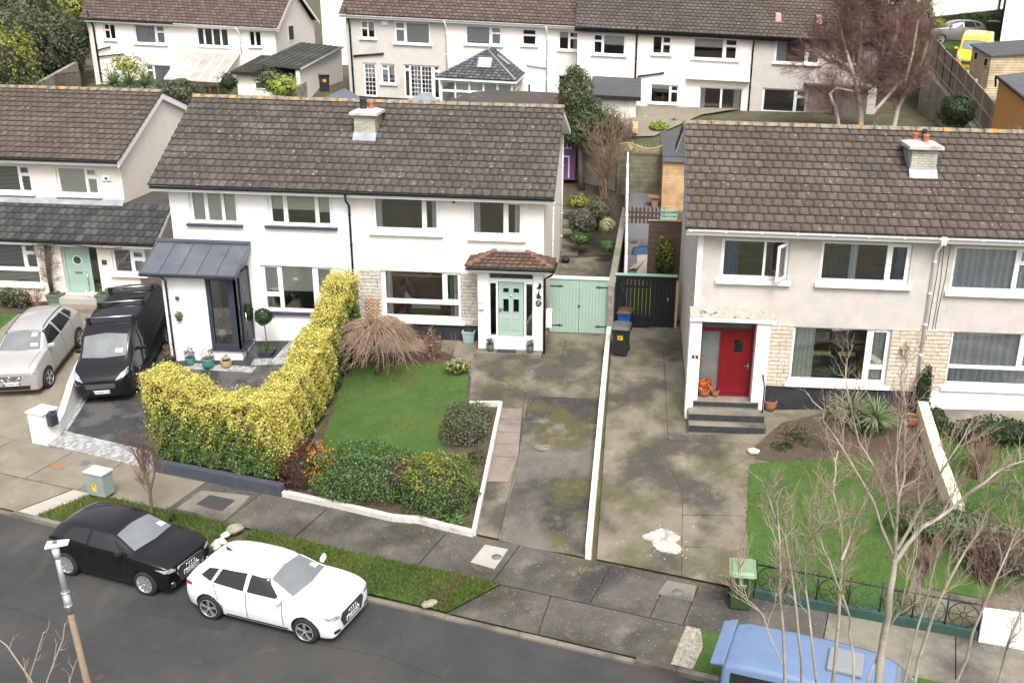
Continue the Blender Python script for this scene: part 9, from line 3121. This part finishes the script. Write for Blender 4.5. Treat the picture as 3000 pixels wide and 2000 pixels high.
# blue camper at the lower right, only the roof and upper side in view
p0,p1 = atz(2160,1893,.45),atz(2560,1950,.45)
f = Vector((SU[0],SU[1],0))
c = Vector(((p0.x + p1.x) / 2 + .42,(p0.y + p1.y) / 2 - .1,-1.4))
CAMP = [(2.05,.36,.60,.6,.76,.95,.70,1.0,.5,1.02),(2.0,.26,.80,.6,.88,1.1,.80,1.16,.6,1.18),(1.82,.24,.82,.6,.9,1.2,.82,1.36,.7,1.38),(1.32,.24,.82,.65,.9,1.2,.84,1.84,.68,1.90),(.5,.24,.82,.7,.9,1.22,.86,1.92,.72,1.98),(-1.5,.24,.82,.7,.9,1.22,.86,1.92,.72,1.98),(-2.0,.25,.82,.7,.9,1.2,.85,1.86,.71,1.91),(-2.1,.34,.76,.7,.84,1.2,.8,1.74,.66,1.78)]
t,dc,bv = vehicle('camper_van','blue camper van with a grey roof hatch at the lower right behind bare branches','van',c,f,(0,0,1),'car_blue',CAMP,(.93,1,.96),fx=1.25,rx=-1.25,wr=.31,side=[[(1.25,1.25),(1.05,1.70),(.35,1.74),(.35,1.24)],[(.2,1.24),(.2,1.74),(-.75,1.74),(-.75,1.24)],[(-.9,1.24),(-.9,1.74),(-1.85,1.72),(-1.85,1.24)]],wind=[(1.80,-.66),(1.84,0),(1.80,.66),(1.38,.64),(1.36,0),(1.38,-.64)],rear=[(-.6,1.25),(.6,1.25),(.55,1.65),(-.55,1.65)],lights=[[(.5,.8),(.78,.82),(.78,1.0),(.5,.98)]],mirror=(1.4,1.2))
MB().box(.0,.66,-.34,.34,1.86,1.955).build('roof_hatch',mk('hatch_grey',[(.22,.235,.245)],rough=.4),t,True,bevel=.03)
MB().hexa([(-2.13,-.70,1.68),(-1.86,-.74,1.74),(-1.86,.74,1.74),(-2.13,.70,1.68),(-2.15,-.70,1.74),(-1.86,-.74,1.84),(-1.86,.74,1.84),(-2.15,.70,1.74)]).build('rear_spoiler','car_blue',t,True,bevel=.03)
# vehicles at the top right
g = at(2808,133,66)
t,dc,bv = vehicle('parked_car','small grey hatchback parked on the lawn by the hedge at the top right','car',Vector((g.x,67.0,g.z)),(-1,-.06,0),(0,0,1),'car_grey',HATCH,(.86,.92,1.03),wr=.30,side=S_H,wind=W_H,rear=R_H,lights=LT,tails=[[(.40,.80),(.74,.76),(.74,.98),(.46,1.0)]],seams=SEAM,rim='rim_light')
g = at(2835,208,58.5)
t,dc,bv = vehicle('van','bright yellow van behind the new log-lap shed at the top right','van',Vector((g.x + .8,60.4,g.z)),(-.40,-1,-.1),(0,-.1,1),'car_yellow',VAN,(.86,.9,.93),fx=1.5,rx=-1.3,wr=.31,side=[[(1.32,1.24),(.86,1.66),(.42,1.72),(.42,1.22)]],wind=[(1.60,-.70),(1.66,0),(1.60,.70),(.98,.70),(.93,0),(.98,-.70)],lights=[[(.50,.82),(.86,.94),(.86,1.08),(.66,1.0)]],grille=[(-.46,.58),(.46,.58),(.54,.76),(-.54,.76)],plate=None,mirror=(1.02,1.18))
q = at(2906,108,66.5)
wheelie_bin((q.x,66.5,q.z - .25),0,'bin_black','bin_lid_grey','black wheelie bin against the clipped hedge at the top right',1.15)
# ------------------------------------------------------------------ pots, mats and small things
def pot(loc,r,h,mat,label,plant=None,n=160,size=.07,pr=None,ph=None,square=False,cat='plant pot',fill='soil'):
 t = thing('plant_pot',loc,label,cat)
 x,y,z = loc
 m = MB()
 if square:
  m.hexa([(x - r * .8,y - r * .8,z),(x + r * .8,y - r * .8,z),(x + r * .8,y + r * .8,z),(x - r * .8,y + r * .8,z),(x - r,y - r,z + h),(x + r,y - r,z + h),(x + r,y + r,z + h),(x - r,y + r,z + h)])
  m.plate(x - r * 1.08,x + r * 1.08,y - r * 1.08,y + r * 1.08,[(x - r * .85,x + r * .85,y - r * .85,y + r * .85)],0,.05)
  k = len(m.v)
  n0 = 8
  m.v = m.v[:8] + [(a,c,z + h + .001 + b) for a,b,c in m.v[8:]]
  MB().box(x - r * .84,x + r * .84,y - r * .84,y + r * .84,z + h + .002,z + h + .02).build('soil',fill,t)
 else:
  m.lathe(loc,[(.001,0),(r * .72,0),(r * .92,h * .5),(r,h * .92),(r * 1.05,h),(r * .88,h),(r * .84,h * .86),(.001,h * .86)],20)
  MB().lathe(loc,[(.001,h * .9),(r * .83,h * .88)],16).build('soil',fill,t)
 m.build('pot',mat,t,merge=False)
 if plant:
  pr,ph = pr or r,ph or r
  P,D,lm = blob((x,y,z + h + ph * .6),(pr,pr,ph),n,2,.2,.25,int(abs(x * 991)),z + h * .8)
  leaves('foliage',P,D,size,plant,t,.5,3)
 return t
def gp(px,py,off=0):
 q = on(px,py)
 return (q.x,q.y + off,gh(q.x,q.y + off))
pot(gp(610,1080,.05),.22,.36,'pot_teal','teal glazed pot with dry buff heather below the white porch','leaf_brown',260,.05,.22,.24)
pot(gp(663,1078,.05),.19,.26,'pot_sand','rounded sand-coloured pot with a small plant below the white porch','leaf_green',90,.07,.15,.12)
pot(gp(557,1070,.05),.17,.26,'pot_teal','teal pot with dark red heather below the white porch','leaf_red',260,.05,.2,.24)
pot(gp(498,1062,.1),.2,.2,'navy','dark pot of brown twiggy heather at the porch corner','leaf_brown',300,.05,.26,.3)
tz_ = zsill - .53
tp_ = pot((pR + .72,YP + .35,tz_),.24,.36,'navy','navy cube planter with a clipped bay ball tree on the porch step','leaf_green',420,.06,.27,.14,True)
MB().tube([(pR + .72,YP + .35,tz_ + .3),(pR + .74,YP + .36,tz_ + .9),(pR + .72,YP + .35,tz_ + 1.5)],.022,6).build('trunk','bark_brown',tp_)
P,D,lm = blob((pR + .72,YP + .35,tz_ + 1.62),(.31,.31,.30),900,2,.1,.15,5)
leaves('crown',P,D,.09,'leaf_dark',tp_,.5,5)
P,D,lm = blob((pR + .06,YP + .84,zsill + 1.05),(.07,.26,.34),420,2,.1,.3,6)
tag(leaves('wreath',P,D,.09,'leaf_dark',None,.5,6),'dark green wreath hanging on the navy porch door','wreath')
tag(MB().box(pR + .12,pR + .52,YP + .5,YP + 1.0,zsill - .359,zsill - .34).build('doormat','coir'),'brown coir mat on the upper porch step','doormat')
tag(MB().box(pR + .72,pR + 1.1,YP + .75,YP + 1.15,tz_ + .001,tz_ + .02).build('doormat','coir'),'brown coir mat on the lower porch step','doormat')
p = at(528,930,YP)
wp_ = pot((p.x,YP - .09,p.z - .08),.09,.13,'iron_dark','small wall basket of green trailing plants on the white porch','leaf_green',160,.06,.15,.13)
wpz = at(650,1000,YP + .3)
pot((wpz.x + .02,YP + .36,zsill + .3),.15,.3,'pot_white','white pot on a wooden stand seen inside the porch glass','leaf_dark',90,.1,.16,.25)
for px,l_ in ((1436,'green pot on the doorstep at the letter-box side of the mint door'),(1553,'green pot on the doorstep beside the black drainpipe')):
 q = at(px,1000,YQ - .22)
 pot((q.x,YQ - .22,qz0 - .018),.13,.24,'pot_sage',l_,'leaf_dark',240,.05,.14,.15)
q = at(1484,1010,YQ - .2)
tag(MB().box(q.x - .32,q.x + .32,YQ - .36,YQ - .06,qz0 - .019,qz0 - .002).build('doormat','ink_black'),'black rubber doormat at the mint front door with glazed panels','doormat')
q = on(1373,1003)
pot((q.x,q.y + .12,q.z),.21,.36,'planter_blue','square blue-grey planter against the black plinth','leaf_green',30,.08,.12,.1,True)
for px,py,r,h,pl,l_ in ((2061,1172,.19,.24,'leaf_flame','terracotta pot of flame-red leaves on the red door step'),(2093,1172,.13,.18,None,'smaller empty terracotta pot on the red door step')):
 q = at(px,py,cY + .42)
 pot((q.x,cY + .42,fz - .009),r,h,'terracotta',l_,pl,120,.13,.24,.2)
for px,py,r,h,m_,l_ in ((2256,1200,.19,.30,'terracotta','terracotta pot with a white label beside the porch pier'),(2290,1192,.13,.2,'pot_blue','small dark blue glazed pot beside the porch pier')):
 q = on(px,py)
 pot((q.x,q.y,q.z),r,h,m_,l_,'leaf_green',14,.06,.08,.06)
q = on(2665,1245)
pot((q.x,q.y,q.z),.24,.3,'terracotta','wide empty terracotta pot under the white drainpipe')
for px,l_ in ((168,'sage lattice square planter, climber side of the far left mint door'),(312,'sage lattice square planter beside the black van bonnet and the far left step')):
 q = on(px,892)
 pot((q.x,q.y,q.z),.26,.4,'pot_sage',l_,'leaf_green',40,.1,.2,.15,True)
q = at(272,868,LY - .3)
wc_ = thing('watering_can',(q.x,LY - .3,dA[2] - .02),'white watering can on the step of the far left mint door','watering can')
MB().lathe((q.x,LY - .3,dA[2] - .019),[(.001,0),(.1,0),(.09,.2),(.06,.24),(.001,.22)],14).build('can_body','white_paint',wc_)
MB().tube([(q.x - .07,LY - .3,dA[2] + .05),(q.x - .25,LY - .32,dA[2] + .26)],[.03,.02],7).build('spout','white_paint',wc_)
sd_ = at(1648,752,36.0)
dsh = thing('hose_tub',(sd_.x,36,gh(sd_.x,36)),'white board and dark hose tub by the side wall behind the mint gate','garden clutter')
q = on(1655,760)
MB().obox((q.x - .1,q.y,q.z + .02),(.25,0,0),(.05,.5,.0),(0,0,.03)).build('board','white_paint',dsh)
MB().lathe((q.x + .05,q.y - .35,q.z),[(.001,0),(.16,0),(.18,.14),(.1,.2),(.001,.2)],14).build('tub','ink_black',dsh)
a,b = at(1625,596,33.1),at(2030,612,29.5)
tag(MB().tube([Vector(a).lerp(b,t) - Vector((0,0,.35 * math.sin(math.pi * t))) for t in np.linspace(0,1,14)],.008,4).build('overhead_cable','ink_black'),'thin black cable strung between the cream house and the pebbledashed house','cable')
